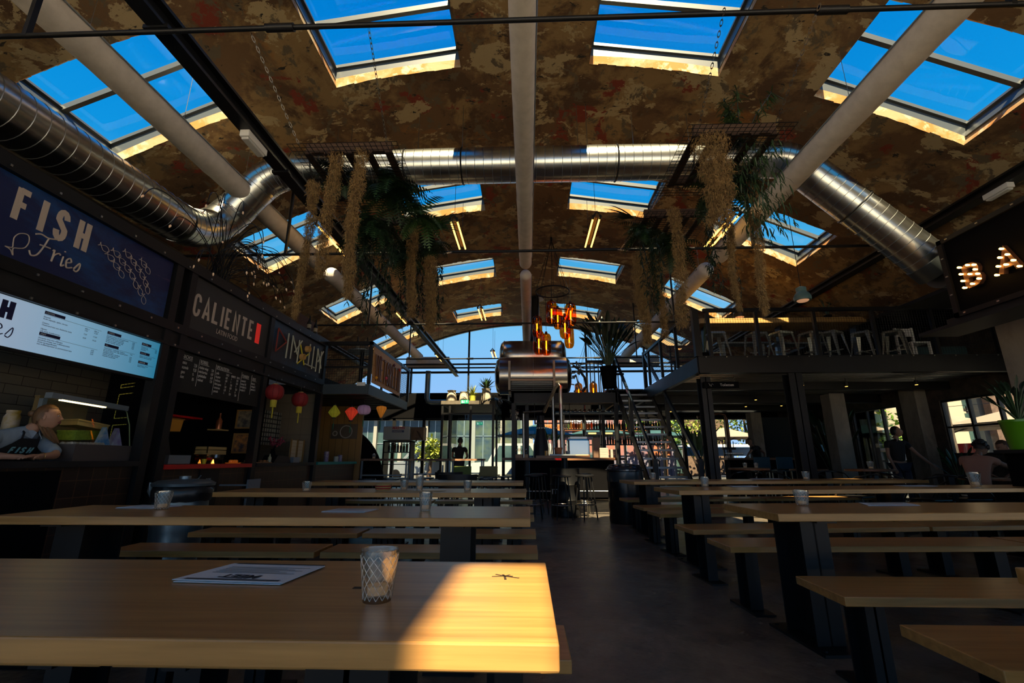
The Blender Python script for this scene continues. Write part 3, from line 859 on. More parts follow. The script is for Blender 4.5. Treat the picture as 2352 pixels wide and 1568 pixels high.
# the fish sign
NAVY = plaster('navy_print', [((.004, .012, .075),), ((.006, .09, .30), .9, .50, .75, (1, .8, 2)), ((.25, .12, .20), 1.5, .66, .80, (1, .5, 3))], 21, .45)
t = thing('shop_sign', 'large navy sign reading FISH Fries with a shoal of white line-drawn fish', 'sign', (XF + .02, 3.2, 2.85))
b = MB(); b.bx(XF, XF + .02, 1.2, 4.62, 2.545, 3.195); b.build('panel', NAVY, t)
b = MB(); word(b, 'FISH', (XF + .02, 3.02, 2.86), RT, UPV, .125, .265, .068, .048, .004); b.build('lettering', CREAM, t, label='bold cream FISH lettering')
def smooth(pts, k=5):
    P = [Vector((x, y, 0)) for x, y in pts]; P = [P[0]] + P + [P[-1]]; out = []
    for i in range(1, len(P) - 2):
        A, B_, C_, D_ = P[i - 1], P[i], P[i + 1], P[i + 2]
        for j in range(k):
            u = j / k; out.append(.5 * (2 * B_ + (C_ - A) * u + (2 * A - 5 * B_ + 4 * C_ - D_) * u * u + (3 * B_ - A - 3 * C_ + D_) * u ** 3))
    return [(p.x, p.y) for p in out] + [pts[-1]]
def stroke(b, pts, org, sc, r=.004):
    o = Vector(org); b.tube([o + Vector((.003, x * sc, y * sc)) for x, y in (smooth(pts) if len(pts) > 2 else pts)], r, 5)
def fishpts(): return [(-.55, .22), (-.38, .03), (-.2, .14), (0, .26), (.28, .24), (.50, .02), (.3, -.20), (0, -.26), (-.2, -.15), (-.38, -.02), (-.6, -.2), (-.5, 0), (-.55, .22)]
b = MB()
scr = [[(0, 1.0), (.25, 1.12), (.6, 1.08), (1.0, 1.22)], [(.62, 1.1), (.5, .6), (.3, .05), (.05, -.1), (-.08, .1)], [(.3, .58), (.8, .62)],
       [(.95, .55), (1.02, .6), (1.0, .0), (1.05, .35), (1.25, .55), (1.35, .5)], [(1.5, .5), (1.48, .0), (1.62, .08)], [(1.52, .75), (1.53, .8)],
       [(1.72, .25), (1.95, .38), (1.85, .55), (1.7, .35), (1.78, .02), (2.05, .12)], [(2.15, .1), (2.4, .5), (2.42, .2), (2.3, 0), (2.15, .05)]]
for s_ in scr: stroke(b, s_, (XF + .02, 3.22, 2.655), .165, .007)
b.build('lettering', CREAM, t, True, label='cream handwritten Fries')
b = MB()
fp = [(x * 1.0, y) for x, y in fishpts()]
a = math.radians(62)
stroke(b, [(x * math.cos(a) - y * math.sin(a), x * math.sin(a) + y * math.cos(a)) for x, y in fp], (XF + .02, 3.13, 2.70), .19, .004)
cols = [(0, 5), (1, 4), (2, 4), (3, 3), (4, 2), (5, 1)]
for k, (yy, zz) in enumerate([(3.80, 2.98), (3.93, 2.985), (4.05, 3.03), (3.88, 2.92), (4.0, 2.94), (4.12, 2.99), (4.24, 3.02), (3.95, 2.87), (4.07, 2.90), (4.18, 2.95), (4.30, 2.98), (4.02, 2.82), (4.14, 2.85), (4.25, 2.90), (4.20, 2.78), (4.31, 2.84), (4.27, 2.73), (4.35, 2.78), (4.33, 2.66)]):
    a = math.radians(-18 - 3 * k)
    stroke(b, [(x * math.cos(a) - y * math.sin(a), x * math.sin(a) + y * math.cos(a)) for x, y in fp], (XF + .02, yy, zz), .105, .0022)
b.build('fish_drawing', CREAM, t, True, label='white line-drawn fish')
# Caliente
t = thing('shop_sign', 'dark grey sign reading CALIENTE with a red bar, LATIN FOOD below', 'sign', (XF + .02, 5.8, 2.9))
b = MB(); b.bx(XF, XF + .02, 4.99, 6.60, 2.545, 3.195); b.build('panel', mat('charcoal_print', (.030, .030, .032), .6), t)
b = MB(); word(b, 'CALIENTE', (XF + .02, 5.01, 2.725), RT, UPV, .135, .265, .036, .038, .004); b.build('lettering', CREAM, t, label='cream condensed CALIENTE lettering')
b = MB(); b.bx(XF + .02, XF + .026, 6.30, 6.40, 2.705, 3.0); b.build('bar', mat('red_glow_print', (.75, .03, .02), .5, emit=(.9, .03, .02), es=.25), t, label='solid red bar')  # the printed bar is given a glow of its own
text('lettering', 'LATIN FOOD', (XF + .024, 5.47, 2.615), .09, RT, UPV, CREAM, t, .001, xs=.82)
# Dim sum in sticks
t = thing('shop_sign', 'blue-black sign spelling DIMSUM with coloured sticks and two steamer baskets', 'sign', (XF + .02, 7.6, 2.9))
b = MB(); b.bx(XF, XF + .02, 6.72, 8.54, 2.545, 3.195); b.build('panel', plaster('blue_black_paint', [((.025, .025, .030),), ((.012, .05, .11), .6, .5, .62, (1, 1, 1)), ((.015, .03, .06), 3, .5, .7, (1, 1, .5))], 40, .5), t)
def sticks(parent, L, m, r=.012):
    for (y0, z0, y1, z1) in L:
        b = MB(); b.tube([(XF + .04, y0, z0), (XF + .045, y1, z1)], r, 6); b.build('stick', m, parent)
sticks(t, [(6.84, 2.70, 6.84, 3.08), (6.84, 3.08, 7.12, 2.92), (6.84, 2.70, 7.12, 2.92)], mat('red_stick', (.22, .03, .025), .5))
GRN = mat('pale_stick', (.42, .45, .38), .5)
sticks(t, [(7.16, 2.66, 7.16, 3.08), (7.30, 2.68, 7.30, 3.08), (7.30, 3.08, 7.50, 2.80), (7.53, 2.66, 7.53, 3.06), (7.42, 2.82, 7.62, 3.07), (7.93, 2.70, 7.93, 3.09), (8.08, 2.66, 8.08, 3.08), (7.80, 2.70, 8.18, 2.70), (8.24, 2.64, 8.24, 3.08), (8.24, 3.08, 8.44, 2.74), (8.40, 2.64, 8.40, 3.06), (8.30, 2.84, 8.48, 3.08)], GRN)
sticks(t, [(7.58, 3.0, 7.78, 2.67), (7.55, 2.65, 7.90, 2.90)], mat('yellow_stick', (.55, .50, .03), .5))
for y, z in ((7.82, 2.97), (7.66, 2.79)):
    b = MB(); b.lathe([(.001, .0), (.055, .0), (.055, .07), (.048, .07), (.046, .02), (.001, .02)], (XF + .03, y, z), 16, Matrix.Rotation(PI / 2, 3, 'Y')); b.build('steamer_basket', STR, t, True)
# menu lightbox of the fish stall
LB = bpy.data.materials.new('menu_lightbox'); LB.use_nodes = True
_n = LB.node_tree; _b = _n.nodes['Principled BSDF']; _t = _n.nodes.new('ShaderNodeTexCoord'); _s = _n.nodes.new('ShaderNodeSeparateXYZ'); _r = _n.nodes.new('ShaderNodeValToRGB'); _m = _n.nodes.new('ShaderNodeMapRange')
_n.links.new(_t.outputs['Object'], _s.inputs[0]); _n.links.new(_s.outputs['Y'], _m.inputs[0]); _m.inputs[1].default_value = -.6; _m.inputs[2].default_value = 1.3
_n.links.new(_m.outputs[0], _r.inputs[0]); _r.color_ramp.elements[0].color = (.42, .48, .62, 1); _r.color_ramp.elements[1].color = (.02, .22, .38, 1)
_q = _r.color_ramp.elements.new(.5); _q.color = (.22, .42, .60, 1)
_n.links.new(_r.outputs[0], _b.inputs['Base Color']); _n.links.new(_r.outputs[0], _b.inputs['Emission Color']); _b.inputs['Emission Strength'].default_value = .62; _b.inputs['Roughness'].default_value = .4
t = thing('menu_lightbox', 'backlit pale blue menu of the fish stall, black print in four columns', 'menu board', (XF + .02, 3.4, 2.07))
b = MB(); b.bx(XF - .01, XF + .025, 1.5, 4.66, 1.885, 2.265); b.build('panel', LB, t)
b = MB(); b.bx(XF - .02, XF + .02, 1.45, 4.70, 1.86, 1.884); b.bx(XF - .02, XF + .02, 1.45, 4.70, 2.266, 2.29); b.build('frame', BLK, t)
NV = mat('navy_ink', (.004, .006, .06), .6)
b = MB(); word(b, 'FISH', (XF + .026, 2.66, 2.09), RT, UPV, .10, .14, .075, .04, .001); b.build('lettering', NV, t)
b = MB()
for s_ in scr: stroke(b, s_, (XF + .024, 2.86, 1.955), .16, .004)
b.build('lettering', NV, t, True)
x_ = XF + .0262
def mtxt(y, z, s, sz=.020, m=NV, bold=0, sh=0): text('lettering', s, (x_, y, z), sz, RT, UPV, m, t, .0004, bold=bold, shear=sh)
b = MB()
for y, z, w_ in ((3.44, 2.215, .17), (3.44, 2.035, .17), (4.02, 2.205, .15), (4.02, 2.085, .15), (4.42, 2.195, .12), (4.42, 2.10, .12), (4.42, 2.005, .12)): b.bx(XF + .025, XF + .0258, y, y + w_, z, z + .026)
for y, z, w_ in ((3.44, 2.209, .52), (3.44, 2.029, .52), (4.02, 2.199, .34), (4.02, 2.079, .34), (4.42, 2.189, .2), (4.42, 2.094, .2), (4.42, 1.999, .2)): b.bx(XF + .025, XF + .0258, y, y + w_, z, z + .002)
b.build('print', NV, t)
for y, z, s_ in ((3.45, 2.221, 'OESTERS'), (3.45, 2.041, 'FRIET'), (4.03, 2.211, 'VISBITES'), (4.03, 2.091, 'VIS'), (4.43, 2.201, 'BROOD'), (4.43, 2.106, 'SALADE'), (4.43, 2.011, 'KAVIAAR')): mtxt(y, z, s_, .018, PAPER)
mtxt(3.44, 2.185, 'Klassiek\nRode wijnazijn, sjalot, citroen\n\nOesters\nOesteraard met een Aziatische twist\n\nHipster\nGin tonic, komkommer', .017)
mtxt(3.80, 2.185, 'PER 2\n7,50\n\n7,50\n\n8,50', .017); mtxt(3.89, 2.185, 'PER 4\n17,50\n\n17,50\n\n19,50', .017)
mtxt(3.44, 2.008, 'Gooische friet met chilimayo\nGooische frietjes met truffelmayonaise\nZoete aardappelfrietjes\nmet truffelmayonaise en parmezaanse kaas', .017); mtxt(3.90, 2.008, '4,50\n4,50\n5,50', .017)
mtxt(4.02, 2.182, 'Garnalenkroketjes met limoenmayonaise\nKibbel kabeljauw met remoulade\nCalamares met limoenmayonaise\nGamba\'s in tempura, sweet chili\nVis-mix: bitterbal, calamares', .0145); mtxt(4.31, 2.182, '8,50\n8,50\n7,50\n8,50\n9,50', .0145)
mtxt(4.02, 2.062, 'Zalmsandwich, Tonijnsalade, Zeebaars\ngroene kruiden creme, radijs, gepofte granen\nPeruaanse ceviche\nGebakken gamba\'s in knoflook\nVissoep met rouille, brioche\nGazpacho met garnalen', .0145); mtxt(4.31, 2.062, '9,50\n\n9,50\n8,50\n7,50\n7,50', .0145)
mtxt(4.42, 2.172, 'Hamburgervis\nGerookte zalm\nKrabsalade', .0145); mtxt(4.42, 2.077, 'Wakame met sesam, edamame\nHollandse salade met garnalen', .0125); mtxt(4.42, 1.982, 'Royal classic per 10 gram\nBeluga per 30 gram', .0125); mtxt(4.60, 2.172, '6,50\n6,50\n7,50', .0125)
# chalk board
t = thing('chalkboard', 'black chalkboard menu headed NACHOS, BORREL, SPECIALITEITEN, PLANKEN and SIDES', 'menu board', (XF + .02, 5.8, 2.04))
b = MB(); b.bx(XF, XF + .02, 4.99, 6.60, 1.80, 2.26); b.build('panel', mat('chalkboard', (.008, .009, .009), .75), t)
x_ = XF + .021
def ctxt(y, z, s, sz=.055, xs=.55): text('lettering', s, (x_, y, z), sz, RT, UPV, CHALK, t, .0004, xs=xs)
for y, z, s_, sz in ((5.0, 2.19, 'NACHOS', .062), (5.30, 2.185, 'BORREL', .062), (5.60, 2.18, 'SPECIALITEITEN', .056), (6.14, 2.165, 'PLANKEN', .056), (6.38, 2.16, 'SIDES', .056)): ctxt(y, z, s_, sz, .62)
ctxt(4.98, 2.125, '-classico\n-guacamole\n-vegano\n-deluxe'); ctxt(5.20, 2.12, '7,50\n9,50\n9-\n10-')
ctxt(5.29, 2.12, '-chicken wings\n-mini burritos\n-gehaktballen\n-makreel', .05); ctxt(5.51, 2.12, '7,50\n6,50\n6,50\n7,50', .046)
ctxt(5.60, 2.11, '-pollo\n-al pastor\n-barbacoa\n-birria queso\n-camarones\n-pescado', .046); ctxt(5.80, 2.12, 'TACO\n6,50\n6,50\n7-\n7,50\n6,50\n7-', .040); ctxt(5.91, 2.12, 'BURRITO\n7-\n7-\n7,50\n8,50\n7-\n7,50', .040); ctxt(6.03, 2.12, 'BOWL\n8,50\n8,50\n9-\n9,50\n8-\n9,50', .040)
ctxt(6.13, 2.10, '-spareribs 9-\n-asperges 9,50\n-borrelplank 12-\n-tacoplank 17-', .042, .5); ctxt(6.37, 2.10, '-nachos 3,-\n-aardappel 3-\n-guacamole 2-', .042, .5)
b = MB()
for y, z0 in ((5.28, 1.90), (5.585, 1.84), (6.12, 1.83), (6.36, 1.95)): b.bx(x_ - .001, x_ + .0005, y, y + .004, z0, 2.23)
for y, w_, z in ((5.0, .16, 2.178), (5.30, .16, 2.173), (5.60, .31, 2.170), (6.14, .16, 2.155), (6.38, .11, 2.15)): b.bx(x_ - .001, x_ + .0005, y, y + w_, z, z + .004)
b.build('ruling', CHALK, t)
# lanterns
def lantern(c, r, h, col, lab, shape, strength=1.0, kind='red round'):
    m = mat('lantern_silk', col, .7, emit=col, es=strength)
    t = thing('paper_lantern', lab, 'lantern', c, None)
    x, y, z = c
    prof = [(max(.01, r * f), h * (g - .5)) for f, g in smooth(shape, 4)]
    b = MB(); n = 24; vs_ = []
    for rr, zz in prof:
        for k in range(n): vs_.append((x + rr * (1 - .03 * (k % 2)) * math.cos(2 * PI * k / n), y + rr * (1 - .03 * (k % 2)) * math.sin(2 * PI * k / n), z + zz))
    b.add(vs_, [(i * n + k, i * n + (k + 1) % n, (i + 1) * n + (k + 1) % n, (i + 1) * n + k) for i in range(len(prof) - 1) for k in range(n)])
    b.build('shade', m, t, True)
    b = MB()
    for k in range(10): a = 2 * PI * k / 10; b.tube([(x + rr * 1.005 * math.cos(a), y + rr * 1.005 * math.sin(a), z + zz) for rr, zz in prof], .0022, 4)
    b.build('ribs', mat('lantern_rib', tuple(q * .35 for q in col), .7), t, True)
    b = MB(); b.lathe([(r * .32, -h * .54), (r * .32, -h * .46)], c, 14); b.lathe([(r * .32, h * .46), (r * .32, h * .54)], c, 14); b.build('rim', STR if kind == 'red round' else BLK, t)
    b = MB()
    if kind == 'red round': b.lathe([(r * .33, -h * .52 - .1), (r * .36, -h * .52)], c, 12); b.tube([(x, y, z - h * .52 - .1), (x, y, z - h * .52 - .26)], .010, 6)
    else: b.tube([(x, y, z - h * .5), (x, y, z - h * .5 - .12)], .004, 5); b.tube([(x, y, z - h * .5 - .12), (x, y, z - h * .5 - .24)], [.012, .008], 6)
    b.build('tassel', mat('tassel', (.45, .38, .03) if kind == 'red round' else (.02, .16, .10), .8), t)
    b = MB(); b.tube([(x, y, z + h * .5), (x, y, 2.28)], .003, 4); b.build('cord', BLK, t)
    b = MB(); b.tube([(x, y, z - h * .22), (x, y, z + h * .18)], .012, 6); b.build('bulb', LAMP if kind != 'red round' else m, t)
ROUND = [(.3, 0), (.72, .1), (.93, .28), (1, .5), (.93, .72), (.72, .9), (.3, 1)]
lantern((-3.72, 6.55, 2.01), .125, .23, (.20, .008, .010), 'red round lantern with yellow tassel, nearer the chalkboard', ROUND, .02)
lantern((-3.72, 7.32, 2.00), .125, .23, (.20, .008, .010), 'red round lantern with yellow tassel, nearer the balcony', ROUND, .02)
DROP = [(.18, 0), (.5, .12), (.85, .28), (1, .42), (.75, .62), (.35, .85), (.15, 1)]
TOP = [(.1, 0), (.35, .2), (.7, .5), (.98, .78), (.9, .92), (.4, 1)]
lantern((-4.02, 9.4, 2.02), .12, .27, (.32, .30, .02), 'yellow-green silk lantern hanging under the balcony', DROP, .18, 'silk')
lantern((-3.62, 9.3, 1.96), .13, .29, (.75, .05, .02), 'red silk lantern hanging under the balcony', [(.1, 0), (.4, .2), (.85, .5), (1, .65), (.6, .85), (.15, 1)], .28, 'silk')
lantern((-3.40, 9.4, 2.05), .14, .20, (.36, .22, .36), 'lilac silk lantern hanging under the balcony', ROUND, .12, 'silk')
lantern((-3.10, 9.6, 2.02), .11, .26, (.60, .20, .02), 'orange top-shaped silk lantern under the balcony edge', TOP, .25, 'silk')
# display case and goods on the fish counter
t = thing('display_case', 'glass display counter with a grey steel base on the fish counter', 'display case', (-4.3, 4.4, 1.035))
b = MB(); b.bx(-4.52, -4.07, 4.06, 4.71, 1.036, 1.185); b.build('base', mat('case_steel', (.10, .085, .08), .5, .4), t)
g = MB(); g.quad((-4.12, 4.08, 1.185), (-4.12, 4.69, 1.185), (-4.20, 4.66, 1.54), (-4.20, 4.08, 1.54)); g.quad((-4.20, 4.08, 1.54), (-4.20, 4.66, 1.54), (-4.5, 4.66, 1.60), (-4.5, 4.08, 1.60)); g.quad((-4.12, 4.69, 1.185), (-4.20, 4.66, 1.54), (-4.5, 4.66, 1.60), (-4.5, 4.69, 1.185)); g.build('glass', PANE, t)
b = MB(); b.bar((-4.22, 3.86, 1.60), (-4.22, 4.66, 1.565), .07, .05); b.bx(-4.52, -4.48, 4.06, 4.10, 1.185, 1.60); b.build('rail', GREY, t)
b = MB(); b.bar((-4.20, 3.95, 1.568), (-4.20, 4.40, 1.552), .03, .012); b.build('light_strip', mat('case_light', (1, .8, .4), .4, emit=(1, .72, .3), es=5), t)
b = MB(); b.tube([(-4.12, 4.69, 1.185), (-4.16, 4.68, 1.40), (-4.20, 4.66, 1.53), (-4.26, 4.66, 1.58)], .005, 6); b.build('glass_edge', mat('glass_edge', (.25, .32, .15), .3), t)
b = MB()
for k in range(60): b.ball((-4.2 + rnd.uniform(-.12, .06), 4.10 + rnd.uniform(0, .38), 1.19), .02, 6, 4)
b.build('crushed_ice', mat('ice', (.40, .38, .34), .5), t)['kind'] = 'stuff'
GP = mat('green_print', (.26, .36, .03), .6, col2=(.16, .24, .02), scale=60)
WD = mat('box_wood', (.40, .27, .09), .6)
for (x, y, z, sx_, sy, sz, rz, rx, m_, lab, nm) in ((-4.36, 4.36, 1.275, .16, .30, .085, .15, .05, GP, 'green patterned carton in the display case', 'carton'), (-4.36, 4.40, 1.375, .2, .30, .05, -.12, -.12, WD, 'pale wooden box on the green carton', 'wooden_box'),
        (-4.62, 4.38, 1.42, .05, .50, .42, 0, 0, mat('brown_card', (.20, .13, .045), .8), 'tall brown cardboard box behind the display case', 'cardboard_box')):
    M = Matrix.Rotation(rz, 3, 'Z') @ Matrix.Rotation(rx, 3, 'X'); b = MB(); b.cb((0, 0, 0), (sx_, sy, sz), M); b.cb(M @ Vector((0, 0, sz / 2)), (sx_ + .010, sy + .010, .016), M)
    o = b.build(nm, m_, None, bevel=.003); o.location = (x, y, z); tag(o, lab, 'box')
for y, c_, lab in ((4.45, (.06, .28, .6), 'blue printed triangular flyer stand in the display case'), (4.59, (.32, .22, .5), 'lilac and red printed triangular flyer stand in the display case')):
    b = MB(); b.prism([(y - .065, 1.186), (y + .065, 1.186), (y - .01, 1.36)], -4.22, -4.17, 'x'); tag(b.build('flyer_stand', mat('flyer', c_, .6, col2=(.5, .55, .65), scale=14)), lab, 'flyer stand')
b = MB(); b.lathe([(.001, 0), (.055, 0), (.06, .03), (.06, .14), (.045, .17), (.05, .18), (.05, .2), (.001, .2)], (-4.8, 4.12, 1.295), 16)
o = b.build('mustard_tub', mat('mustard', (.45, .28, .03), .4, col2=(.6, .5, .4), scale=10), None, True); tag(o, 'yellow and white mustard tub on the shelf behind the woman', 'tub')
b = MB(); b.bx(-5.1, -4.65, 3.2, 4.4, 1.26, 1.295); tag(b.build('shelf', DARK), 'dark work shelf behind the fish counter', 'shelf')
# yellow dashed frames on the slanting divider
for (p, q, z0, z1, lab) in (((-5.03, 5.43), (-4.39, 5.13), 1.53, 1.82, 'yellow dashed square frame on the black wall of the fish stall'), ((-5.03, 5.43), (-4.39, 5.13), 1.90, 1.94, 'second yellow dashed frame high on the black wall, mostly behind the menu'), ((-5.03, 5.43), (-4.55, 5.205), 1.18, 1.45, 'third yellow dashed frame low on the black wall, behind the display case')):
    b = MB(); n = 9; P = lambda u_, z: Vector((p[0] + (q[0] - p[0]) * u_ + .03, p[1] + (q[1] - p[1]) * u_ - .035, z))
    for k in range(n):
        for z in (z0, z1): b.bar(P(k / n, z), P((k + .8) / n, z), .008)
        for u_ in (0, 1): b.bar(P(u_, z0 + (z1 - z0) * k / n), P(u_, z0 + (z1 - z0) * (k + .8) / n), .008)
    tag(b.build('wall_frame', mat('yellow_dash', (.45, .38, .06), .5, emit=(.5, .4, .05), es=.12)), lab, 'frame')
# Latin stall interior
b = MB(); b.bx(-5.1, -4.85, 5.75, 6.7, 1.62, 1.65); tag(b.build('shelf', RED), 'red-edged shelf at the back of the Latin food stall', 'shelf')
t = thing('food_container', 'amber plastic food container hanging at the back of the Latin stall', 'container', (-4.85, 5.95, 1.45)); b = MB(); b.prism([(5.72, 1.58), (6.2, 1.58), (6.17, 1.42), (5.75, 1.42)], -4.95, -4.75, 'x'); b.build('tub', mat('amber_glow_plastic', (.30, .13, .02), .35, emit=(.6, .25, .03), es=.05), t)  # tub plastic glows faintly by itself, with no lamp inside
b = MB(); b.bx(-4.96, -4.74, 5.71, 6.21, 1.575, 1.59); b.build('lid', mat('amber_lid', (.35, .18, .04), .4), t)
for (z0, z1, lab, c1, c2) in ((1.50, 1.78, 'gold-framed picture of bowls of food, upper of two', (.05, .05, .05), (.30, .26, .16)), (1.14, 1.43, 'gold-framed picture of a heaped plate of nachos, lower of two', (.04, .04, .05), (.50, .22, .05))):
    t = thing('picture', lab, 'picture', (-4.24, 6.8, (z0 + z1) / 2), 'gold-framed food pictures')
    b = MB(); x0, x1 = -4.40, -4.06
    for a_ in ((x0, x1, z0, z0 + .02), (x0, x1, z1 - .02, z1), (x0, x0 + .02, z0 + .021, z1 - .021), (x1 - .02, x1, z0 + .021, z1 - .021)): b.bx(a_[0], a_[1], 6.79, 6.835, a_[2], a_[3])
    b.build('frame', mat('gold_frame', (.30, .17, .05), .4), t)
    b = MB(); b.bx(x0 + .02, x1 - .02, 6.81, 6.82, z0 + .02, z1 - .02); b.build('print', mat('food_print', c1, .4, col2=c2, scale=16), t)
t = thing('cash_register', 'dark till on the Latin food counter', 'till', (-4.25, 5.2, 1.0))
b = MB(); b.bx(-4.4, -4.12, 5.25, 5.6, 1.0, 1.10); b.build('drawer', GREY, t); b = MB(); b.prism([(5.15, 1.1), (5.5, 1.1), (5.42, 1.30), (5.22, 1.30)], -4.4, -4.3, 'x'); b.build('screen', DARK, t)
t = thing('wooden_crate', 'small wooden crate of jars glowing orange on the Latin counter', 'crate', (-4.15, 6.0, 1.0))
b = MB()
for z in (1.13, 1.175): b.bx(-4.25, -4.24, 5.82, 6.2, z, z + .035); b.bx(-4.09, -4.08, 5.82, 6.2, z, z + .035); b.bx(-4.25, -4.08, 6.19, 6.2, z, z + .035); b.bx(-4.25, -4.08, 5.82, 5.83, z, z + .035)
b.bx(-4.25, -4.08, 5.82, 6.2, 1.115, 1.128); b.build('slats', WD, t)
b = MB(); b.bx(-4.24, -4.09, 5.84, 6.18, .996, 1.114); b.build('glass_box', glassmat('brown_glass', (.5, .35, .2), fac=.15), t)
b = MB(); b.tube([(-4.15, 6.06, 1.0), (-4.15, 6.06, 1.05)], [.018, .004], 8); tag(b.build('candle_flame', LAMP), 'small orange flame inside the crate glass', 'flame')
b = MB(); b.lathe([(.001, 0), (.09, 0), (.10, .012), (.001, .012)], (-4.12, 6.44, .997), 18)
for k in range(7): b.ball((-4.12 + rnd.uniform(-.05, .05), 6.44 + rnd.uniform(-.06, .06), 1.025), .022, 8, 5)
tag(b.build('snack_plate', mat('glowing_food', (.55, .16, .02), .5, emit=(.8, .2, .02), es=.12), None, True), 'plate of orange chips at the end of the red counter', 'plate')  # plate and chips carry a faint added glow
t = thing('bottle', 'copper bottle on a wall shelf beside the pictures', 'bottle', (-4.45, 6.5, 1.47)); b = MB(); b.lathe([(.04, 0), (.04, .12), (.012, .17), (.012, .23), (.001, .23)], (-4.45, 6.5, 1.47), 14); b.build('bottle', mat('copper', (.5, .16, .06), .3, .7), t, True)
b = MB(); b.bx(-4.54, -4.36, 6.4, 6.6, 1.45, 1.468); tag(b.build('shelf', WD), 'tiny wooden shelf holding the copper bottle', 'shelf')
for y, lab in ((5.79, 'yellow cup on the dark part of the Latin counter'),):
    b = MB(); b.lathe([(.02, 0), (.03, .06), (.027, .06), (.018, .01)], (-4.08, y, .997), 12); tag(b.build('cup', mat('yellow_cup', (.7, .55, .02), .5), None, True), lab, 'cup')
# dim sum stall interior
t = thing('blossom_vase', 'black vase of pink blossom twigs on the dim sum counter', 'vase', (-4.3, 7.75, 1.0))
b = MB(); b.lathe([(.09, 0), (.05, .12), (.03, .2), (.04, .22)], (-4.3, 7.75, 1.0), 14); b.build('vase', BLK2, t, True)
b = MB(); tw = MB(); PINK = mat('blossom_pink', (.28, .03, .06), .7)
for k in range(9):
    a = rnd.uniform(-1.1, 1.1); L = rnd.uniform(.15, .4); p = Vector((-4.3, 7.75, 1.2)); q = p + Vector((rnd.uniform(-.08, .12), math.sin(a) * L * .8, L * .6)); tw.tube([p, (p + q) / 2 + Vector((0, 0, .04)), q], .003, 4)
    for j in range(9): f_ = rnd.uniform(.4, 1); c = p + (q - p) * f_; b.ball((c.x + rnd.uniform(-.02, .02), c.y + rnd.uniform(-.025, .025), c.z + rnd.uniform(-.02, .03)), .014, 6, 4)
b.build('blossom', PINK, t); tw.build('twig', BLK2, t)
t = thing('paper_screen', 'small folding shoji screen with cream panes on the dim sum counter', 'screen', (-4.12, 8.2, 1.0))
b = MB(); b.bx(-4.14, -4.13, 7.98, 8.44, 1.01, 1.38); b.build('panes', mat('rice_paper', (.42, .36, .24), .8), t)
b = MB()
for y in (7.98, 8.2, 8.21, 8.44): b.bx(-4.13, -4.11, y - .01, y + .01, 1.0, 1.40)
for k in range(7): b.bx(-4.13, -4.12, 7.98, 8.44, 1.03 + k * .06, 1.033 + k * .06)
b.build('lattice', mat('lattice_wood', (.22, .12, .03), .6), t)
b = MB(); b.bx(-4.7, -4.65, 7.7, 8.5, 1.3, 1.9); 
for k in range(9): b.bx(-4.65, -4.64, 7.7 + k * .1, 7.705 + k * .1, 1.3, 1.9)
tag(b.build('window_lattice', tiles('lattice_panes', (.30, .28, .22), (.26, .25, .2), (.01, .01, .01), 1.0, .08, .08, .012, .5, 'yz', 0)), 'lattice of square panes behind the blossom vase', 'screen')
t = thing('cash_register', 'black till on the dim sum counter', 'till', (-4.2, 7.7, 1.0)); b = MB(); b.prism([(7.42, 1.0), (7.95, 1.0), (7.88, 1.1), (7.52, 1.12)], -4.3, -4.08, 'x'); b.build('body', BLK, t)
b = MB(); b.bx(-4.2, -4.05, 8.1 - .12, 8.1 + .1, 1.0, 1.09); tag(b.build('card_box', GREY), 'small grey box in front of the shoji screen', 'box')
b = MB(); b.lathe([(.025, 0), (.027, .08), (.012, .10), (.005, .14)], (-4.1, 7.32, 1.0), 10); tag(b.build('sauce_bottle', mat('sauce', (.45, .42, .25), .4), None, True), 'pale sauce bottle on the dim sum counter', 'bottle')
b = MB(); b.bx(-4.25, -4.0, 6.80, 7.22, 1.0, 1.012)
for k in range(14): b.ball((-4.12 + rnd.uniform(-.08, .08), 6.84 + k * .027, 1.025), .02, 7, 4)
tag(b.build('snack_tray', mat('fried_snack', (.32, .15, .05), .7), None, True), 'tray of fried snacks at the near end of the dim sum counter', 'tray')
b = MB(); b.bx(-5.1, -4.7, 6.92, 7.6, 1.75, 2.1); tag(b.build('extractor_hood', DARK), 'grey extractor hood in the dim sum stall', 'hood')
# pine wall picture and goods on the teal counter
t = thing('picture', 'picture of a round bowl of noodles on the pine wall', 'picture', (-4.3, 10.7, 1.7))
b = MB(); b.bx(-4.62, -4.0, 10.72, 10.745, 1.52, 1.86); b.build('print', mat('dark_print', (.10, .08, .06), .5), t)
b = MB(); b.ring((-4.26, 10.715, 1.68), .14, .012, 24, 6, Matrix.Rotation(PI / 2, 3, 'X')); b.ring((-4.52, 10.715, 1.64), .05, .012, 16, 6, Matrix.Rotation(PI / 2, 3, 'X')); b.build('bowl_rim', mat('bowl_white', (.35, .33, .30), .5), t)
for y, c_, lab, h in ((10.1, (.12, .06, .20), 'purple patterned tin on the teal counter', .13), (9.9, (.35, .40, .25), 'pale jar with green herbs on the teal counter', .10), (9.75, (.20, .10, .30), 'purple and white packet behind the jar on the teal counter', .2)):
    b = MB(); b.lathe([(.05, 0), (.05, h), (.04, h + .01), (.001, h + .01)], (-4.1 if h < .2 else -4.25, y, 1.006), 14); tag(b.build('tin', mat('tin', c_, .4, col2=(.4, .38, .4), scale=30), None, True), lab, 'tin')
t = thing('bottle', 'two dark bottles', 'bottle', (0, 0, 0)); b = MB(); b.lathe([(.035, 0), (.037, .16), (.014, .22), (.013, .29), (.001, .29)], (0, 0, 0), 14); b.build('body', mat('dark_bottle', (.012, .010, .008), .15), t, True)
b = MB(); b.lathe([(.0375, .05), (.0375, .12)], (0, 0, 0), 14); b.build('paper_label', mat('bottle_paper', (.25, .22, .16), .6), t, True)
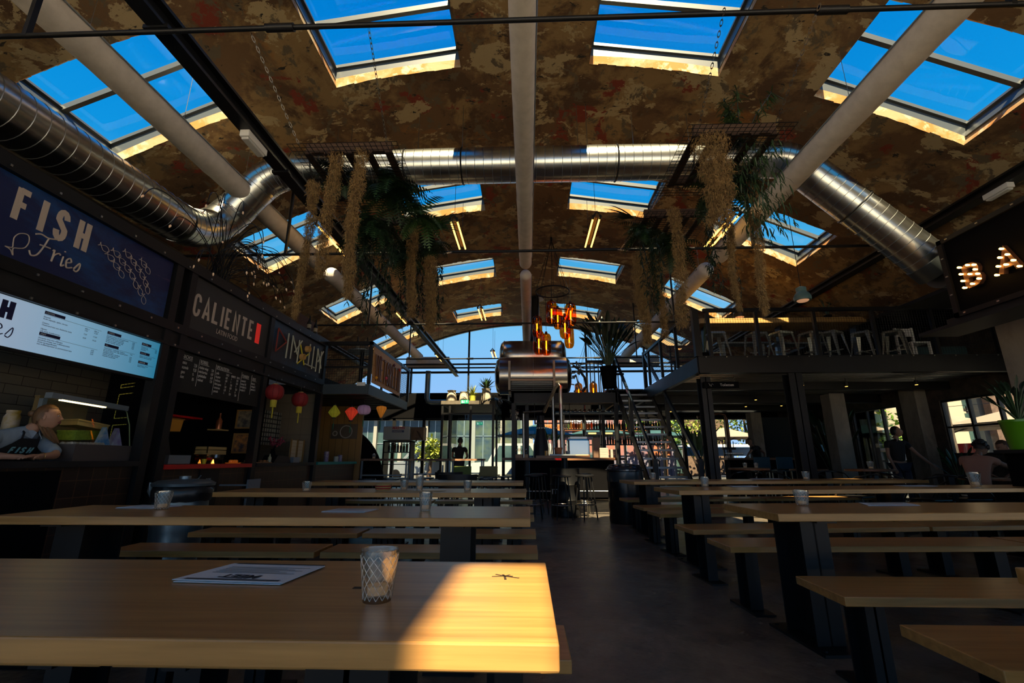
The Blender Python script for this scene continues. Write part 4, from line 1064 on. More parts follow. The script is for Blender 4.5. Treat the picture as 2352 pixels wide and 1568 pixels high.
arrange(t, [((-3.98, 7.85, 3.32), 0, 'dark wine bottle on the stall roof, nearer the viewer'), ((-3.98, 8.10, 3.32), 0, 'dark wine bottle on the stall roof, nearer the balcony'),
            ((-3.50, 9.0, 3.22), 0, 'red-brown bottle on the round balcony table, left of two'), ((-3.32, 9.05, 3.22), 0, 'red-brown bottle on the round balcony table, right of two')], 'bottles on the roofs and the balcony')
b = MB(); b.bx(-4.15, -4.1, 7.7, 8.35, 3.32, 3.62); tag(b.build('crate_board', mat('dark_wood', (.06, .03, .02), .7)), 'dark wooden board behind the two wine bottles on the stall roof', 'board')
# ================================================================ balcony over the last stall
BX, BY0, BY1 = -3.07, 8.62, 11.5
MESHW = mat('mesh_wire', (.02, .02, .022), .5, .6)
def wirepanel(b, p, r, u, W_, H_, step, th=.004):
    p, r, u = Vector(p), Vector(r), Vector(u)
    n = int(W_ / step)
    for k in range(n + 1): b.bar(p + r * (W_ * k / n), p + r * (W_ * k / n) + u * H_, th)
    n = int(H_ / step)
    for k in range(n + 1): b.bar(p + u * (H_ * k / n), p + u * (H_ * k / n) + r * W_, th)
t = thing('balcony', 'small black steel balcony with wire mesh rails above the teal counter', 'balcony', (-3.6, 10, 2.27))
b = MB(); b.bx(-5.7, BX, BY0, BY1, 2.40, 2.46); b.build('deck', DARK, t)
b = MB(); b.bx(-5.7, BX, BY0 - .02, BY0 + .04, 2.27, 2.46); b.bx(BX - .05, BX + .01, BY0, BY1, 2.27, 2.46); b.build('fascia', mat('blue_grey_steel', (.05, .07, .085), .5, .4), t)
b = MB()
for k in range(9): y = BY0 + .1 + k * .33; b.prism([(y, 2.33), (y + .05, 2.28), (y + .12, 2.28), (y + .17, 2.33), (y + .17, 2.4), (y, 2.4)], -5.7, BX - .06, 'x')
b.build('underside', DARK, t)
for (x, y) in ((-4.02, BY0), (BX, BY0), (BX, 10.68), (BX, BY1)):
    b = MB(); b.bx(x - .03, x + .03, y - .03, y + .03, 2.46, 3.30); b.build('post', BLK, t)
b = MB(); b.bx(-4.05, BX + .03, BY0 - .03, BY0 + .03, 3.24, 3.31); b.build('rail', BLK, t)
b = MB(); b.bx(BX - .03, BX + .03, BY0, BY1 + .03, 3.24, 3.31); b.build('rail', BLK, t)
b = MB(); b.bx(-4.0, BX, BY0 - .01, BY0 + .01, 2.78, 2.82); b.build('rail', BLK, t)
b = MB(); wirepanel(b, (-3.99, BY0, 2.48), (1, 0, 0), (0, 0, 1), .88, .75, .045); b.build('mesh_panel', MESHW, t)
b = MB(); wirepanel(b, (BX, 10.72, 2.48), (0, 1, 0), (0, 0, 1), .75, .75, .045); b.build('mesh_panel', MESHW, t)
t = thing('shop_sign', 'wooden sign spelling VIETGREEN in bamboo sticks on the balcony rail', 'sign', (BX + .04, 9.65, 2.85))
b = MB(); b.bx(BX + .032, BX + .05, 8.66, 10.62, 2.50, 3.22); b.build('panel', tiles('plywood_boards', (.42, .24, .10), (.38, .21, .09), (.10, .05, .02), 1.0, 3.0, .24, .004, .6, 'yz', 0), t)
b = MB(); word(b, 'VIETGREEN', (BX + .05, 8.74, 2.58), RT, UPV, .165, .50, .045, .034, .03); b.build('lettering', mat('bamboo', (.13, .055, .015), .5), t)
for y, z, c_ in ((9.0, 3.06, (.12, .02, .03)), (9.95, 3.10, (.10, .02, .05)), (10.4, 3.08, (.45, .03, .02)), (9.45, 2.72, (.6, .08, .15)), (8.82, 2.62, (.7, .35, .03))):
    b = MB(); b.ball((BX + .075, y, z), .03, 10, 6)
    for k in range(5): b.leaf((BX + .07, y, z), (.3, math.cos(k * 1.3), math.sin(k * 1.3)), .06, .02, 0)
    b.build('flower', mat('silk_flower', c_, .6), t)
t = thing('bistro_table', 'round black high table on the balcony', 'table', (-3.4, 9.05, 2.46))
b = MB(); b.lathe([(.30, 0), (.30, .02)], (-3.4, 9.05, 3.19), 28); b.build('tabletop', GREY, t); b = MB(); b.tube([(-3.4, 9.05, 2.48), (-3.4, 9.05, 3.19)], .04, 12); b.lathe([(.2, 0), (.2, .02)], (-3.4, 9.05, 2.46), 20); b.build('pedestal', BLK, t)
b = MB(); b.bx(-3.28, -3.12, BY0 - .06, BY0 - .02, 2.42, 2.49); tag(b.build('junction_box', WHITE, None, bevel=.004), 'small white box on the front edge of the balcony', 'box')
# ================================================================ galvanised bin by the stalls
t = thing('waste_bin', 'galvanised steel bin with a lid and a black liner by the stall post', 'bin', (-3.42, 4.62, 0))
ZB = mat('bin_zinc', (.22, .28, .31), .38, .8, rvar=.1, scale=8)
b = MB(); x, y = -3.42, 4.62
b.lathe([(.19, 0), (.20, .02)] + [(.20 + .035 * k / 12 + (.005 if k % 3 == 1 else 0), .05 + .67 * k / 12) for k in range(13)] + [(.245, .74)], (x, y, 0), 32); b.build('body', ZB, t, True)
b = MB(); n = 32; prof = [(.243, .80), (.262, .76), (.258, .70), (.248, .66)]; vs_ = []
for r_, z in prof:
    for k in range(n): q = rnd.uniform(-.008, .008); vs_.append((x + (r_ + q) * math.cos(2 * PI * k / n), y + (r_ + q) * math.sin(2 * PI * k / n), z + q - .0 * k))
b.add(vs_, [(i * n + k, i * n + (k + 1) % n, (i + 1) * n + (k + 1) % n, (i + 1) * n + k) for i in range(3) for k in range(n)]); b.build('liner', mat('bin_liner', (.012, .013, .015), .3), t, True)
b = MB(); b.lathe([(.265, .80), (.27, .825), (.22, .85), (.06, .865), (.05, .865), (.05, .89), (.001, .895)], (x, y, 0), 32); b.build('lid', ZB, t, True)
b = MB(); b.tube([(x - .25, y - .02, .80), (x - .31, y - .04, .82), (x - .30, y - .05, .75), (x - .25, y - .05, .68)], .02, 8); b.tube([(x + .15, y - .1, .85), (x + .22, y - .12, .87), (x + .25, y - .13, .9)], .006, 6); b.build('handle', ZB, t, True)
b = MB(); b.bx(-3.62, -3.60, 6.0, 6.28, 0.35, .80); b.bx(-3.68, -3.61, 6.02, 6.05, .3, .36); b.bx(-3.99, -3.61, 6.02, 6.05, .72, .74)
b.bx(-3.66, -3.56, 5.98, 6.3, 0, .35)
tag(b.build('menu_stand', mat('stand_grey', (.20, .21, .22), .6)), 'pale grey menu stand in front of the Latin counter', 'stand')
# ================================================================ mezzanine on the right
MX0, MX1, MY0, MY1 = 3.40, 10.08, 9.0, 18.6
t = thing('mezzanine', 'black steel mezzanine with wire mesh railing over the right aisle', 'mezzanine', (6.7, 9, 2.7))
b = MB(); b.bx(MX0, MX1, MY0, MY1, 2.98, 3.03); b.build('deck', DARK, t)
b = MB(); b.bx(MX0, MX1, MY0 - .03, MY0 + .02, 2.72, 3.03); b.bx(MX0, MX1, MY0 - .06, MY0 + .06, 2.70, 2.72); b.bx(MX0, MX1, MY0 - .05, MY0 + .06, 3.03, 3.045); b.build('fascia', BLK, t)
b = MB(); b.bx(MX0 - .02, MX0 + .03, MY0, MY1, 2.72, 3.03); b.bx(MX0 - .05, MX0 + .06, MY0, MY1, 2.70, 2.72); b.build('fascia', BLK, t)
b = MB(); UND = mat('corrugated_deck', (.30, .29, .28), .33, .9)
y = MY0 + .1
while y < MY1 - .3:
    b.add([(MX0, y, 2.93), (MX0, y + .04, 2.86), (MX0, y + .12, 2.86), (MX0, y + .16, 2.93), (MX0, y + .2, 2.93), (MX1, y, 2.93), (MX1, y + .04, 2.86), (MX1, y + .12, 2.86), (MX1, y + .16, 2.93), (MX1, y + .2, 2.93)], [(0, 1, 6, 5), (1, 2, 7, 6), (2, 3, 8, 7), (3, 4, 9, 8)]); y += .2
b.build('underside', UND, t)
for yy in (11.2, 13.4, 16.0):
    b = MB(); b.bx(MX0, MX1, yy - .07, yy + .07, 2.62 if yy == 13.4 else 2.68, 2.86); b.build('joist', BLK, t)
def mpost(x, y, w_=.03):
    b = MB(); b.bx(x - w_, x + w_, y - w_, y + w_, 3.04, 4.0); b.build('post', BLK, t)
for x in (3.68, 4.65, 5.80, 6.95, 8.1, 9.25): mpost(x, MY0)
mpost(3.42, MY0, .06)
for y in (10.2, 11.4, 12.6): mpost(MX0, y)
b = MB(); b.bx(3.6, MX1, MY0 - .035, MY0 + .035, 3.97, 4.04); b.build('rail', BLK, t)
b = MB(); b.bx(MX0 - .035, MX0 + .035, MY0, 13.0, 3.97, 4.04); b.build('rail', BLK, t)
for x0, x1 in ((3.72, 4.6), (4.69, 5.75), (5.84, 6.9), (6.99, 8.05), (8.14, 9.2)):
    b = MB(); wirepanel(b, (x0, MY0, 3.08), (1, 0, 0), (0, 0, 1), x1 - x0, .88, .05, .0035); b.build('mesh_panel', MESHW, t)
for y0, y1 in ((9.08, 10.15), (10.25, 11.35), (11.45, 12.55)):
    b = MB(); wirepanel(b, (MX0, y0, 3.08), (0, 1, 0), (0, 0, 1), y1 - y0, .88, .05, .0035); b.build('mesh_panel', MESHW, t)
b = MB()
for k in range(17): b.cb((3.55 + .4 * k, MY0 - .055, 3.02), (.02, .012, .02))
b.build('bolt', STEEL, t)['kind'] = 'stuff'
for (x, y, w_, zt, lab) in ((5.27, 9.14, .26, 2.70, 'black steel column under the front edge of the mezzanine'), (3.66, 9.5, .2, 2.70, 'black steel column beside the stairs')):
    b = MB(); ibeam(b, x, y, 0, zt, w_, .24, .02); b.bx(x - .17, x + .17, y - .17, y + .17, 0, .02); tag(b.build('steel_column', BLK), lab, 'column', None)
for (x, y, w_, zt, lab) in ((7.85, 12.0, .38, 2.68, 'rough concrete column in the right aisle, nearer the viewer'), (7.72, 16.0, .36, 2.60, 'rough concrete column in the right aisle, in front of the far windows'), (7.0, 6.3, .5, 3.9, 'thick concrete column beside the BAR sign, behind the green pot')):
    b = MB(); b.bx(x - w_ / 2, x + w_ / 2, y - w_ / 2, y + w_ / 2, 0, zt); tag(b.build('concrete_column', CONC, None, bevel=.015), lab, 'column')
for (x, y) in ((10.0, 12.1), (10.0, 15.3), (10.0, 8.8)):
    b = MB(); b.bx(x - .2, x + .09, y - .25, y + .25, 0, 3.88); o = b.build('trim_1', CONC, None, bevel=.01); o['kind'] = 'structure'
# bar shelf, stools and things up there
t = thing('bar_shelf', 'long wooden bar shelf with a lit yellow edge up on the mezzanine', 'counter', (6.5, 10.3, 3.03))
b = MB(); b.bx(3.9, 9.4, 9.95, 10.65, 4.02, 4.13); b.build('worktop', mat('pine_slab', (.42, .25, .08), .5, var=.2, scale=4), t)
for x in (4.1, 5.8, 7.5, 9.2):
    b = MB(); b.bx(x - .03, x + .03, 10.2, 10.4, 3.03, 4.02); b.build('leg', BLK, t)
TOL = mat('stool_steel', (.30, .31, .27), .4, .7)
t = thing('metal_stool', '', 'stool', (0, 0, 0))
b = MB(); b.bx(-.16, .16, -.16, .16, .64, .665); b.bx(-.17, .17, -.17, .17, .61, .642); b.build('seat', TOL, t, bevel=.02)
for sx_ in (-1, 1):
    for sy in (-1, 1):
        b = MB(); b.add([(sx_ * .10, sy * .16, .63), (sx_ * .16, sy * .16, .63), (sx_ * .16, sy * .10, .63), (sx_ * .21, sy * .21, 0), (sx_ * .235, sy * .21, 0), (sx_ * .21, sy * .235, 0)], [(0, 1, 4, 3), (1, 2, 5, 4), (2, 0, 3, 5), (0, 2, 1), (3, 4, 5)]); b.build('leg', TOL, t)
b = MB(); b.bx(-.19, .19, -.012, .012, .22, .24); b.bx(-.012, .012, -.19, .19, .24, .26); b.build('crossbar', TOL, t)
st_ = [4.05, 4.95, 5.45, 6.1, 6.5, 7.2, 7.8]
arrange(t, [((x, 9.62 + (.05 if i % 2 else 0), 3.03), .12 * i, 'metal stool up on the mezzanine, number %s from the stair corner' % n_) for i, (x, n_) in enumerate(zip(st_, ('one', 'two', 'three', 'four', 'five', 'six', 'seven')))], 'metal stools behind the mezzanine railing')
t = thing('picnic_bench', 'slatted brown bench and table set at the stair corner of the mezzanine', 'bench', (4.3, 11.5, 3.03)); BRS = mat('brown_slats', (.14, .05, .03), .5)
for z, y in ((3.92, 11.9), (3.80, 11.9), (3.50, 11.6), (3.50, 11.75)):
    b = MB(); b.bx(3.7, 4.9, y, y + .04 if z > 3.6 else y + .1, z, z + (.07 if z > 3.6 else .03)); b.build('slat', BRS, t)
b = MB()
for x in (3.8, 4.8): b.bx(x - .02, x + .02, 11.9, 11.94, 3.03, 3.98); b.bx(x - .02, x + .02, 11.6, 11.64, 3.03, 3.5); b.bx(x - .02, x + .02, 11.6, 11.94, 3.46, 3.5)
b.build('frame', BLK, t)
for (x, y, lab) in ((5.2, 10.9, 'slanting grey bench top seen through the mezzanine mesh, left one'), (6.6, 11.0, 'slanting grey bench top seen through the mezzanine mesh, right one')):
    b = MB(); b.cb((x, y, 3.76), (1.3, .35, .04), Matrix.Rotation(-.0, 3, 'Y')); b.bx(x - .5, x - .44, y - .1, y + .1, 3.03, 3.75); b.bx(x + .44, x + .5, y - .1, y + .1, 3.03, 3.75); tag(b.build('bench', GREY), lab, 'bench')
t = thing('chair', 'white wooden chair at the wall end of the mezzanine', 'chair', (8.4, 9.9, 3.03)); b = MB(); b.bx(8.2, 8.6, 9.7, 10.1, 3.46, 3.49); b.build('seat', WHITE, t)
for x in (8.22, 8.58):
    for y in (9.72, 10.08): b = MB(); b.bx(x - .02, x + .02, y - .02, y + .02, 3.03, 3.46 if y < 10 else 3.9); b.build('leg', WHITE, t)
b = MB(); b.bx(8.22, 8.58, 10.07, 10.09, 3.7, 3.88); b.build('backrest', WHITE, t)
b = MB(); b.bx(8.7, 10.0, 10.4, 11.9, 3.03, 3.55); tag(b.build('lounge_block', mat('teal_cover', (.02, .06, .07), .8), None, bevel=.03), 'dark teal covered furniture at the wall end of the mezzanine', 'sofa')
t = thing('glass_cabinet', 'dark framed glass cabinet on the mezzanine under the duct end', 'cabinet', (7.8, 11.0, 3.03)); b = MB(); b.bx(7.3, 8.3, 10.8, 11.4, 3.03, 4.55); b.build('body', BLK2, t); b = MB(); b.bx(7.35, 7.78, 10.78, 10.795, 3.9, 4.5); b.build('pane', glassmat('dark_pane', (.05, .12, .15), fac=.4), t); b = MB(); b.bx(7.84, 8.25, 10.78, 10.795, 3.9, 4.5); b.build('pane', glassmat('dark_pane2', (.05, .12, .15), fac=.4), t)
# stairs
t = thing('staircase', 'open steel staircase with grating treads climbing to the mezzanine', 'stairs', (3.02, 9.7, 0))
TRD = mat('grating', (.30, .31, .32), .4, .7)
SX0, SX1 = 2.57, 3.47
for i in range(-3, 12):
    z = .70 + .195 * i; y = 10.4 + .233 * i
    b = MB(); b.bx(SX0 + .02, SX1 - .02, y, y + .235, z - .008, z); b.bx(SX0 + .02, SX1 - .02, y, y + .012, z - .045, z - .008); b.build('tread', TRD, t)
for x in (SX0, SX1):
    b = MB(); b.bar((x, 9.55, -.02), (x, 13.2, 3.0), .03, .24); b.build('stringer', BLK, t)
    b = MB(); b.bar((x, 9.62, 1.02), (x, 13.35, 4.12), .045, .10); b.build('handrail', mat('blue_sheen_steel', (.03, .05, .08), .28, .6), t)  # blue sheen of the light is put into the rail colour
    for (y, z0, z1) in ((9.62, 0, 1.06), (13.35, 3.04, 4.14), (11.5, 1.6, 2.55)):
        b = MB(); b.bx(x - .045, x + .045, y - .045, y + .045, z0, z1); b.build('newel_post', BLK, t)
# landing and tank platform
t = thing('tank_platform', 'black steel platform over the bar carrying the tanks, joined to the stair landing', 'platform', (1.0, 14, 2.6))
b = MB(); b.bx(-.45, 3.36, 13.3, 15.2, 2.80, 2.86); b.bx(2.3, 3.36, 13.25, 15.6, 2.98, 3.03); b.build('deck', DARK, t)
b = MB(); b.bx(-.45, 2.5, 12.75, 12.87, 2.58, 2.86); b.bx(-.45, -.38, 12.75, 15.2, 2.58, 2.86); b.bx(2.45, 2.52, 12.75, 15.2, 2.58, 2.86); b.bx(-.45, 2.5, 12.87, 13.3, 2.80, 2.86); b.build('beam', BLK, t)
for x, y in ((-.4, 12.8), (-.02, 13.2), (2.45, 12.8), (-.4, 15.1), (2.45, 15.1)):
    b = MB(); b.bx(x - .05, x + .05, y - .05, y + .05, 0, 2.58); b.build('post', BLK, t)
for (x0, x1, y) in ((1.75, 2.5, 13.4), (2.5, 3.3, 15.5)):
    b = MB(); b.bx(x0, x1, y - .03, y + .03, 3.85, 3.92)
    k = x0
    while k <= x1: b.bx(k - .015, k + .015, y - .015, y + .015, 2.9, 3.85); k += .12
    b.build('railing', BLK, t)
# steel tanks
TANK = mat('tank_steel', (.46, .43, .38), .24, 1.0, rvar=.06, scale=3, stretch=(8, 1, 1))
QY = Matrix.Rotation(PI / 2, 3, 'Y')
def tank(x0, x1, y, z, r, lab):
    t = thing('steel_tank', lab, 'tank', ((x0 + x1) / 2, y, z), 'horizontal brewery tanks')
    L = x1 - x0; dm = .16
    prof = [(.001, 0), (r * .5, .02), (r * .85, .07), (r, dm)] + [(r, dm + (L - 2 * dm) * k / 6) for k in range(1, 7)] + [(r * .85, L - .07), (r * .5, L - .02), (.001, L)]
    b = MB(); b.lathe(prof, (x0, y, z), 48, QY); b.build('shell', TANK, t, True)
    b = MB()
    for f in (.0, 1): b.ring((x0 + dm + f * (L - 2 * dm), y, z), r + .003, .008, 48, 5, QY)
    b.ring((x0 + L * .5, y, z), r + .001, .003, 48, 4, QY); b.build('weld_ring', GALVS, t, True)
    return t
tank(-.95, 1.28, 13.05, 3.40, .54, 'lower horizontal stainless steel tank above the bar')
tank(-.88, 1.22, 13.98, 4.18, .50, 'upper horizontal stainless steel tank, behind the lower one')
t = thing('tank_stand', 'pale steel cradle holding the lower tank, with louvres between its uprights', 'stand', (.1, 12.5, 2.86))
for x in (-.50, .74): b = MB(); b.bx(x - .03, x + .03, 12.42, 12.48, 2.86, 3.72); b.bx(x - .03, x + .03, 12.42, 13.6, 2.861, 2.90); b.build('upright', mat('pale_strut', (.30, .26, .2), .5, .5), t)
b = MB(); b.bx(-.5, .74, 12.43, 12.47, 3.16, 3.20)
b.build('crossbar', mat('pale_strut2', (.42, .30, .2), .5, .5), t)
for k in range(5):
    b = MB(); b.cb((.12, 12.5, 2.9 + k * .05), (1.15, .06, .008), Matrix.Rotation(.5, 3, 'X')); b.build('louvre', GREY, t)
for x in (-.6, .0, .78):
    b = MB(); b.bx(x - .025, x + .025, 14.4, 14.46, 2.86, 4.5); b.build('upright', GREY, t)
t = thing('valve_cluster', 'cluster of steel valves and a black hose at the right end of the lower tank', 'valves', (1.4, 12.9, 3.2))
b = MB()
for k in range(14):
    p = Vector((1.3 + rnd.uniform(0, .35), 12.9 + rnd.uniform(-.3, .1), 2.95 + rnd.uniform(0, .8))); q = p + Vector((rnd.uniform(-.12, .12), rnd.uniform(-.05, .05), rnd.uniform(-.15, .15))); b.tube([p, q], .018, 8); b.ball(tuple(q), .03, 8, 6)
b.tube([(1.27, 12.95, 3.3), (1.4, 12.9, 3.35), (1.45, 12.9, 3.1), (1.5, 12.9, 2.95)], .02, 8); b.build('valves', STEEL, t, True)['kind'] = 'stuff'
b = MB(); b.tube([(1.3, 12.8, 3.65), (1.45, 12.8, 3.55), (1.62, 12.8, 3.3), (1.66, 12.8, 3.05), (1.55, 12.8, 2.9)], .035, 10); b.build('hose', BLK, t, True)
def pipe(name, pts, r, m, lab, cat='pipe', grp=None):
    b = MB(); b.tube(pts, r, 12); return tag(b.build(name, m, None, True), lab, cat, grp)
pipe('beer_pipe', [(.84, 11.6, 1.14), (.84, 11.6, 2.75), (.86, 11.6, 2.86), (.80, 11.6, 2.92), (.72, 11.65, 2.85), (.42, 12.0, 2.25)], .045, STEEL, 'thick steel pipe rising from the bar and elbowing over, in front of the tanks')
pipe('beer_pipe', [(.66, 11.9, 1.14), (.66, 11.9, 2.70)], .04, STEEL, 'thick steel pipe just left of the elbowed pipe')
pipe('beer_pipe', [(-.12, 12.9, 1.1), (-.12, 12.9, 2.3)], .035, STEEL, 'steel pipe rising from the left end of the bar')
pipe('beer_pipe', [(-.12, 12.9, 2.34), (.5, 12.6, 2.34)], .03, STEEL, 'horizontal steel pipe under the platform')
pipe('service_pipe', [(.9, 14.9, 2.5), (3.2, 14.9, 2.5)], .05, GREY, 'long horizontal pipe under the platform behind the stairs')
for k, (z, y, r, lab) in enumerate(((4.62, 17.2, .035, 'upper black service pipe across the far gable'), (4.48, 17.2, .03, 'middle service pipe across the far gable'), (4.36, 17.4, .025, 'lowest service pipe across the far gable'))):
    pipe('service_pipe', [(-6.0, y, z), (-.9, y, z)], r, BLK, lab + ', left of the tanks'); pipe('service_pipe', [(1.3, y, z), (6.2, y, z)], r, BLK, lab + ', right of the tanks')
pipe('drain_duct', [(-4.05, 18.2, 4.55), (-4.05, 18.2, 3.45), (-4.0, 18.2, 3.32), (-3.88, 18.2, 3.27), (-3.0, 18.2, 3.27)], .11, mat('blue_zinc', (.20, .27, .31), .35, .7), 'galvanised pipe bending down beside the far gable window', 'duct')
pipe('flue', [(.28, 15.6, 4.6), (.28, 15.6, 6.72)], .17, BLK, 'black flue rising behind the tanks to the vault', 'flue')
b = MB(); b.lathe([(.34, 0), (.34, .03)], (.28, 15.6, 6.66), 24); tag(b.build('flue_collar', BLK), 'black round collar where the flue meets the vault', 'collar')
# bar
WALN = mat('bar_wood', (.22, .10, .045), .45, var=.3, scale=5, stretch=(1, 8, 8))
t = thing('bar_counter', 'long bar counter with a dark wooden top under the tank platform', 'bar', (1.0, 13.4, 0))
b = MB(); b.bx(-.72, 2.65, 12.95, 13.75, 1.03, 1.10); b.build('worktop', WALN, t)
b = MB(); b.bx(-.45, -.1, 13.1, 13.7, 0, 1.03); b.bx(.04, 2.38, 13.1, 13.7, 0, 1.03); b.build('base', BLK2, t)
b = MB(); b.tube([(-.2, 12.95, .22), (2.3, 12.95, .22)], .025, 10); b.build('foot_rail', STEEL, t, True)
t = thing('barrel_table', 'high table with a wooden top on a black oil drum in front of the bar', 'table', (.72, 9.35, 0))
b = MB(); b.bx(.16, 1.19, 9.05, 9.65, 1.075, 1.125); b.build('tabletop', WALN, t)
b = MB(); b.lathe([(.29, 0), (.295, .02), (.285, .05), (.285, .28), (.298, .3), (.285, .32), (.285, .56), (.298, .58), (.285, .6), (.285, .86), (.295, .885), (.27, .885), (.27, .87), (.001, .87)], (.72, 9.35, 0), 36); b.build('drum', BLK, t, True)
b = MB(); b.tube([(.72, 9.35, .87), (.72, 9.35, 1.075)], .06, 12); b.build('pedestal', BLK, t, True)
text('lettering', 'IT', (.44, 9.055, .42), .13, (1, 0, 0), UPV, CHALK, t, .001)
t = thing('bar_stool', '', 'stool', (0, 0, 0))
b = MB(); b.lathe([(.16, .735), (.175, .745), (.175, .765), (.16, .775), (.001, .775)], (0, 0, 0), 28); b.build('seat', BLK, t, True)
for k in range(4):
    a = PI / 4 + k * PI / 2; b = MB(); b.tube([(.12 * math.cos(a), .12 * math.sin(a), .74), (.21 * math.cos(a), .21 * math.sin(a), 0)], .013, 8); b.build('leg', mat('stool_leg', (.10, .095, .08), .4, .7) if k == 0 else t.children[1].data.materials[0], t, True)
b = MB(); b.ring((0, 0, .25), .185, .009, 28, 6); b.build('foot_ring', STEEL, t, True)
arrange(t, [((.10, 8.98, 0), 0, 'round black bar stool left of the drum table, nearest the aisle benches'), ((.22, 9.75, 0), .3, 'round black bar stool left of the drum table, behind another stool'), ((.62, 8.82, 0), .2, 'round black bar stool directly in front of the drum table'),
    ((1.06, 8.95, 0), .5, 'round black bar stool right of the drum table, in the sun patch'), ((1.12, 9.75, 0), .1, 'round black bar stool right of the drum table, farther back')], 'bar stools round the drum table')
# things on the bar and the drum table
def simple(name, b, m, lab, cat, grp=None, sm=True, bev=0): return tag(b.build(name, m, None, sm, bev), lab, cat, grp)
t = thing('coffee_machine', 'polished steel espresso machine on the bar', 'coffee machine', (1.45, 13.45, 1.1)); b = MB(); b.bx(1.12, 1.74, 13.2, 13.7, 1.14, 1.62); b.build('body', mat('polished_steel', (.62, .60, .52), .15, 1.0), t, bevel=.05); b = MB(); b.bx(1.15, 1.7, 13.25, 13.65, 1.1, 1.14); b.build('base', BLK, t)
b = MB(); b.bx(1.2, 1.68, 13.3, 13.6, 1.62, 1.68); b.build('cup_rail', STEEL, t)
b = MB(); b.bx(1.85, 2.05, 13.3, 13.6, 1.1, 1.66); simple('grinder', b, mat('grinder', (.16, .10, .07), .4, .3), 'brown coffee grinder right of the espresso machine', 'grinder', None, False, .01)
for x, n_, lab in ((2.12, 6, 'stack of white takeaway boxes on the bar, nearer the machine'), (2.42, 5, 'stack of white takeaway boxes on the bar, by the stairs')):
    t = thing('box_stack', lab, 'box stack', (x, 13.3, 1.1))
    for k in range(n_): b = MB(); b.bx(x - .12, x + .12, 13.15, 13.4, 1.102 + k * .045, 1.142 + k * .045); b.build('box', mat('box_card', (.34, .33, .30), .7) if k == 0 else t.children[0].data.materials[0], t)
TERRA = mat('terracotta', (.36, .12, .05), .8)
b = MB(); b.lathe([(.055, 0), (.075, .12), (.082, .12), (.082, .155), (.072, .155), (.06, .02)], (.60, 9.3, 1.125), 18); simple('flower_pot', b, TERRA, 'empty terracotta pot on the drum table', 'pot')
b = MB(); b.bx(.42, .92, 9.12, 9.3, 1.126, 1.150); simple('serving_tray', b, GREY, 'grey tray on the drum table', 'tray', None, False)
b = MB(); b.lathe([(.035, 0), (.035, .09), (.001, .09)], (.36, 9.2, 1.125), 14); simple('drink_glass', b, mat('amber_drink', (.5, .25, .04), .2), 'short amber glass on the drum table', 'glass')
b = MB(); b.lathe([(.035, 0), (.045, .09), (.04, .09), (.03, .01)], (.80, 9.45, 1.126), 14); simple('drink_glass', b, GREY, 'small steel cup on the drum table', 'cup')
b = MB(); b.lathe([(.26, 0), (.26, .1), (.24, .5), (.15, .95), (.12, 1.3), (.12, 1.45)], (.42, 15.2, 1.0), 28); simple('conical_stove', b, mat('blue_black', (.02, .025, .045), .45), 'tall dark conical stove hood behind the bar', 'stove')
b = MB(); b.bx(-.42, .0, 12.98, 13.2, 1.101, 1.19); simple('wooden_tray', b, OAK, 'small wooden tray of glasses at the left end of the bar', 'tray', None, False)
t = thing('wine_glass', '', 'glass', (0, 0, 0)); b = MB(); b.lathe([(.03, 0), (.03, .004), (.004, .01), (.004, .07), (.028, .09), (.036, .12), (.03, .16)], (0, 0, 0), 12); b.build('bowl', CLEAR, t, True)
pl = []
for k in range(6): pl.append(((-.38 + k * .065, 13.03 + .1 * (k % 2), 1.19), 0, 'small glass in the wooden tray on the bar'))
arrange(t, pl, 'glasses in the wooden tray'); 
src = t; 
for k in range(13): o = dup(src, (.28 + k * .075, 14.2, 2.12), 0, 'stemmed glass hanging from the rack behind the bar', 'glasses hanging behind the bar'); o.rotation_euler = (PI, 0, 0)
b = MB(); b.bx(.2, 1.3, 14.1, 14.3, 2.12, 2.14); b.bx(.2, .22, 14.19, 14.21, 2.14, 2.8); b.bx(1.28, 1.3, 14.19, 14.21, 2.14, 2.8); simple('glass_rack', b, BLK, 'hanging rack for stemmed glasses behind the bar', 'rack', None, False)
t = thing('glass_chandelier', 'bunch of clear glasses hanging like a chandelier at the left end of the bar', 'chandelier', (-.38, 13.0, 2.3))
b = MB(); b.ring((-.38, 13.0, 2.42), .13, .008, 20, 5); b.tube([(-.38, 13.0, 2.42), (-.38, 13.0, 2.6)], .006, 5); b.tube([(-.51, 13.0, 2.42), (-.25, 13.0, 2.42)], .006, 5); b.build('ring', BLK, t)
b = MB()
for k in range(36):
    a = k * 2.4; r = .13 * math.sqrt((k + .5) / 36); b.lathe([(.002, .09), (.012, .08), (.022, .04), (.018, 0)], (-.38 + r * math.cos(a), 13.0 + r * math.sin(a), 2.34 - .26 * (k % 5) / 5), 8)
b.build('glasses', CLEAR, t, True)['kind'] = 'stuff'
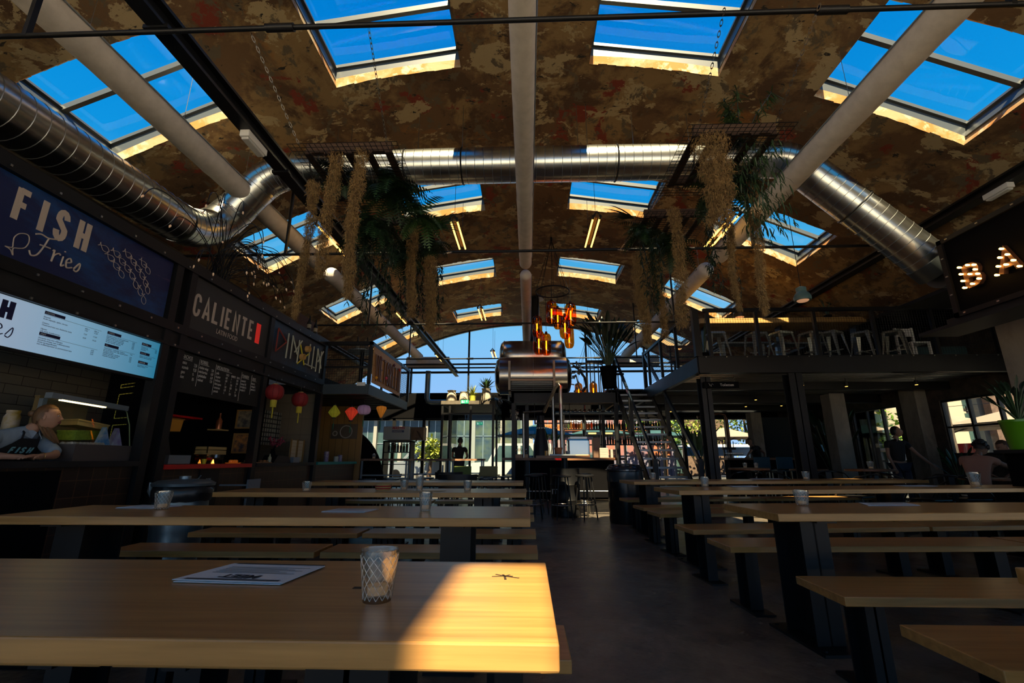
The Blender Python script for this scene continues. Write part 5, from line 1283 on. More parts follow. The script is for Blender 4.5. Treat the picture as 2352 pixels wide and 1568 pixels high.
# bottle shelves in front of the far windows
t = thing('back_bar', 'tall open black shelving of bottles in front of the far windows', 'shelf', (2.4, 16, 0))
for z in (1.55, 2.06, 2.62): b = MB(); b.bx(1.25, 4.6, 15.9, 16.15, z - .03, z); b.build('shelf', BLK, t)
for x in (1.25, 1.98, 2.5, 3.3, 4.1, 4.6): b = MB(); b.bx(x - .015, x + .015, 15.9, 16.15, 0, 2.9); b.build('upright', BLK, t)
BT = []
for i, c_ in enumerate(((.02, .02, .02), (.03, .05, .02), (.10, .04, .01), (.05, .06, .06))):
    t = thing('spirit_bottle', '', 'bottle', (0, 0, 0)); b = MB(); h = .26 + .02 * i; b.lathe([(.035, 0), (.037, h * .55), (.013, h * .75), (.012, h), (.001, h)], (0, 0, 0), 12); b.build('body', mat('bottle_glass', c_, .1), t, True); BT.append((t, []))
x = 1.32; k = 0
while x < 4.55:
    for z in (2.06,):
        BT[k % 4][1].append(((x, 16.02 + rnd.uniform(-.04, .04), z), 0, 'bottle in the row on the upper back bar shelf', (1, 1, rnd.uniform(.85, 1.15))))
    if 2.6 < x < 4.5: BT[(k + 2) % 4][1].append(((x, 16.02, 1.55), 0, 'bottle in the row on the lower back bar shelf', (1, 1, rnd.uniform(.8, 1.1))))
    x += .088; k += 1
for t, pl in BT: arrange(t, pl, 'bottles on the back bar')
for g in bpy.data.objects:
    if g.name.startswith('spirit_bottle'):
        g['group'] = 'bottles on the upper back bar shelf' if 'upper' in g['label'] else 'bottles on the lower back bar shelf'
t = thing('wine_bottle', 'wine bottle lying end-on in the row above the back bar', 'bottle', (0, 0, 0)); b = MB(); b.lathe([(.001, 0), (.045, 0), (.045, .2), (.015, .25), (.015, .3)], (0, 0, 0), 12, Matrix.Rotation(-PI / 2, 3, 'X')); b.build('body', mat('wine_glass_dark', (.04, .045, .04), .2), t, True)
arrange(t, [((1.35 + k * .155, 15.9, 2.70), 0, 'wine bottle lying end-on in the row above the back bar') for k in range(19)], 'wine bottles lying above the back bar')
t = thing('heater', 'glowing orange bar heater above the bottles', 'heater', (2.3, 15.8, 2.3)); b = MB(); b.bx(1.95, 2.95, 15.8, 15.86, 1.86, 1.96); b.build('body', GREY, t)
for x in (2.05, 2.6): b = MB(); b.bx(x, x + .26, 15.79, 15.80, 1.89, 1.93); b.build('element', LAMP2, t)
# amber bottle chandeliers
def amber(cx_, cy_, zr, r, bot, lab, ztop):
    t = thing('amber_chandelier', lab, 'chandelier', (cx_, cy_, zr))
    b = MB(); b.ring((cx_, cy_, zr), r, .018, 40, 6); b.build('ring', BLK, t, True)
    b = MB()
    for k in range(8): a = 2 * PI * k / 8; b.tube([(cx_ + r * math.cos(a), cy_ + r * math.sin(a), zr), (cx_, cy_, ztop)], .006, 5)
    b.tube([(cx_, cy_, ztop - .05), (cx_, cy_, ztop + .06)], .03, 8); b.tube([(cx_, cy_, ztop), (cx_, cy_, vz(cx_) + .02)], .004, 4); b.build('cable', BLK, t)
    for (x, y, z, h, R_) in bot:
        b = MB(); b.lathe([(R_ * .25, h), (R_ * .28, h * .96), (R_ * .8, h * .90), (R_, h * .80), (R_, h * .22), (R_ * .88, h * .08), (R_ * .6, .0), (.01, h * .05)], (x, y, z), 20)
        o = b.build('bottle_shade', AMBER, t, True)
        c = MB(); c.tube([(x, y, z + h * .25), (x, y, z + h * .62)], .014, 6); c.build('filament', LAMP, o)
        c = MB(); c.tube([(x, y, z + h * .93), (x, y, z + h * 1.03)], .03, 8); c.build('socket', BLK, o)
        c = MB(); c.tube([(x, y, z + h), (x, y, zr)], .005, 5); c.build('cord', BLK, o)
k_ = .0108
amber(.63, 10.5, 5.02, .41, [(.24, 10.45, 3.85, .56, .125), (.58, 10.2, 4.12, .58, .13), (.76, 10.75, 4.15, .57, .115), (1.05, 10.45, 4.15, .58, .135), (.88, 10.15, 3.75, .58, .13), (1.03, 10.8, 3.68, .56, .12), (.27, 10.15, 3.38, .58, .13), (.46, 10.6, 3.46, .56, .115)], 'cluster of eight amber bottle lamps on a black ring in front of the tanks', 6.42)
amber(2.15, 15.4, 4.15, .42, [(1.72, 15.3, 3.0, .58, .13), (2.2, 15.2, 3.0, .58, .13), (1.95, 15.7, 2.95, .5, .12)], 'second ring of amber bottle lamps behind the stairs', 5.4)
# tube lamps along the vault
t = thing('tube_lamp', '', 'lamp', (0, 0, 0))
for x in (-.062, .062): b = MB(); b.tube([(x, .05, 0), (x, 1.25, 0)], .017, 8); b.build('tube', LAMP2, t, True)
b = MB()
for y in (.02, 1.28):
    for x in (-.062, .062): b.tube([(x, y - .04, 0), (x, y + .04, 0)], .028, 10)
b.tube([(-.062, .0, .01), (0, -.03, .09), (.062, 0, .01)], .018, 8); b.build('holder', BLK, t, True)
b = MB(); b.bx(-.025, .025, .1, 1.2, .03, .07); b.build('spine', mat('lamp_spine', (.10, .05, .02), .5), t)
b = MB(); b.tube([(0, .15, .07), (0, .15, 1.1)], .004, 4); b.build('suspension_wire', BLK, t); b = MB(); b.tube([(0, 1.15, .07), (0, 1.15, 1.1)], .004, 4); b.build('suspension_wire', BLK, t)
arrange(t, [((-1.36, 7.62, 5.40), 0, 'twin yellow tube lamp left of the ridge duct, nearest of its row'), ((1.31, 7.62, 5.40), 0, 'twin yellow tube lamp right of the ridge duct, nearest of its row'),
    ((-1.39, 12.75, 5.40), 0, 'twin yellow tube lamp left of the ridge duct, in front of the farthest rooflight'), ((1.30, 12.75, 5.40), 0, 'twin yellow tube lamp right of the ridge duct, behind the amber cluster'),
    ((-1.3, 16.6, 5.0), 0, 'twin yellow tube lamp hanging in front of the far gable window'), ((-3.5, 6.85, 4.92), 0, 'twin yellow tube lamp behind the left hanging plants'), ((-3.5, 11.6, 4.92), 0, 'twin yellow tube lamp left of the steel beam, over the balcony'),
    ((-3.3, 16.1, 4.78), 0, 'twin yellow tube lamp at the far left near the cross duct'), ((3.42, 6.75, 4.92), 0, 'twin yellow tube lamp behind the right hanging plants')], 'twin tube lamps along the vault')
for (x, y, z, c_, lab) in ((5.02, 8.0, 3.85, (.10, .20, .22), 'blue-grey enamel pendant lamp over the mezzanine rail'), (5.1, 10.6, 4.35, (.015, .015, .015), 'black pendant lamp over the mezzanine, left of the blue one')):
    t = thing('pendant_lamp', lab, 'lamp', (x, y, z)); b = MB(); b.lathe([(.14, 0), (.145, .06), (.12, .12), (.085, .16), (.085, .24), (.02, .27)], (x, y, z), 28); b.build('shade', mat('enamel', c_, .35), t, True)
    b = MB(); b.lathe([(.12, .02), (.08, -.02), (.001, -.04)], (x, y, z), 20); b.build('bulb', mat('bulb_glass', (.5, .3, .2), .3, emit=(1, .5, .25), es=.35), t, True); b = MB(); b.tube([(x, y, z + .27), (x, y, vz(x) + .02)], .006, 5); b.build('cord', BLK, t)
# BAR sign box on the right
t = thing('shop_sign', 'big black sign box with marquee bulb letters BAR on the right edge', 'sign', (5.7, 3.5, 2.83))
b = MB(); b.bx(5.5, 7.0, .5, 5.72, 2.83, 3.85); b.build('box', BLK2, t)
b = MB(); b.bx(5.47, 5.5, .5, 5.75, 2.80, 2.86); b.bx(5.47, 5.5, .5, 5.75, 3.80, 3.86); b.bx(5.47, 5.5, 5.68, 5.75, 2.8, 3.86); b.build('frame', BLK, t)
b = MB()
for k in range(6):
    for z in (2.83, 3.83): b.cb((5.465, 5.6 - k * .42, z), (.01, .03, .016))
for z in (3.1, 3.35, 3.6): b.cb((5.465, 5.71, z), (.01, .03, .016))
b.build('bolt', STEEL, t)['kind'] = 'stuff'
RTR = (0, -1, 0)
BRZ = mat('marquee_metal', (.12, .06, .04), .5, .5)
b = MB(); word(b, 'BAR', (5.5, 5.50, 3.11), RTR, UPV, .25, .27, .17, .058, .05); b.build('lettering', BRZ, t)
blb = []
def along(ch, o):
    for st in GL[ch]:
        L = 0
        for (x0, y0), (x1, y1) in zip(st, st[1:]):
            n = max(1, int(math.hypot((x1 - x0) * .25, (y1 - y0) * .27) / .075))
            for k in range(n + 1): blb.append((o + x0 * .25 + (x1 - x0) * .25 * k / n, y0 * .27 + (y1 - y0) * .27 * k / n))
along('B', 0); along('A', .42); along('R', .84)
keep = []
for q in blb:
    if all(math.hypot(q[0] - r_[0], q[1] - r_[1]) > .055 for r_ in keep): keep.append(q)
for q in keep:
    b = MB(); b.tube([(5.45, 5.50 - q[0], 3.11 + q[1]), (5.42, 5.50 - q[0], 3.11 + q[1])], [.010, .014], 7); b.ball((5.413, 5.50 - q[0], 3.11 + q[1]), .013, 8, 6)
    o = b.build('bulb', LAMP, t, True)
b = MB(); b.bx(5.12, 5.62, .8, 5.92, 2.60, 2.64); b.bx(5.5, 5.56, .8, 5.9, 2.64, 2.82); tag(b.build('awning_board', DARK), 'dark board ledge jutting out below the BAR sign', 'ledge')
b = MB(); b.bx(5.55, 6.0, 3.6, 5.3, 2.66, 2.80); tag(b.build('light_panel', mat('blue_panel', (.05, .08, .11), .5)), 'blue-grey steel channel between the ledge and the BAR sign', 'channel')
t = thing('serving_stand', 'dark waist-high stand at the right edge, under the green pot', 'stand', (5.95, 5.4, 0)); b = MB(); b.bx(5.64, 6.7, 5.2, 5.75, 0, 1.12); b.build('body', BLK2, t); b = MB(); b.bx(5.57, 6.75, 5.12, 5.8, 1.12, 1.16); b.build('top', DARK, t)
b = MB(); x, y = 1.70, 8.41
t = thing('waste_bin', 'tall black bin with a domed lid and liner beside the stool tables', 'bin', (x, y, 0))
b.lathe([(.29, 0), (.30, .02), (.305, .84), (.30, .86)], (x, y, 0), 36); b.build('body', mat('bin_black', (.010, .011, .012), .25), t, True)
b = MB(); b.lathe([(.31, .84), (.315, .72), (.308, .68)], (x, y, 0), 24); b.build('liner', mat('bin_liner2', (.03, .04, .045), .25), t, True)
b = MB(); b.lathe([(.335, .86), (.335, .88), (.31, .885), (.29, .93), (.22, .965), (.1, .98), (.001, .98)], (x, y, 0), 36)
for k in range(12): a = k * PI / 6; b.cb((x + .25 * math.cos(a), y + .25 * math.sin(a), .955), (.05, .05, .012), Matrix.Rotation(a, 3, 'Z'))
b.build('lid', mat('lid_black', (.02, .022, .025), .2), t, True)
b = MB(); b.bx(x - .05, x + .0, y - .345, y - .33, .865, .885); b.build('badge', WHITE, t)
# signs
t = thing('hanging_sign', 'black hanging sign reading Toiletten under the mezzanine edge', 'sign', (3.95, 9.3, 2.5)); b = MB(); b.bx(3.58, 4.28, 9.29, 9.31, 2.45, 2.58); b.build('panel', BLK2, t)
text('lettering', 'Toiletten', (3.90, 9.288, 2.49), .075, (1, 0, 0), UPV, CHALK, t, .0005)
b = MB(); b.tube([(3.68, 9.287, 2.55), (3.70, 9.287, 2.50), (3.73, 9.287, 2.485), (3.72, 9.287, 2.53)], .003, 5); b.tube([(3.74, 9.287, 2.54), (3.77, 9.287, 2.515)], .003, 5); b.build('pictogram', CHALK, t)
b = MB(); b.tube([(3.66, 9.3, 2.58), (3.66, 9.3, 2.71)], .003, 4); b.tube([(4.2, 9.3, 2.58), (4.2, 9.3, 2.71)], .003, 4); b.build('cord', BLK, t)
EXG = mat('exit_green', (.0, .30, .14), .5, emit=(.0, .55, .25), es=.45)
EXW = mat('exit_white', (.8, .85, .8), .5, emit=(.8, 1, .9), es=.5)
def exitsign(x, y, z, w_, h_, lab, ax='y'):
    t = thing('exit_sign', lab, 'sign', (x, y, z)); b = MB(); b.bx(x - w_ / 2, x + w_ / 2, y - .01, y + .01, z - h_ / 2, z + h_ / 2); b.build('panel', EXG, t)
    b = MB(); yy = y - .012
    b.bx(x - w_ * .38, x - w_ * .22, yy, y - .0101, z - h_ * .32, z + h_ * .32); b.ball((x - w_ * .05, yy, z + h_ * .25), (h_ * .07, .002, h_ * .07), 8, 6)
    b.bar((x - w_ * .05, yy, z + h_ * .15), (x - w_ * .1, yy, z - h_ * .1), .003, h_ * .1); b.bar((x - w_ * .1, yy, z - h_ * .1), (x - w_ * .02, yy, z - h_ * .32), .003, h_ * .08); b.bar((x - w_ * .1, yy, z - h_ * .1), (x - w_ * .2, yy, z - h_ * .25), .003, h_ * .08)
    b.bar((x + w_ * .25, yy, z - h_ * .3), (x + w_ * .25, yy, z + h_ * .2), .003, h_ * .12); b.prism([(x + w_ * .12, z + h_ * .08), (x + w_ * .25, z + h_ * .35), (x + w_ * .38, z + h_ * .08)], yy, y - .0101, 'y')
    b.build('pictogram', EXW, t)
exitsign(-2.10, 15.16, 2.92, .26, .12, 'green exit sign on the edge of the entrance porch roof')
exitsign(9.4, 14.0, 2.52, .22, .13, 'green exit sign under the mezzanine by the right-hand door')
exitsign(-1.95, 18.6, 2.46, .26, .12, 'green exit sign inside the entrance porch over the doors')
# spotlights under the mezzanine
t = thing('spotlight', '', 'spotlight', (0, 0, 0)); b = MB(); b.tube([(0, 0, 0), (0, 0, .1)], .035, 10); b.tube([(0, 0, .1), (0, 0, .2)], .006, 5); b.build('body', BLK, t, True); b = MB(); b.lathe([(.001, -.004), (.028, -.004), (.028, .0)], (0, 0, 0), 10); b.build('lens', LAMP2, t)
SPL = [(5.6, 14.8), (6.4, 13.0), (6.9, 14.7), (7.9, 14.5), (8.8, 13.8), (5.0, 16.2), (7.3, 10.6), (8.7, 10.4), (6.2, 10.4)]
arrange(t, [((x, y, 2.67), 0, 'small black spotlight under the mezzanine ceiling') for x, y in SPL], 'spotlights under the mezzanine')
# entrance porch
t = thing('entrance_porch', 'glazed entrance porch with a thick wooden roof slab in front of the far doors', 'porch', (-2.0, 17, 0))
b = MB(); b.bx(-2.92, -1.08, 15.18, 18.85, 2.84, 2.96); b.build('roof_slab', mat('slab_wood', (.10, .085, .065), .7, var=.3, scale=5), t)
for x, y in ((-2.85, 15.25), (-1.15, 15.25), (-2.6, 15.25), (-1.9, 15.25), (-2.85, 17.0), (-1.15, 17.0)):
    b = MB(); b.bx(x - .035, x + .035, y - .035, y + .035, 0, 2.84); b.build('post', BLK, t)
b = MB(); b.bx(-2.85, -1.15, 15.22, 15.28, 2.5, 2.56); b.build('rail', BLK, t)
g = MB(); g.bx(-2.58, -1.18, 15.245, 15.255, .05, 2.5); g.build('glass', PANE, t); g = MB(); g.bx(-2.855, -2.845, 15.3, 18.8, .05, 2.8); g.build('glass', PANE, t)
# machine, curved wall and cabinets on the left behind the stalls
t = thing('dispenser', 'grey machine box lettered MARTIN on a black cabinet', 'machine', (-3.9, 14, 1.6))
b = MB(); b.bx(-4.35, -3.55, 13.8, 14.4, 1.62, 2.02); b.build('housing', mat('machine_grey', (.30, .36, .37), .5), t, bevel=.02)
text('lettering', 'MARTIN', (-4.08, 13.785, 1.93), .12, (1, 0, 0), UPV, mat('martin_red', (.35, .02, .03), .5), t, .001, xs=.85, shear=.2, bold=.003); b = MB(); b.bx(-4.08, -3.72, 13.785, 13.795, 1.84, 1.90); b.build('print', mat('martin_blue', (.02, .06, .14), .5), t); text('lettering', 'LOGISTICS', (-4.06, 13.78, 1.85), .05, (1, 0, 0), UPV, CHALK, t, .0005, sp=1.2)
b = MB(); b.bx(-3.53, -3.15, 13.9, 14.3, 1.62, 2.0)
for k in range(10): b.tube([(-3.5 + rnd.uniform(0, .35), 13.88, 1.65 + rnd.uniform(0, .3)), (-3.5 + rnd.uniform(0, .35), 13.86, 1.45 + rnd.uniform(0, .3))], .012, 6)
b.build('coil_unit', mat('coil', (.12, .08, .05), .4, .6), t)
t = thing('cabinet', 'black open cabinet of bottles under the MARTIN machine', 'cabinet', (-3.9, 14.1, 0))
b = MB(); b.bx(-4.35, -4.30, 13.85, 14.35, 0, 1.6); b.bx(-3.55, -3.50, 13.85, 14.35, 0, 1.6); b.bx(-4.35, -3.5, 13.85, 14.35, 1.56, 1.6)
b.build('body', BLK, t)
for z in (.5, .9, 1.25): b = MB(); b.bx(-4.3, -3.55, 13.85, 14.35, z, z + .02); b.build('shelf', BLK, t)
t2 = dup(BT[0][0], (-4.2, 14.0, 1.272), 0, 'bottle on the top shelf of the black cabinet', 'bottles in the black cabinet')
for k in range(1, 7): dup(BT[k % 4][0], (-4.2 + k * .09, 14.0, 1.272), 0, 'bottle on the top shelf of the black cabinet', 'bottles in the black cabinet')
b = MB(); n = 14; pts = [(11.4, 0), (11.4, 1.95)] + [(11.4 + 1.9 * math.sin(PI / 2 * k / n), 1.95 * math.cos(PI / 2 * k / n) ** .8) for k in range(1, n + 1)]
b.prism([(-4.9 + (p_[0] - 11.4) * .75, p_[1] * .98) for p_ in pts], 11.4, 11.46, 'y'); tag(b.build('curved_screen', BLK2), 'black screen with a curved top behind the teal counter', 'screen')
t = thing('ladder_rack', 'black ladder-like steel rack beside the pine wall', 'rack', (-4.6, 11.0, 0))
for x in (-4.45, -4.12): b = MB(); b.bx(x - .03, x + .03, 11.0, 11.06, 0, 2.26); b.build('upright', GREY, t)
b = MB()
for k in range(9): b.bx(-4.42, -4.15, 11.02, 11.04, .3 + k * .22, .33 + k * .22)
b.build('rungs', BLK, t)
# high tables with stools behind the stalls
t = thing('high_table', '', 'table', (0, 0, 0)); b = MB(); b.bx(0, 1.15, 0, .6, 1.02, 1.07); b.build('tabletop', mat('worn_wood', (.22, .12, .07), .5, var=.5, scale=6), t)
for x in (.05, 1.1):
    for y in (.04, .56): b = MB(); b.bx(x - .02, x + .02, y - .02, y + .02, 0, 1.02); b.build('leg', GREY, t)
b = MB(); b.bx(.05, 1.1, .03, .05, .68, .71); b.bx(.05, 1.1, .55, .57, .3, .33); b.build('stretcher', GREY, t)
arrange(t, [((-3.95, 10.9, 0), 0, 'high wooden-topped table with steel legs beside the teal counter'), ((-3.1, 11.9, 0), 0, 'high wooden-topped table with steel legs, the farther of two left of the aisle'), ((-2.35, 12.6, 0), 0, 'high wooden table in front of the entrance porch')], 'high tables left of the aisle')
t = thing('low_stool', '', 'stool', (0, 0, 0)); b = MB(); b.lathe([(.17, .60), (.19, .61), (.19, .635), (.001, .64)], (0, 0, 0), 20); b.build('seat', mat('stool_blue_lit', (.03, .05, .075), .25), t, True)  # seat colour holds the blue light falling on the tops
for k in range(4):
    a = PI / 4 + k * PI / 2; b = MB(); b.tube([(.12 * math.cos(a), .12 * math.sin(a), .6), (.2 * math.cos(a), .2 * math.sin(a), 0)], .012, 6); b.build('leg', BLK, t)
LS = [(-3.7, 9.6), (-3.3, 9.7), (-2.9, 9.6), (-3.6, 10.5), (-3.1, 10.6), (-2.6, 10.3), (-2.45, 11.3), (-2.0, 11.5), (-1.9, 10.2), (-1.0, 11.0), (-.95, 11.9), (-.6, 12.2)]
LN = ['nearest the teal counter', 'second from the teal counter', 'third from the teal counter', 'behind the first pair by the teal counter', 'behind the third by the teal counter', 'at the aisle corner of the steel-legged table', 'beside the farther steel-legged table', 'between the farther table and the armchair', 'left of the black armchair', 'right of the black armchair', 'behind the one right of the armchair', 'nearest the left end of the bar']
arrange(t, [((x, y, 0), .3 * i, 'low round stool, seat coloured as if blue-lit, ' + n_) for i, ((x, y), n_) in enumerate(zip(LS, LN))], 'low round stools left of the aisle')
t = thing('armchair', '', 'chair', (0, 0, 0)); b = MB()
n = 12; vs_ = []
for k in range(n + 1):
    a = PI + PI * k / n; vs_ += [(.36 * math.cos(a), .30 * math.sin(a), .44), (.38 * math.cos(a), .32 * math.sin(a), .74), (.34 * math.cos(a), .28 * math.sin(a), .74), (.32 * math.cos(a), .26 * math.sin(a), .44)]
b.add(vs_, [(k * 4 + j, k * 4 + 4 + j, k * 4 + 4 + (j + 1) % 4, k * 4 + (j + 1) % 4) for k in range(n) for j in range(4)] + [(0, 1, 2, 3), (n * 4 + 3, n * 4 + 2, n * 4 + 1, n * 4)]); b.build('backrest', mat('shell_black', (.02, .024, .03), .35), t, True)
b = MB(); b.bx(-.28, .28, -.24, .3, .41, .46); b.build('seat', BLK, t, bevel=.02)
for x in (-.25, .25):
    for y in (-.2, .26): b = MB(); b.bx(x - .02, x + .02, y - .02, y + .02, 0, .41); b.build('leg', BLK, t)
arrange(t, [((-1.55, 10.4, 0), 0, 'black round-backed armchair facing the far doors', (1.15, 1, 1)), ((-1.95, 11.6, 0), .2, 'black round-backed chair left of the lime one', (.9, 1, 1.02))], 'black round-backed chairs')
for x, c_, lab in ((-1.75, (.16, .24, .03), 'lime green chair back beyond the black armchair'), (-1.05, (.26, .24, .08), 'mustard yellow chair back beyond the black armchair')):
    t = thing('chair', lab, 'chair', (x, 13.0, 0)); m_ = mat('chair_shell', c_, .5); b = MB(); b.bx(x - .24, x + .24, 12.5, 12.53, .62, .88); b.build('backrest', m_, t, bevel=.02); b = MB(); b.bx(x - .22, x + .22, 12.53, 12.95, .46, .49); b.build('seat', m_, t)
    for xx in (x - .2, x + .2):
        for y in (12.55, 12.9): b = MB(); b.bx(xx - .015, xx + .015, y - .015, y + .015, 0, .5); b.build('leg', m_, t)
# right aisle: round tables, hoop-backed chairs
t = thing('bistro_table', '', 'table', (0, 0, 0)); b = MB(); b.lathe([(.38, .84), (.39, .85), (.39, .87), (.38, .88), (.001, .88)], (0, 0, 0), 28); b.build('tabletop', WALN, t, True); b = MB(); b.tube([(0, 0, .02), (0, 0, .84)], .03, 10); b.lathe([(.22, 0), (.22, .02)], (0, 0, 0), 20); b.build('pedestal', BLK, t)
arrange(t, [((6.33, 9.0, 0), 0, 'round cafe table with a tumbler, in front of the standing man'), ((4.59, 10.0, 0), 0, 'round cafe table behind the farthest right oak table, near the stairs'), ((6.5, 11.2, 0), 0, 'round cafe table farther back between the stairs and the concrete column', (1, 1, .95)), ((7.62, 8.05, 0), 0, 'round cafe table in front of the person in the peach shirt', (1.1, 1.1, .86))], 'round cafe tables in the right aisle')
for (x, y, z, s_, lab) in ((6.3, 8.9, .88, 1.3, 'tumbler on the round cafe table before the standing man'), (4.5, 9.95, .88, 1, 'tumbler on the cafe table near the stairs, left of two'), (4.75, 10.0, .88, 1, 'tumbler on the cafe table near the stairs, right of two'), (6.5, 11.1, .836, 1.1, 'tumbler on the farther round cafe table'), (-3.7, 11.15, 1.07, 1.1, 'tumbler on the high table beside the teal counter')):
    dup(tu, (x, y, z), .3, lab, 'tumblers on the cafe tables', (s_, s_, s_))
t = thing('cafe_chair', '', 'chair', (0, 0, 0)); CH = mat('chair_gunmetal', (.05, .05, .05), .3, .8)
b = MB(); pts = [(.24 * math.cos(PI * k / 12 + 0) * 1.0, -.2 + -.14 * math.sin(PI * k / 12), .80 - .02 * math.cos(PI * k / 6)) for k in range(13)]
pts = [(.26, .2, .46), (.27, .05, .66)] + pts + [(-.27, .05, .66), (-.26, .2, .46)]; b.tube(pts, .013, 8); b.build('hoop', CH, t, True)
b = MB(); b.bx(-.2, .2, -.2, .22, .44, .465); b.build('seat', CH, t, bevel=.02)
b = MB(); b.bx(-.05, .05, -.35, -.335, .46, .8); b.build('splat', CH, t)
for sx_ in (-1, 1):
    for sy in (-1, 1): b = MB(); b.tube([(sx_ * .17, sy * .18, .45), (sx_ * .23, sy * .25, 0)], .015, 6); b.build('leg', CH, t, True)
CCH = [(5.5, 8.2, .4, 'nearest the farthest right oak table'), (4.2, 9.55, 2.2, 'between the stairs and the first cafe table'), (5.3, 10.3, -1.2, 'behind the steel column'), (6.1, 9.7, 2.8, 'left of the standing man'), (7.1, 9.3, -2.4, 'right of the tumbler table, before the standing man'), (7.4, 8.4, .1, 'left of the peach shirt'),
       (6.85, 7.75, -1.5, 'under the person in the peach shirt'), (6.0, 11.6, 2.5, 'left of the farther cafe table'), (7.0, 11.6, -2.2, 'right of the farther cafe table'), (6.2, 7.6, .2, 'behind the third right oak table'), (8.8, 7.7, -1.5, 'at the right-hand window')]
arrange(t, [((x, y, 0), r_, 'dark metal hoop-backed chair, ' + lab) for x, y, r_, lab in CCH], 'metal hoop-backed chairs in the right aisle')
t = thing('barrel_chair', '', 'chair', (0, 0, 0)); b = MB(); b.lathe([(.2, .7), (.21, .72), (.001, .73)], (0, 0, 0), 20); b.build('seat', BLK, t, True)
for k in range(4): a = PI / 4 + k * PI / 2; b = MB(); b.tube([(.14 * math.cos(a), .14 * math.sin(a), .7), (.2 * math.cos(a), .2 * math.sin(a), 0)], .015, 6); b.build('leg', BLK, t)
arrange(t, [((7.9, 11.2, 0), 0, 'black round stool in front of the nearer concrete column'), ((8.6, 11.6, 0), 0, 'black round stool right of the nearer concrete column')], 'black round stools in the right aisle')
for k, x in enumerate((6.35, 6.95)):
    t = thing('chair', 'teal blue shell chair under the mezzanine, %s' % ('left of the pair' if k == 0 else 'right of the pair'), 'chair', (x, 13.2, 0), 'teal chairs under the mezzanine'); m_ = mat('teal_shell', (.01, .07, .11), .35)
    b = MB(); b.bx(x - .22, x + .22, 13.0, 13.03, .8, 1.12); b.build('backrest', m_, t, bevel=.02); b = MB(); b.bx(x - .22, x + .22, 13.0, 13.4, .74, .77); b.build('seat', m_, t)
    for xx in (x - .18, x + .18):
        for y in (13.05, 13.36): b = MB(); b.bx(xx - .012, xx + .012, y - .012, y + .012, 0, .74); b.build('leg', STEEL, t)
t = thing('bar_counter', 'second dark bar with a wooden top under the mezzanine', 'bar', (7, 15, 0)); b = MB(); b.bx(6.1, 8.6, 14.6, 15.2, 1.04, 1.10); b.build('worktop', WALN, t); b = MB(); b.bx(6.2, 8.5, 14.7, 15.1, 0, 1.04); b.build('base', BLK2, t)
b = MB(); b.bx(8.55, 10.05, 17.2, 17.3, 0, 2.55); tag(b.build('partition', mat('slate_partition', (.035, .05, .06), .7)), 'slate grey partition wall under the mezzanine', 'partition')
pipe('beer_pipe', [(6.55, 15.4, 1.1), (6.55, 15.4, 2.35), (6.5, 15.4, 2.48), (6.3, 15.4, 2.52), (5.6, 15.4, 2.40)], .05, mat('copper_dark', (.10, .05, .03), .35, .7), 'dark pipe bending over behind the second bar')
t = thing('beer_tap', 'row of black beer taps on the second bar', 'tap', (6.3, 15, 1.1)); b = MB(); b.bx(6.1, 6.5, 14.85, 14.95, 1.35, 1.42); b.bx(6.13, 6.17, 14.88, 14.92, 1.1, 1.35)
for k in range(5): b.tube([(6.12 + k * .08, 14.88, 1.42), (6.12 + k * .08, 14.86, 1.60)], .014, 6)
b.build('taps', BLK, t)
for k in range(16): dup(src, (6.15 + (k % 8) * .07, 14.75 + .1 * (k // 8), 1.10), 0, 'clear glass lined up on the second bar', 'glasses on the second bar')
# ================================================================ plants
def frond(b, p, d, L, n=14, wl=.09, droop=.9):
    """an arching fern frond with paired leaflets"""
    p = Vector(p); dd = Vector(d).normalized()
    for i in range(n):
        t = (i + 1) / n; q = p + dd * (L / n)
        sd_ = dd.cross(Vector((0, 0, 1))); sd_ = sd_.normalized() if sd_.length > .1 else Vector((1, 0, 0))
        ll = wl * math.sin(PI * min(1, .15 + .85 * t)) + .01
        w_ = L / n * .75
        for s in (-1, 1):
            a = q + sd_ * s * ll + dd * ll * .25 + Vector((0, 0, -ll * .25))
            b.add([q - dd * w_ / 2, q + dd * w_ / 2, a], [(0, 1, 2)])
        b.add([p - sd_ * .002, p + sd_ * .002, q + sd_ * .002, q - sd_ * .002], [(0, 1, 2, 3)])
        p = q; dd = (dd + Vector((0, 0, -droop / n * 1.7))).normalized()
def fern(c, r, lab, n=34, grp='ferns in the hanging planters', m=None, seed=0):
    R = random.Random(seed + 50); b = MB()
    for k in range(n):
        a = R.uniform(0, 2 * PI); el = R.uniform(-.3, 1.1)
        frond(b, (c[0] + R.uniform(-.05, .05), c[1] + R.uniform(-.05, .05), c[2]), (math.cos(a) * math.cos(el), math.sin(a) * math.cos(el), math.sin(el)), r * R.uniform(.7, 1.25), 13, .085, R.uniform(.8, 1.5))
    return tag(b.build('fern', m or FERN), lab, 'fern', grp)
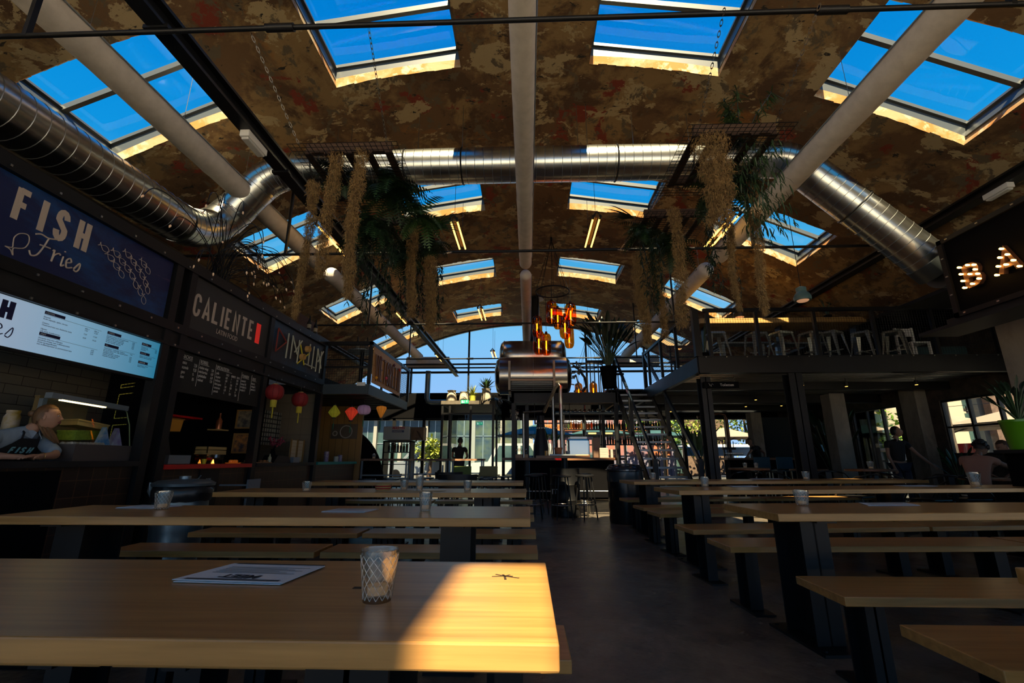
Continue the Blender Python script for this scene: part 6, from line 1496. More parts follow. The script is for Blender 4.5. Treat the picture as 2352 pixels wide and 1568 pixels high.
def moss(c, top, r0, r1, L, lab, n=0, seed=0, m=None):
    R = random.Random(seed + 99); b = MB(); x, y = c; z = top
    n = n or int(6500 * L * max(r0, .06) / .09)
    for k in range(n):
        t = R.random() ** 1.0; zz = z - L * t; r = (r0 * (1 - t) + r1 * t) * (1 + .18 * math.sin(t * 23 + seed)) * math.sqrt(R.random())
        a = R.uniform(0, 2 * PI); sw = .02 * math.sin(t * 5 + seed)
        p = Vector((x + r * math.cos(a) + sw, y + r * math.sin(a), zz))
        d = Vector((R.uniform(-1, 1), R.uniform(-1, 1), R.uniform(-1.6, .4))).normalized() * R.uniform(.010, .026)
        s_ = Vector((R.uniform(-1, 1), R.uniform(-1, 1), R.uniform(-1, 1))).normalized() * .0020
        q = p + d; e_ = q + Vector((d.x * .3, d.y * .3, -abs(d.z) - .008))
        b.add([p - s_, p + s_, q + s_, q - s_, e_], [(0, 1, 2, 3), (3, 2, 4)])
    return tag(b.build('air_moss', m or MOSS), lab, 'air moss', 'strands of air moss hanging from the planters')
def trail(c, top, L, r, lab, m=LEAFD, n=260, seed=0, lw=.016, ll=.06, name='trailing_plant'):
    R = random.Random(seed + 7); b = MB()
    for q in range(9):
        a = R.uniform(0, 2 * PI); rr = r * math.sqrt(R.random()); x, y = c[0] + rr * math.cos(a), c[1] + rr * math.sin(a); l_ = L * R.uniform(.55, 1)
        pts = [(c[0], c[1], top)] + [(x + .02 * math.sin(k + q), y + .02 * math.cos(k * 1.3), top - .03 - l_ * k / 8) for k in range(9)]; b.tube(pts, .0022, 4)
        for k in range(n // 9 * 2):
            t = R.uniform(.2, 8.0); i_ = int(t) + 1; p = Vector(pts[i_]).lerp(Vector(pts[min(9, i_ + 1)]), t % 1); a = R.uniform(0, 2 * PI)
            b.leaf(p, (math.cos(a) * .7, math.sin(a) * .7, R.uniform(-1.2, .2)), ll * R.uniform(.7, 1.4), lw, .7, n=2)
    return tag(b.build(name, m), lab, 'trailing plant', 'trailing plants in the hanging planters')
def rack(x0, x1, y0, y1, z, lab, chains, tray=False):
    t = thing('hanging_planter', lab, 'planter', ((x0 + x1) / 2, (y0 + y1) / 2, z), 'wire rack planters hung between the tie rods')
    b = MB(); wirepanel(b, (x0, y0, z), (1, 0, 0), (0, 1, 0), x1 - x0, y1 - y0, .05, .004); b.build('wire_rack', BLK, t)
    b = MB()
    for k in range(5):
        xx = x0 + .12 + (x1 - x0 - .24) * k / 4; b.bx(xx - .035, xx + .035, y0 + .15, y1 - .15, z + .006, z + .02)
    b.bx(x0 + .1, x1 - .1, y0 + .15, y0 + .2, z + .021, z + .12); b.bx(x0 + .1, x1 - .1, y1 - .2, y1 - .15, z + .021, z + .12); b.build('slatted_crate', mat('crate_brown', (.06, .03, .015), .7), t)
    for p, q in chains:
        b = MB(); P, Q = Vector(p), Vector(q); L = (Q - P).length; n = int(L / .035); d = (Q - P).normalized()
        rot = Vector((1, 0, 0)).rotation_difference(d).to_matrix()
        for k in range(n):
            M = rot @ Matrix.Rotation(PI / 2 * (k % 2), 3, 'X'); c = P + d * (k + .5) * L / n
            vs_ = []
            for j in range(8):
                a = 2 * PI * j / 8
                for rr in (.75, 1.25): vs_.append(c + M @ Vector((.022 * rr * math.cos(a), .010 * rr * math.sin(a), 0)))
            b.add(vs_, [(2 * j, 2 * j + 1, (2 * j + 3) % 16, (2 * j + 2) % 16) for j in range(8)])
        b.build('chain', STEEL, t)
rack(-2.15, -1.15, 3.45, 4.55, 3.80, 'left wire rack planter nearer the viewer, full of ferns and moss', [((-2.15, 2.77, 4.3), (-2.05, 3.5, 3.8)), ((-1.21, 2.77, 4.3), (-1.25, 3.5, 3.8)), ((-2.05, 6.73, 4.3), (-2.05, 4.5, 3.8)), ((-1.25, 6.73, 4.3), (-1.25, 4.5, 3.8))])
rack(-2.0, -1.15, 5.0, 6.1, 3.92, 'left wire rack planter farther from the viewer', [((-1.95, 6.73, 4.3), (-1.95, 6.0, 3.92)), ((-1.2, 6.73, 4.3), (-1.2, 6.0, 3.92)), ((-1.95, 4.4, 3.83), (-1.95, 5.05, 3.92)), ((-1.2, 4.4, 3.83), (-1.2, 5.05, 3.92))])
rack(1.42, 2.35, 3.40, 4.50, 3.86, 'right wire rack planter nearer the viewer, with bamboo and thick moss', [((1.49, 2.71, 4.3), (1.52, 3.45, 3.86)), ((2.18, 2.70, 4.3), (2.18, 3.45, 3.86)), ((1.5, 6.73, 4.3), (1.5, 4.45, 3.86)), ((2.25, 6.73, 4.3), (2.25, 4.45, 3.86))])
rack(1.35, 2.25, 4.9, 6.0, 3.90, 'right wire rack planter farther from the viewer', [((1.45, 6.73, 4.3), (1.45, 5.95, 3.9)), ((2.15, 6.73, 4.3), (2.15, 5.95, 3.9)), ((1.45, 4.4, 3.88), (1.45, 5.0, 3.9)), ((2.15, 4.4, 3.88), (2.15, 5.0, 3.9))])
for i, (x, y, top, r0, r1, L, lab) in enumerate(((-2.02, 3.75, 3.62, .055, .02, 1.35, 'thin ragged moss strand at the far left of the left planter'), (-1.78, 3.62, 3.84, .065, .05, 1.25, 'thick moss strand, left one of the long pair on the left planter'),
        (-1.53, 3.60, 3.84, .065, .045, 1.45, 'thick moss strand, right one of the long pair on the left planter'), (-1.42, 5.2, 3.92, .075, .05, 1.20, 'moss strand on the farther left planter'),
        (-1.22, 5.4, 3.6, .09, .06, 1.0, 'dark drooping moss at the right end of the farther left planter'), (1.68, 3.6, 3.90, .155, .10, .88, 'broad thick moss curtain at the front of the right planter'),
        (1.55, 4.35, 3.62, .06, .06, 1.30, 'long narrow moss strand left of the broad curtain'), (2.12, 3.9, 3.3, .05, .03, 1.0, 'ragged moss strand at the right of the right planter'), (1.98, 4.1, 3.3, .035, .02, .9, 'thin moss strand in the middle of the right planter'),
        (1.42, 5.3, 3.55, .11, .05, 1.15, 'dark moss strand at the left end of the farther right planter'), (1.66, 5.4, 3.6, .08, .04, 1.1, 'moss strand in the middle of the farther right planter'))):
    moss((x, y), top, r0, r1, L, lab, 0, i)
LFG = mat('fern_bright', (.035, .10, .018), .5, col2=(.015, .05, .012), scale=10)
fern((-1.40, 4.1, 3.72), .42, 'large dark fern spilling over the left planter', 60, seed=1); fern((-1.15, 4.4, 3.6), .36, 'bright green fern at the right edge of the left planter', 30, m=LFG, seed=2); fern((-1.9, 4.0, 3.86), .28, 'small tufted fern on the left rim of the left planter', 26, seed=3)
fern((-1.65, 4.4, 3.45), .42, 'dark fern hanging low in the middle of the left planter', 50, seed=9)
fern((-1.6, 5.5, 3.65), .42, 'dark fern on the farther left planter', 50, seed=4); fern((-1.25, 5.6, 3.85), .3, 'spiky fern at the right end of the farther left planter', 24, seed=5); fern((1.5, 5.3, 3.85), .34, 'tufted fern at the left end of the farther right planter', 36, seed=6); fern((1.8, 5.2, 3.6), .36, 'dark fern in the middle of the farther right planter', 40, seed=7); fern((2.0, 4.1, 3.7), .4, 'dark fern under the bamboo on the right planter', 46, seed=8)
trail((-1.55, 4.5), 3.4, 1.15, .17, 'dark trailing foliage below the left planter', seed=1); trail((-1.78, 4.3), 3.5, 1.1, .12, 'leafy trailer behind the pair of moss strands', seed=2); trail((-1.55, 5.7), 3.6, 1.05, .18, 'leafy trailer below the farther left planter', seed=3); trail((-1.22, 5.6), 3.6, .9, .12, 'leafy trailer at the right of the farther left planter', seed=4)
trail((1.98, 4.3), 3.8, 1.2, .15, 'leafy trailer below the right planter', seed=5); trail((1.5, 5.0), 3.6, 1.0, .15, 'leafy trailer below the farther right planter', seed=6)
BAM = mat('bamboo_leaf', (.035, .08, .02), .5, col2=(.012, .03, .01), scale=9)
R = random.Random(5); b = MB(); c_ = MB()
for k in range(9):
    a = R.uniform(0, 2 * PI); p = Vector((2.05, 3.8, 3.9)); tip = p + Vector((math.cos(a) * .22 + .12, math.sin(a) * .2, R.uniform(.35, .62))); pts = [p, (p + tip) / 2 + Vector((0, 0, .06)), tip, tip + Vector((.1, 0, -.08))]; c_.tube(pts, .004, 4)
    for j in range(55): f_ = R.uniform(.15, 1); q = p + (tip - p) * f_; b.leaf((q.x, q.y, q.z), (R.uniform(-1, 1), R.uniform(-1, 1), R.uniform(-.8, .3)), R.uniform(.07, .13), .013, .8, n=2)
for j in range(420): b.leaf((2.13 + R.uniform(-.14, .2), 3.8 + R.uniform(-.2, .2), R.uniform(3.0, 3.95)), (R.uniform(-.6, .8), R.uniform(-.8, .4), -.9), R.uniform(.08, .14), .015, .5, n=2)
t = thing('bamboo_plant', 'bushy bamboo rising and drooping from the right end of the right planter', 'bamboo', (2.05, 3.8, 3.88)); b.build('leaves', BAM, t); c_.build('canes', LEAFD, t)
R = random.Random(11); b = MB()
for k in range(24): a = R.uniform(2.2, 4.2); b.leaf((1.36, 5.2, 3.98), (math.cos(a), -.4 + R.uniform(-.3, .3), R.uniform(-.1, .3)), R.uniform(.3, .5), .02, .35, n=4)
tag(b.build('palm_tuft', LEAFD), 'spiky dark palm tuft sticking out left of the farther right planter', 'palm', None)
b = MB()
for k in range(26): a = R.uniform(-.9, .9); b.leaf((-1.2, 5.3, 3.95), (math.cos(a), math.sin(a) * .5 - .2, R.uniform(-.2, .6)), R.uniform(.25, .42), .022, .3, n=4)
tag(b.build('palm_tuft', LEAFG), 'spiky palm tuft sticking out right of the farther left planter', 'palm')
# plants on the floor, the landing and the porch
def strelitzia(c, n, h, lab, cat='plant', seed=0, spread=.5, m=LEAFD, pot=None, pm=BLK2):
    R = random.Random(seed); t = thing('potted_plant', lab, cat, c); b = MB(); s = MB(); p0 = Vector(c) + Vector((0, 0, pot[1] if pot else 0))
    for k in range(n):
        a = 2 * PI * k / n * 2.4 + R.uniform(-.3, .3); q = R.uniform(.15, 1) ** .7; hh = h * R.uniform(.35, .78); d = Vector((math.cos(a) * q * spread, math.sin(a) * q * spread * .6, 0)); e_ = p0 + d * .75 + Vector((0, 0, hh)); s.tube([p0 + d * .05, p0 + d * .35 + Vector((0, 0, hh * .55)), e_], .008, 5)
        dr = (d * .9 + Vector((0, 0, .75 * h * R.uniform(.5, 1)))).normalized(); b.leaf(e_, dr, h * R.uniform(.22, .34), h * .085, R.uniform(.15, .6), side=Vector((-math.sin(a), math.cos(a), .25)), n=5)
    b.build('leaves', m, t); s.build('stems', LEAFG, t)
    if pot: b = MB(); r, hh = pot; b.lathe([(r * .8, 0), (r, hh * .9), (r * 1.04, hh * .92), (r * 1.04, hh), (r * .9, hh), (r * .85, hh * .9), (.001, hh * .9)], c, 24); b.build('pot', pm, t, True)
    return t
strelitzia((2.35, 13.05, 3.03), 84, 1.60, 'big bird of paradise plant in a black pot on the stair landing', seed=2, spread=.85, pot=(.24, .62))
strelitzia((5.74, 5.58, 1.16), 30, .50, 'dark leafy plant in a glossy lime green pot on the stand at the right edge', seed=3, spread=.4, pot=(.17, .34), pm=mat('lime_pot', (.10, .32, .01), .3))
strelitzia((4.6, 9.55, 3.03), 5, 1.1, 'rubber plant hanging over the mezzanine corner post', seed=4, spread=.3, m=LEAFG, pot=(.12, .2)).location.x = 3.75
strelitzia((6.9, 10.2, 3.9), 8, .45, 'small potted plant on the mezzanine bar shelf', seed=6, spread=.25, pot=(.08, .12)).location.z = 4.13
strelitzia((8.5, 13.4, 0), 18, 2.3, 'tall palm in the shade between the concrete columns', seed=7, spread=.8, pot=(.2, .35))
strelitzia((9.6, 10.9, .0), 12, .9, 'leafy plant at the right-hand window', seed=8, spread=.5, m=LEAFG, pot=(.2, .5))
strelitzia((3.95, 10.9, .0), 16, 1.35, 'spiky plant in a terracotta basket beside the stair column', seed=9, spread=.5, m=LEAFG, pot=(.24, .62), pm=TERRA)
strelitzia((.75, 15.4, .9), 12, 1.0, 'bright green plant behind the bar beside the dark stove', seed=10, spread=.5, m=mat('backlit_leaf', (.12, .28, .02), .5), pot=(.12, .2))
SACK = mat('coffee_sack', (.42, .38, .30), .9, var=.25, scale=14, bump=.3)
for i, (x, y, z, h, w_, lab) in enumerate(((-2.62, 15.6, 2.96, .40, .17, 'pale coffee sack on the porch roof, leftmost'), (-2.22, 15.8, 2.96, .38, .16, 'pale coffee sack on the porch roof beside the yellow-green grass plant'), (-1.42, 15.6, 2.96, .46, .18, 'pale sack planter holding the agave on the porch roof'), (-1.12, 16.2, 2.96, .25, .22, 'grey sack lying at the right end of the porch roof'))):
    b = MB(); b.lathe([(w_ * .9, 0), (w_ * 1.08, h * .2), (w_ * .95, h * .6), (w_ * .78, h * .85), (w_ * .95, h), (w_ * .85, h * .97), (.001, h * .9)], (x, y, z), 12)
    o = b.build('sack', SACK, None, True); tag(o, lab, 'sack', 'sacks on the porch roof')
b = MB(); R = random.Random(3)
for k in range(34): a = R.uniform(0, 2 * PI); el = R.uniform(.2, 1.4); b.leaf((-1.42, 15.6, 3.40), (math.cos(a) * math.cos(el), math.sin(a) * math.cos(el), math.sin(el)), R.uniform(.35, .5), .06, .15, n=4)
tag(b.build('agave', LEAFG), 'spiky agave growing from the sack on the porch roof', 'agave')
t = thing('potted_grass', 'yellow-green grass plant in a pot on the porch roof', 'plant', (-1.88, 15.5, 2.96)); b = MB()
for k in range(70): a = R.uniform(0, 2 * PI); el = R.uniform(.3, 1.5); b.leaf((-1.88, 15.5, 3.15), (math.cos(a) * math.cos(el), math.sin(a) * math.cos(el), math.sin(el)), R.uniform(.3, .5), .02, .5, n=4)
b.build('leaves', mat('grass_yellow', (.30, .34, .05), .6), t); b = MB(); b.lathe([(.1, 0), (.12, .2), (.001, .2)], (-1.88, 15.5, 2.96), 16); b.build('pot', mat('pot_olive', (.35, .38, .05), .5), t, True)
b = MB()
for k in range(30): a = R.uniform(0, 2 * PI); b.leaf((-1.05, 15.3, 2.98), (math.cos(a), math.sin(a), .25), R.uniform(.4, .75), .055, .7, n=5)
tag(b.build('palm_tuft', LEAFD), 'dark palm leaves drooping over the right corner of the porch roof', 'palm')
trail((-.98, 15.3), 2.9, 1.2, .10, 'dark ivy hanging down the right side of the porch', seed=9, n=200)
# lamp tree of black cables on the stall roof
t = thing('cable_lamp', 'spray of curling black cables with tiny bulbs on the stall roof', 'lamp', (-4.25, 5.6, 3.3)); b = MB(); tips = []; R = random.Random(4)
for k in range(44):
    a = R.uniform(-1.2, 1.9); L = R.uniform(.5, 1.9); o_ = Vector((-4.15 + R.uniform(-.08, .08), 5.55 + R.uniform(-.15, .15), 3.30)); h = R.uniform(.05, .95); d = Vector((abs(math.cos(a)) * .45 * L, math.sin(a) * L, 0)); sg = R.uniform(-.12, .22)
    p1 = o_ + d * .15 + Vector((0, 0, h * .7)); p2 = o_ + d * .6 + Vector((0, 0, h * 1.0)); p3 = o_ + d * .9 + Vector((0, 0, h * .85 + sg)); p4 = o_ + d + Vector((0, 0, h * .7 + sg * 1.6 - .1))
    pts = [o_ + Vector((0, 0, -.02))]
    CP = [o_, o_, p1, p2, p3, p4, p4]
    for i in range(1, 5):
        for j in range(5):
            u = j / 5; A, B_, C_, D_ = CP[i - 1], CP[i], CP[i + 1], CP[i + 2] if i + 2 < len(CP) else CP[-1]
            pts.append(.5 * ((2 * B_) + (C_ - A) * u + (2 * A - 5 * B_ + 4 * C_ - D_) * u * u + (3 * B_ - A - 3 * C_ + D_) * u ** 3))
    pts.append(p4); b.tube(pts, .0055, 5); tips.append((pts[-2], p4))
b.build('cables', BLK, t, True); b = MB(); BT_ = mat('tiny_bulb', (.7, .5, .35), .3, emit=(1, .6, .3), es=.12)
for q, p in tips: d = (p - q).normalized(); b.tube([p, p + d * .02, p + d * .045], [.009, .012, .003], 6)
b.build('bulbs', BT_, t, True)['kind'] = 'stuff'
# ================================================================ people
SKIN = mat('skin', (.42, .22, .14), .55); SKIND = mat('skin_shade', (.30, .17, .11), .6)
def skinmesh(name, nodes, edges, m, parent, sub=2, root=0):
    off = Vector((0, 0, 0)); q = parent
    while q is not None: off += q.location; q = q.parent
    me = bpy.data.meshes.new(name); me.from_pydata([Vector(n[0]) - off for n in nodes], edges, []); me.materials.append(m)
    o = bpy.data.objects.new(name, me); C.objects.link(o); o.parent = parent
    sk = o.modifiers.new('skin', 'SKIN'); sk.use_smooth_shade = True
    for i, n in enumerate(nodes):
        r = n[1]; me.skin_vertices[0].data[i].radius = (r, r) if not isinstance(r, tuple) else r
        me.skin_vertices[0].data[i].use_root = (i == root)
    sb = o.modifiers.new('sub', 'SUBSURF'); sb.levels = sub; sb.render_levels = sub
    return o
def chain(N, E, pts, start=None):
    prev = start
    for p in pts:
        N.append(p); i = len(N) - 1
        if prev is not None: E.append((prev, i))
        prev = i
    return prev
def head(parent, c, yaw, pitch, s, hairm, hair='short', skin=SKIN):
    """ovoid skull with nose, brows, lips, eyes and ears; looks along +Y before yaw"""
    M = Matrix.Rotation(yaw, 3, 'Z') @ Matrix.Rotation(pitch, 3, 'X'); c = Vector(c); n, m_ = 24, 18
    b = MB(); vs_ = []
    for i in range(m_ + 1):
        th = PI * i / m_
        for k in range(n):
            ph = 2 * PI * k / n; x, y, z = math.sin(th) * math.cos(ph), math.sin(th) * math.sin(ph), -math.cos(th)
            fx = x * (.078 - .022 * max(0, -z) ** 1.2); fy = y * (.098 - (.02 * max(0, -z) if y < 0 else 0)); fz = z * .118
            if y > .3:
                if -.25 < z < .2 and abs(x) < .18: fy += .018 * (1 - abs(x) / .18) * (1 - abs(z + .12) / .35 if abs(z + .12) < .35 else 0)
                if z < -.35 and abs(x) < .5: fy += .008
                if .0 < z < .22 and .2 < abs(x) < .55: fy -= .006
            if y < 0 and z < -.3: fy *= .8
            vs_.append(c + M @ Vector((fx, fy, fz)) * s)
    b.add(vs_, [(i * n + k, i * n + (k + 1) % n, (i + 1) * n + (k + 1) % n, (i + 1) * n + k) for i in range(m_) for k in range(n)])
    P = lambda x, y, z: c + M @ Vector((x, y, z)) * s
    b.add([P(-.004, .094, .022), P(.004, .094, .022), P(.014, .100, -.022), P(0, .122, -.018), P(-.014, .100, -.022), P(0, .102, -.028)], [(0, 1, 3), (1, 2, 3), (0, 3, 4), (2, 5, 3), (3, 5, 4)])
    for sx_ in (-1, 1):
        e0 = len(b.v); b.ball((0, 0, 0), (.008, .016, .028), 10, 6)
        for i in range(e0, len(b.v)): b.v[i] = tuple(P(sx_ * .079 + b.v[i][0], -.002 + b.v[i][1], -.005 + b.v[i][2]))
    o = b.build('head', skin, parent, True)
    e_ = MB()
    for sx_ in (-1, 1):
        e0 = len(e_.v); e_.ball((0, 0, 0), (.013, .008, .0065), 10, 6)
        for i in range(e0, len(e_.v)): e_.v[i] = tuple(P(sx_ * .031 + e_.v[i][0], .086 + e_.v[i][1], .012 + e_.v[i][2]))
    e_.cur = 1
    for sx_ in (-1, 1): e_.ball(tuple(P(sx_ * .031, .0925, .012)), .0048 * s, 8, 6)
    e_.build('eyes', [mat('eye', (.45, .40, .36), .3), mat('iris', (.02, .015, .012), .2)], o, True)
    e_ = MB()
    for sx_ in (-1, 1): e_.tube([P(sx_ * .016, .093, .032), P(sx_ * .032, .090, .037), P(sx_ * .046, .080, .030)], .003 * s, 5)
    e_.build('eyebrows', hairm, o, True)
    e_ = MB(); e_.tube([P(-.022, .088, -.050), P(-.008, .100, -.047), P(.008, .100, -.047), P(.022, .088, -.050)], [.002 * s, .0055 * s, .0055 * s, .002 * s], 6); e_.tube([P(-.018, .089, -.054), P(0, .099, -.057), P(.018, .089, -.054)], [.002 * s, .006 * s, .002 * s], 6)
    e_.build('lips', mat('lips', (.32, .09, .08), .5), o, True)
    h = MB(); vs_ = []; idx = {}
    for i in range(m_ + 1):
        th = PI * i / m_
        for k in range(n):
            ph = 2 * PI * k / n; x, y, z = math.sin(th) * math.cos(ph), math.sin(th) * math.sin(ph), -math.cos(th)
            rr = 1.0 + .012 * math.sin(ph * 9 + i)
            vs_.append(P(x * .086 * rr, y * .103 * rr - .005, z * .125 * rr + .003))
    fs = []
    for i in range(m_):
        for k in range(n):
            th = PI * (i + .5) / m_; ph = 2 * PI * (k + .5) / n; y = math.sin(th) * math.sin(ph); z = -math.cos(th)
            if z > .62 - .0 * y or (y < .12 and z > -.25 + .45 * max(0, y + .3)) or (y < -.35 and z > -.55): fs.append((i * n + k, i * n + (k + 1) % n, (i + 1) * n + (k + 1) % n, (i + 1) * n + k))
    h.add(vs_, fs)
    if hair == 'ponytail':
        base = P(.0, -.09, .0); D = Vector(parent['tail']) if 'tail' in parent.keys() else Vector((0, 0, -.3))
        for k in range(16):
            a = k * 2.4; r = .018 * math.sqrt(k / 16)
            j = Vector((math.cos(a) * r, math.sin(a) * r, 0)); h.tube([base + j, base + D * .3 + j * 1.5 + Vector((0, 0, .02)), base + D * .7 + j * 2.2, base + D + j * 1.2], [.012, .014, .011, .003], 5)
        h.ball(tuple(P(0, -.11, .035)), .03, 10, 8)
    if hair == 'curly':
        for k in range(60):
            a = R.uniform(0, 2 * PI); el = R.uniform(.0, 1.5); h.ball(tuple(P(.09 * math.cos(a) * math.cos(el), .10 * math.sin(a) * math.cos(el) - .02, .125 * math.sin(el))), .022 * s, 6, 5)
    h.build('hair', hairm, parent, True)
    return o
def hand(N, E, wrist, d, up, side, start, s=1.0, curl=.5, names=None):
    """palm and five separate fingers rooted in the palm; d = pointing direction, up = back of the hand, side = thumb side"""
    d, up, side = Vector(d).normalized(), Vector(up).normalized(), Vector(side).normalized(); w_ = Vector(wrist)
    pm = chain(N, E, [(w_ + d * .035 * s, .022 * s), (w_ + d * .07 * s, .024 * s)], start)
    for k, (o_, L) in enumerate(((.028, .068), (.010, .078), (-.009, .074), (-.026, .058))):
        b0 = w_ + d * .085 * s + side * o_ * s; p1 = b0 + (d * L * .45 - up * L * .10 * curl * 2) * s; p2 = p1 + (d * L * .3 - up * L * .25 * curl * 2) * s; p3 = p2 + (d * L * .16 - up * L * .28 * curl * 2) * s
        chain(N, E, [(b0, .0095 * s), (p1, .0088 * s), (p2, .0080 * s), (p3, .0065 * s)], pm)
    b0 = w_ + d * .03 * s + side * .022 * s; chain(N, E, [(b0, .012 * s), (b0 + (d * .025 + side * .022 - up * .004) * s, .0105 * s), (b0 + (d * .05 + side * .030 - up * .012) * s, .008 * s)], pm - 1)
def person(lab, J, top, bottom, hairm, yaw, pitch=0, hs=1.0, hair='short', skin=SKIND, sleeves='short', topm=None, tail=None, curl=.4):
    """J: joints in world space: pelvis, chest, neck, head, and sh/el/wr/hip/kn/an with _l/_r, fingers dir"""
    t = thing('person', lab, 'person', (J['pelvis'][0], J['pelvis'][1], J.get('ground', 0)))
    if tail: t['tail'] = tail
    V = {k: Vector(v) for k, v in J.items() if k not in ('ground',)}
    N, E = [], []
    pe = chain(N, E, [(V['pelvis'], (.120, .09))]); wa = chain(N, E, [((V['pelvis'] * .5 + V['chest'] * .5), (.095, .07))], pe); chs = chain(N, E, [(V['chest'], (.085, .065))], wa)
    nk = chain(N, E, [(V['neck'], .055), ((V['neck'] * .5 + V['head'] * .5), .052)], chs)
    for s in ('l', 'r'):
        if 'sh_' + s in V:
            wr = chain(N, E, [(V['sh_' + s], .042), (V['sh_' + s] * .5 + V['el_' + s] * .5, .042), (V['el_' + s], .036), (V['el_' + s] * .5 + V['wr_' + s] * .5, .032), (V['wr_' + s], .023)], chs)
            d = (V['wr_' + s] - V['el_' + s]).normalized() if 'hd_' + s not in V else V['hd_' + s]
            up = V.get('hu_' + s, Vector((0, 0, 1)) if abs(d.normalized().z) < .7 else Vector((0, -1, 0))); sd_ = d.cross(up) * (1 if s == 'l' else -1)
            hand(N, E, V['wr_' + s], d, up, sd_, wr, 1.0, curl)
        if 'hip_' + s in V:
            an = chain(N, E, [(V['hip_' + s], .085), (V['hip_' + s] * .5 + V['kn_' + s] * .5, .075), (V['kn_' + s], .055), (V['kn_' + s] * .45 + V['an_' + s] * .55, .05), (V['an_' + s], .036)], pe)
            fd = V.get('foot_' + s, Vector((0, .12, 0))); chain(N, E, [(V['an_' + s] + fd + Vector((0, 0, -.05)), .032)], an)
    skinmesh('body', N, E, skin, t, 2)
    head(t, V['head'], yaw, pitch, hs, hairm, hair, skin)
    N, E = [], []; pe = chain(N, E, [(V['pelvis'] + Vector((0, 0, .02)), (.15, .115)), (V['pelvis'] * .5 + V['chest'] * .5, (.135, .11)), (V['chest'], (.155, .12))])
    chain(N, E, [(V['neck'] * .96 + V['chest'] * .04, .062)], pe)
    for s in ('l', 'r'):
        if 'sh_' + s in V:
            L = [(V['sh_' + s], .066), (V['sh_' + s] * .5 + V['el_' + s] * .5, .060)]
            if sleeves == 'long': L += [(V['el_' + s], .052), (V['el_' + s] * .6 + V['wr_' + s] * .4, .050), (V['el_' + s] * .45 + V['wr_' + s] * .55, .050)]
            elif sleeves == 'rolled': L += [(V['el_' + s] * .75 + V['sh_' + s] * .25, .060), (V['el_' + s] * .9 + V['sh_' + s] * .1, .060)]
            chain(N, E, L, pe)
    skinmesh('shirt', N, E, top, t, 2)
    if 'hip_l' in V:
        N, E = [], []; pe = chain(N, E, [(V['pelvis'], (.150, .115))])
        for s in ('l', 'r'): chain(N, E, [(V['hip_' + s], .098), (V['hip_' + s] * .5 + V['kn_' + s] * .5, .086), (V['kn_' + s], .068), (V['kn_' + s] * .45 + V['an_' + s] * .55, .062), (V['an_' + s] + Vector((0, 0, .03)), .056)], pe)
        skinmesh('trousers', N, E, bottom, t, 2)
        b = MB()
        for s in ('l', 'r'):
            fd = V.get('foot_' + s, Vector((0, .12, 0))); a = V['an_' + s]; b.tube([a - fd * .45 + Vector((0, 0, -.045)), a + Vector((0, 0, -.035)), a + fd * .7 + Vector((0, 0, -.05)), a + fd * 1.35 + Vector((0, 0, -.06))], [.03, .045, .042, .022], 10)
        b.build('shoes', BLK2, t, True)
    return t
BLACKC = mat('black_cotton', (.012, .012, .014), .85, bump=.1, scale=20); DENIM = mat('denim', (.02, .03, .055), .9)
HB = mat('hair_brown', (.05, .025, .012), .6); HK = mat('hair_black', (.012, .009, .008), .5); HBL = mat('hair_blond', (.20, .105, .045), .5, col2=(.11, .05, .02), scale=30, stretch=(1, 1, .3))
SHIRT = mat('pale_denim_shirt', (.24, .30, .36), .85, bump=.25, scale=9, var=.12)
# the woman at the fish counter
WX, WY = -4.22, 3.92
wm = person('woman in a pale denim shirt and black FISH apron leaning on the fish counter',
    dict(pelvis=(-4.66, 3.80, .95), chest=(-4.45, 3.87, 1.19), neck=(-4.38, 3.93, 1.305), head=(-4.30, 3.97, 1.415), ground=0,
         sh_l=(-4.42, 3.70, 1.225), el_l=(-4.30, 3.50, 1.09), wr_l=(-4.08, 3.56, 1.072), hd_l=(.2, .95, 0), hu_l=(0, 0, 1),
         sh_r=(-4.38, 4.05, 1.215), el_r=(-4.13, 3.97, 1.085), wr_r=(-4.035, 3.74, 1.074), hd_r=(-.05, -1, 0), hu_r=(0, 0, 1),
         hip_l=(-4.70, 3.70, .88), kn_l=(-4.68, 3.66, .48), an_l=(-4.70, 3.66, .09), hip_r=(-4.66, 3.90, .88), kn_r=(-4.62, 3.94, .48), an_r=(-4.66, 3.96, .09), foot_l=(.12, 0, 0), foot_r=(.12, .02, 0)),
    SHIRT, BLACKC, HBL, math.radians(-58), .04, .92, 'ponytail', SKIN, 'rolled', tail=(.16, .10, -.22), curl=.25)
b = MB(); n_ = 9
def apr(y, z):
    f_ = (z - .95) / .24; return Vector((-4.485 + .175 * min(f_, 1.25) - .9 * (y - 3.86) ** 2, y, z))
rows = [(.97, 3.66, 4.07), (1.05, 3.67, 4.06), (1.12, 3.70, 4.02), (1.18, 3.76, 3.97), (1.225, 3.79, 3.94)]
vs_ = [apr(y0 + (y1 - y0) * k / 8, z) for z, y0, y1 in rows for k in range(9)]; vs2 = [p + Vector((.008, 0, 0)) for p in vs_]
b.add(vs_ + vs2, [(i * n_ + k, (i + 1) * n_ + k, (i + 1) * n_ + k + 1, i * n_ + k + 1) for i in range(4) for k in range(8)] + [(45 + i * n_ + k, 45 + i * n_ + k + 1, 45 + (i + 1) * n_ + k + 1, 45 + (i + 1) * n_ + k) for i in range(4) for k in range(8)])
b.tube([apr(3.80, 1.22), Vector((-4.33, 3.84, 1.275)), Vector((-4.42, 3.88, 1.315))], .008, 6); b.tube([apr(3.93, 1.22), Vector((-4.31, 3.97, 1.265)), Vector((-4.40, 3.98, 1.30))], .008, 6)
b.build('apron', BLACKC, wm)
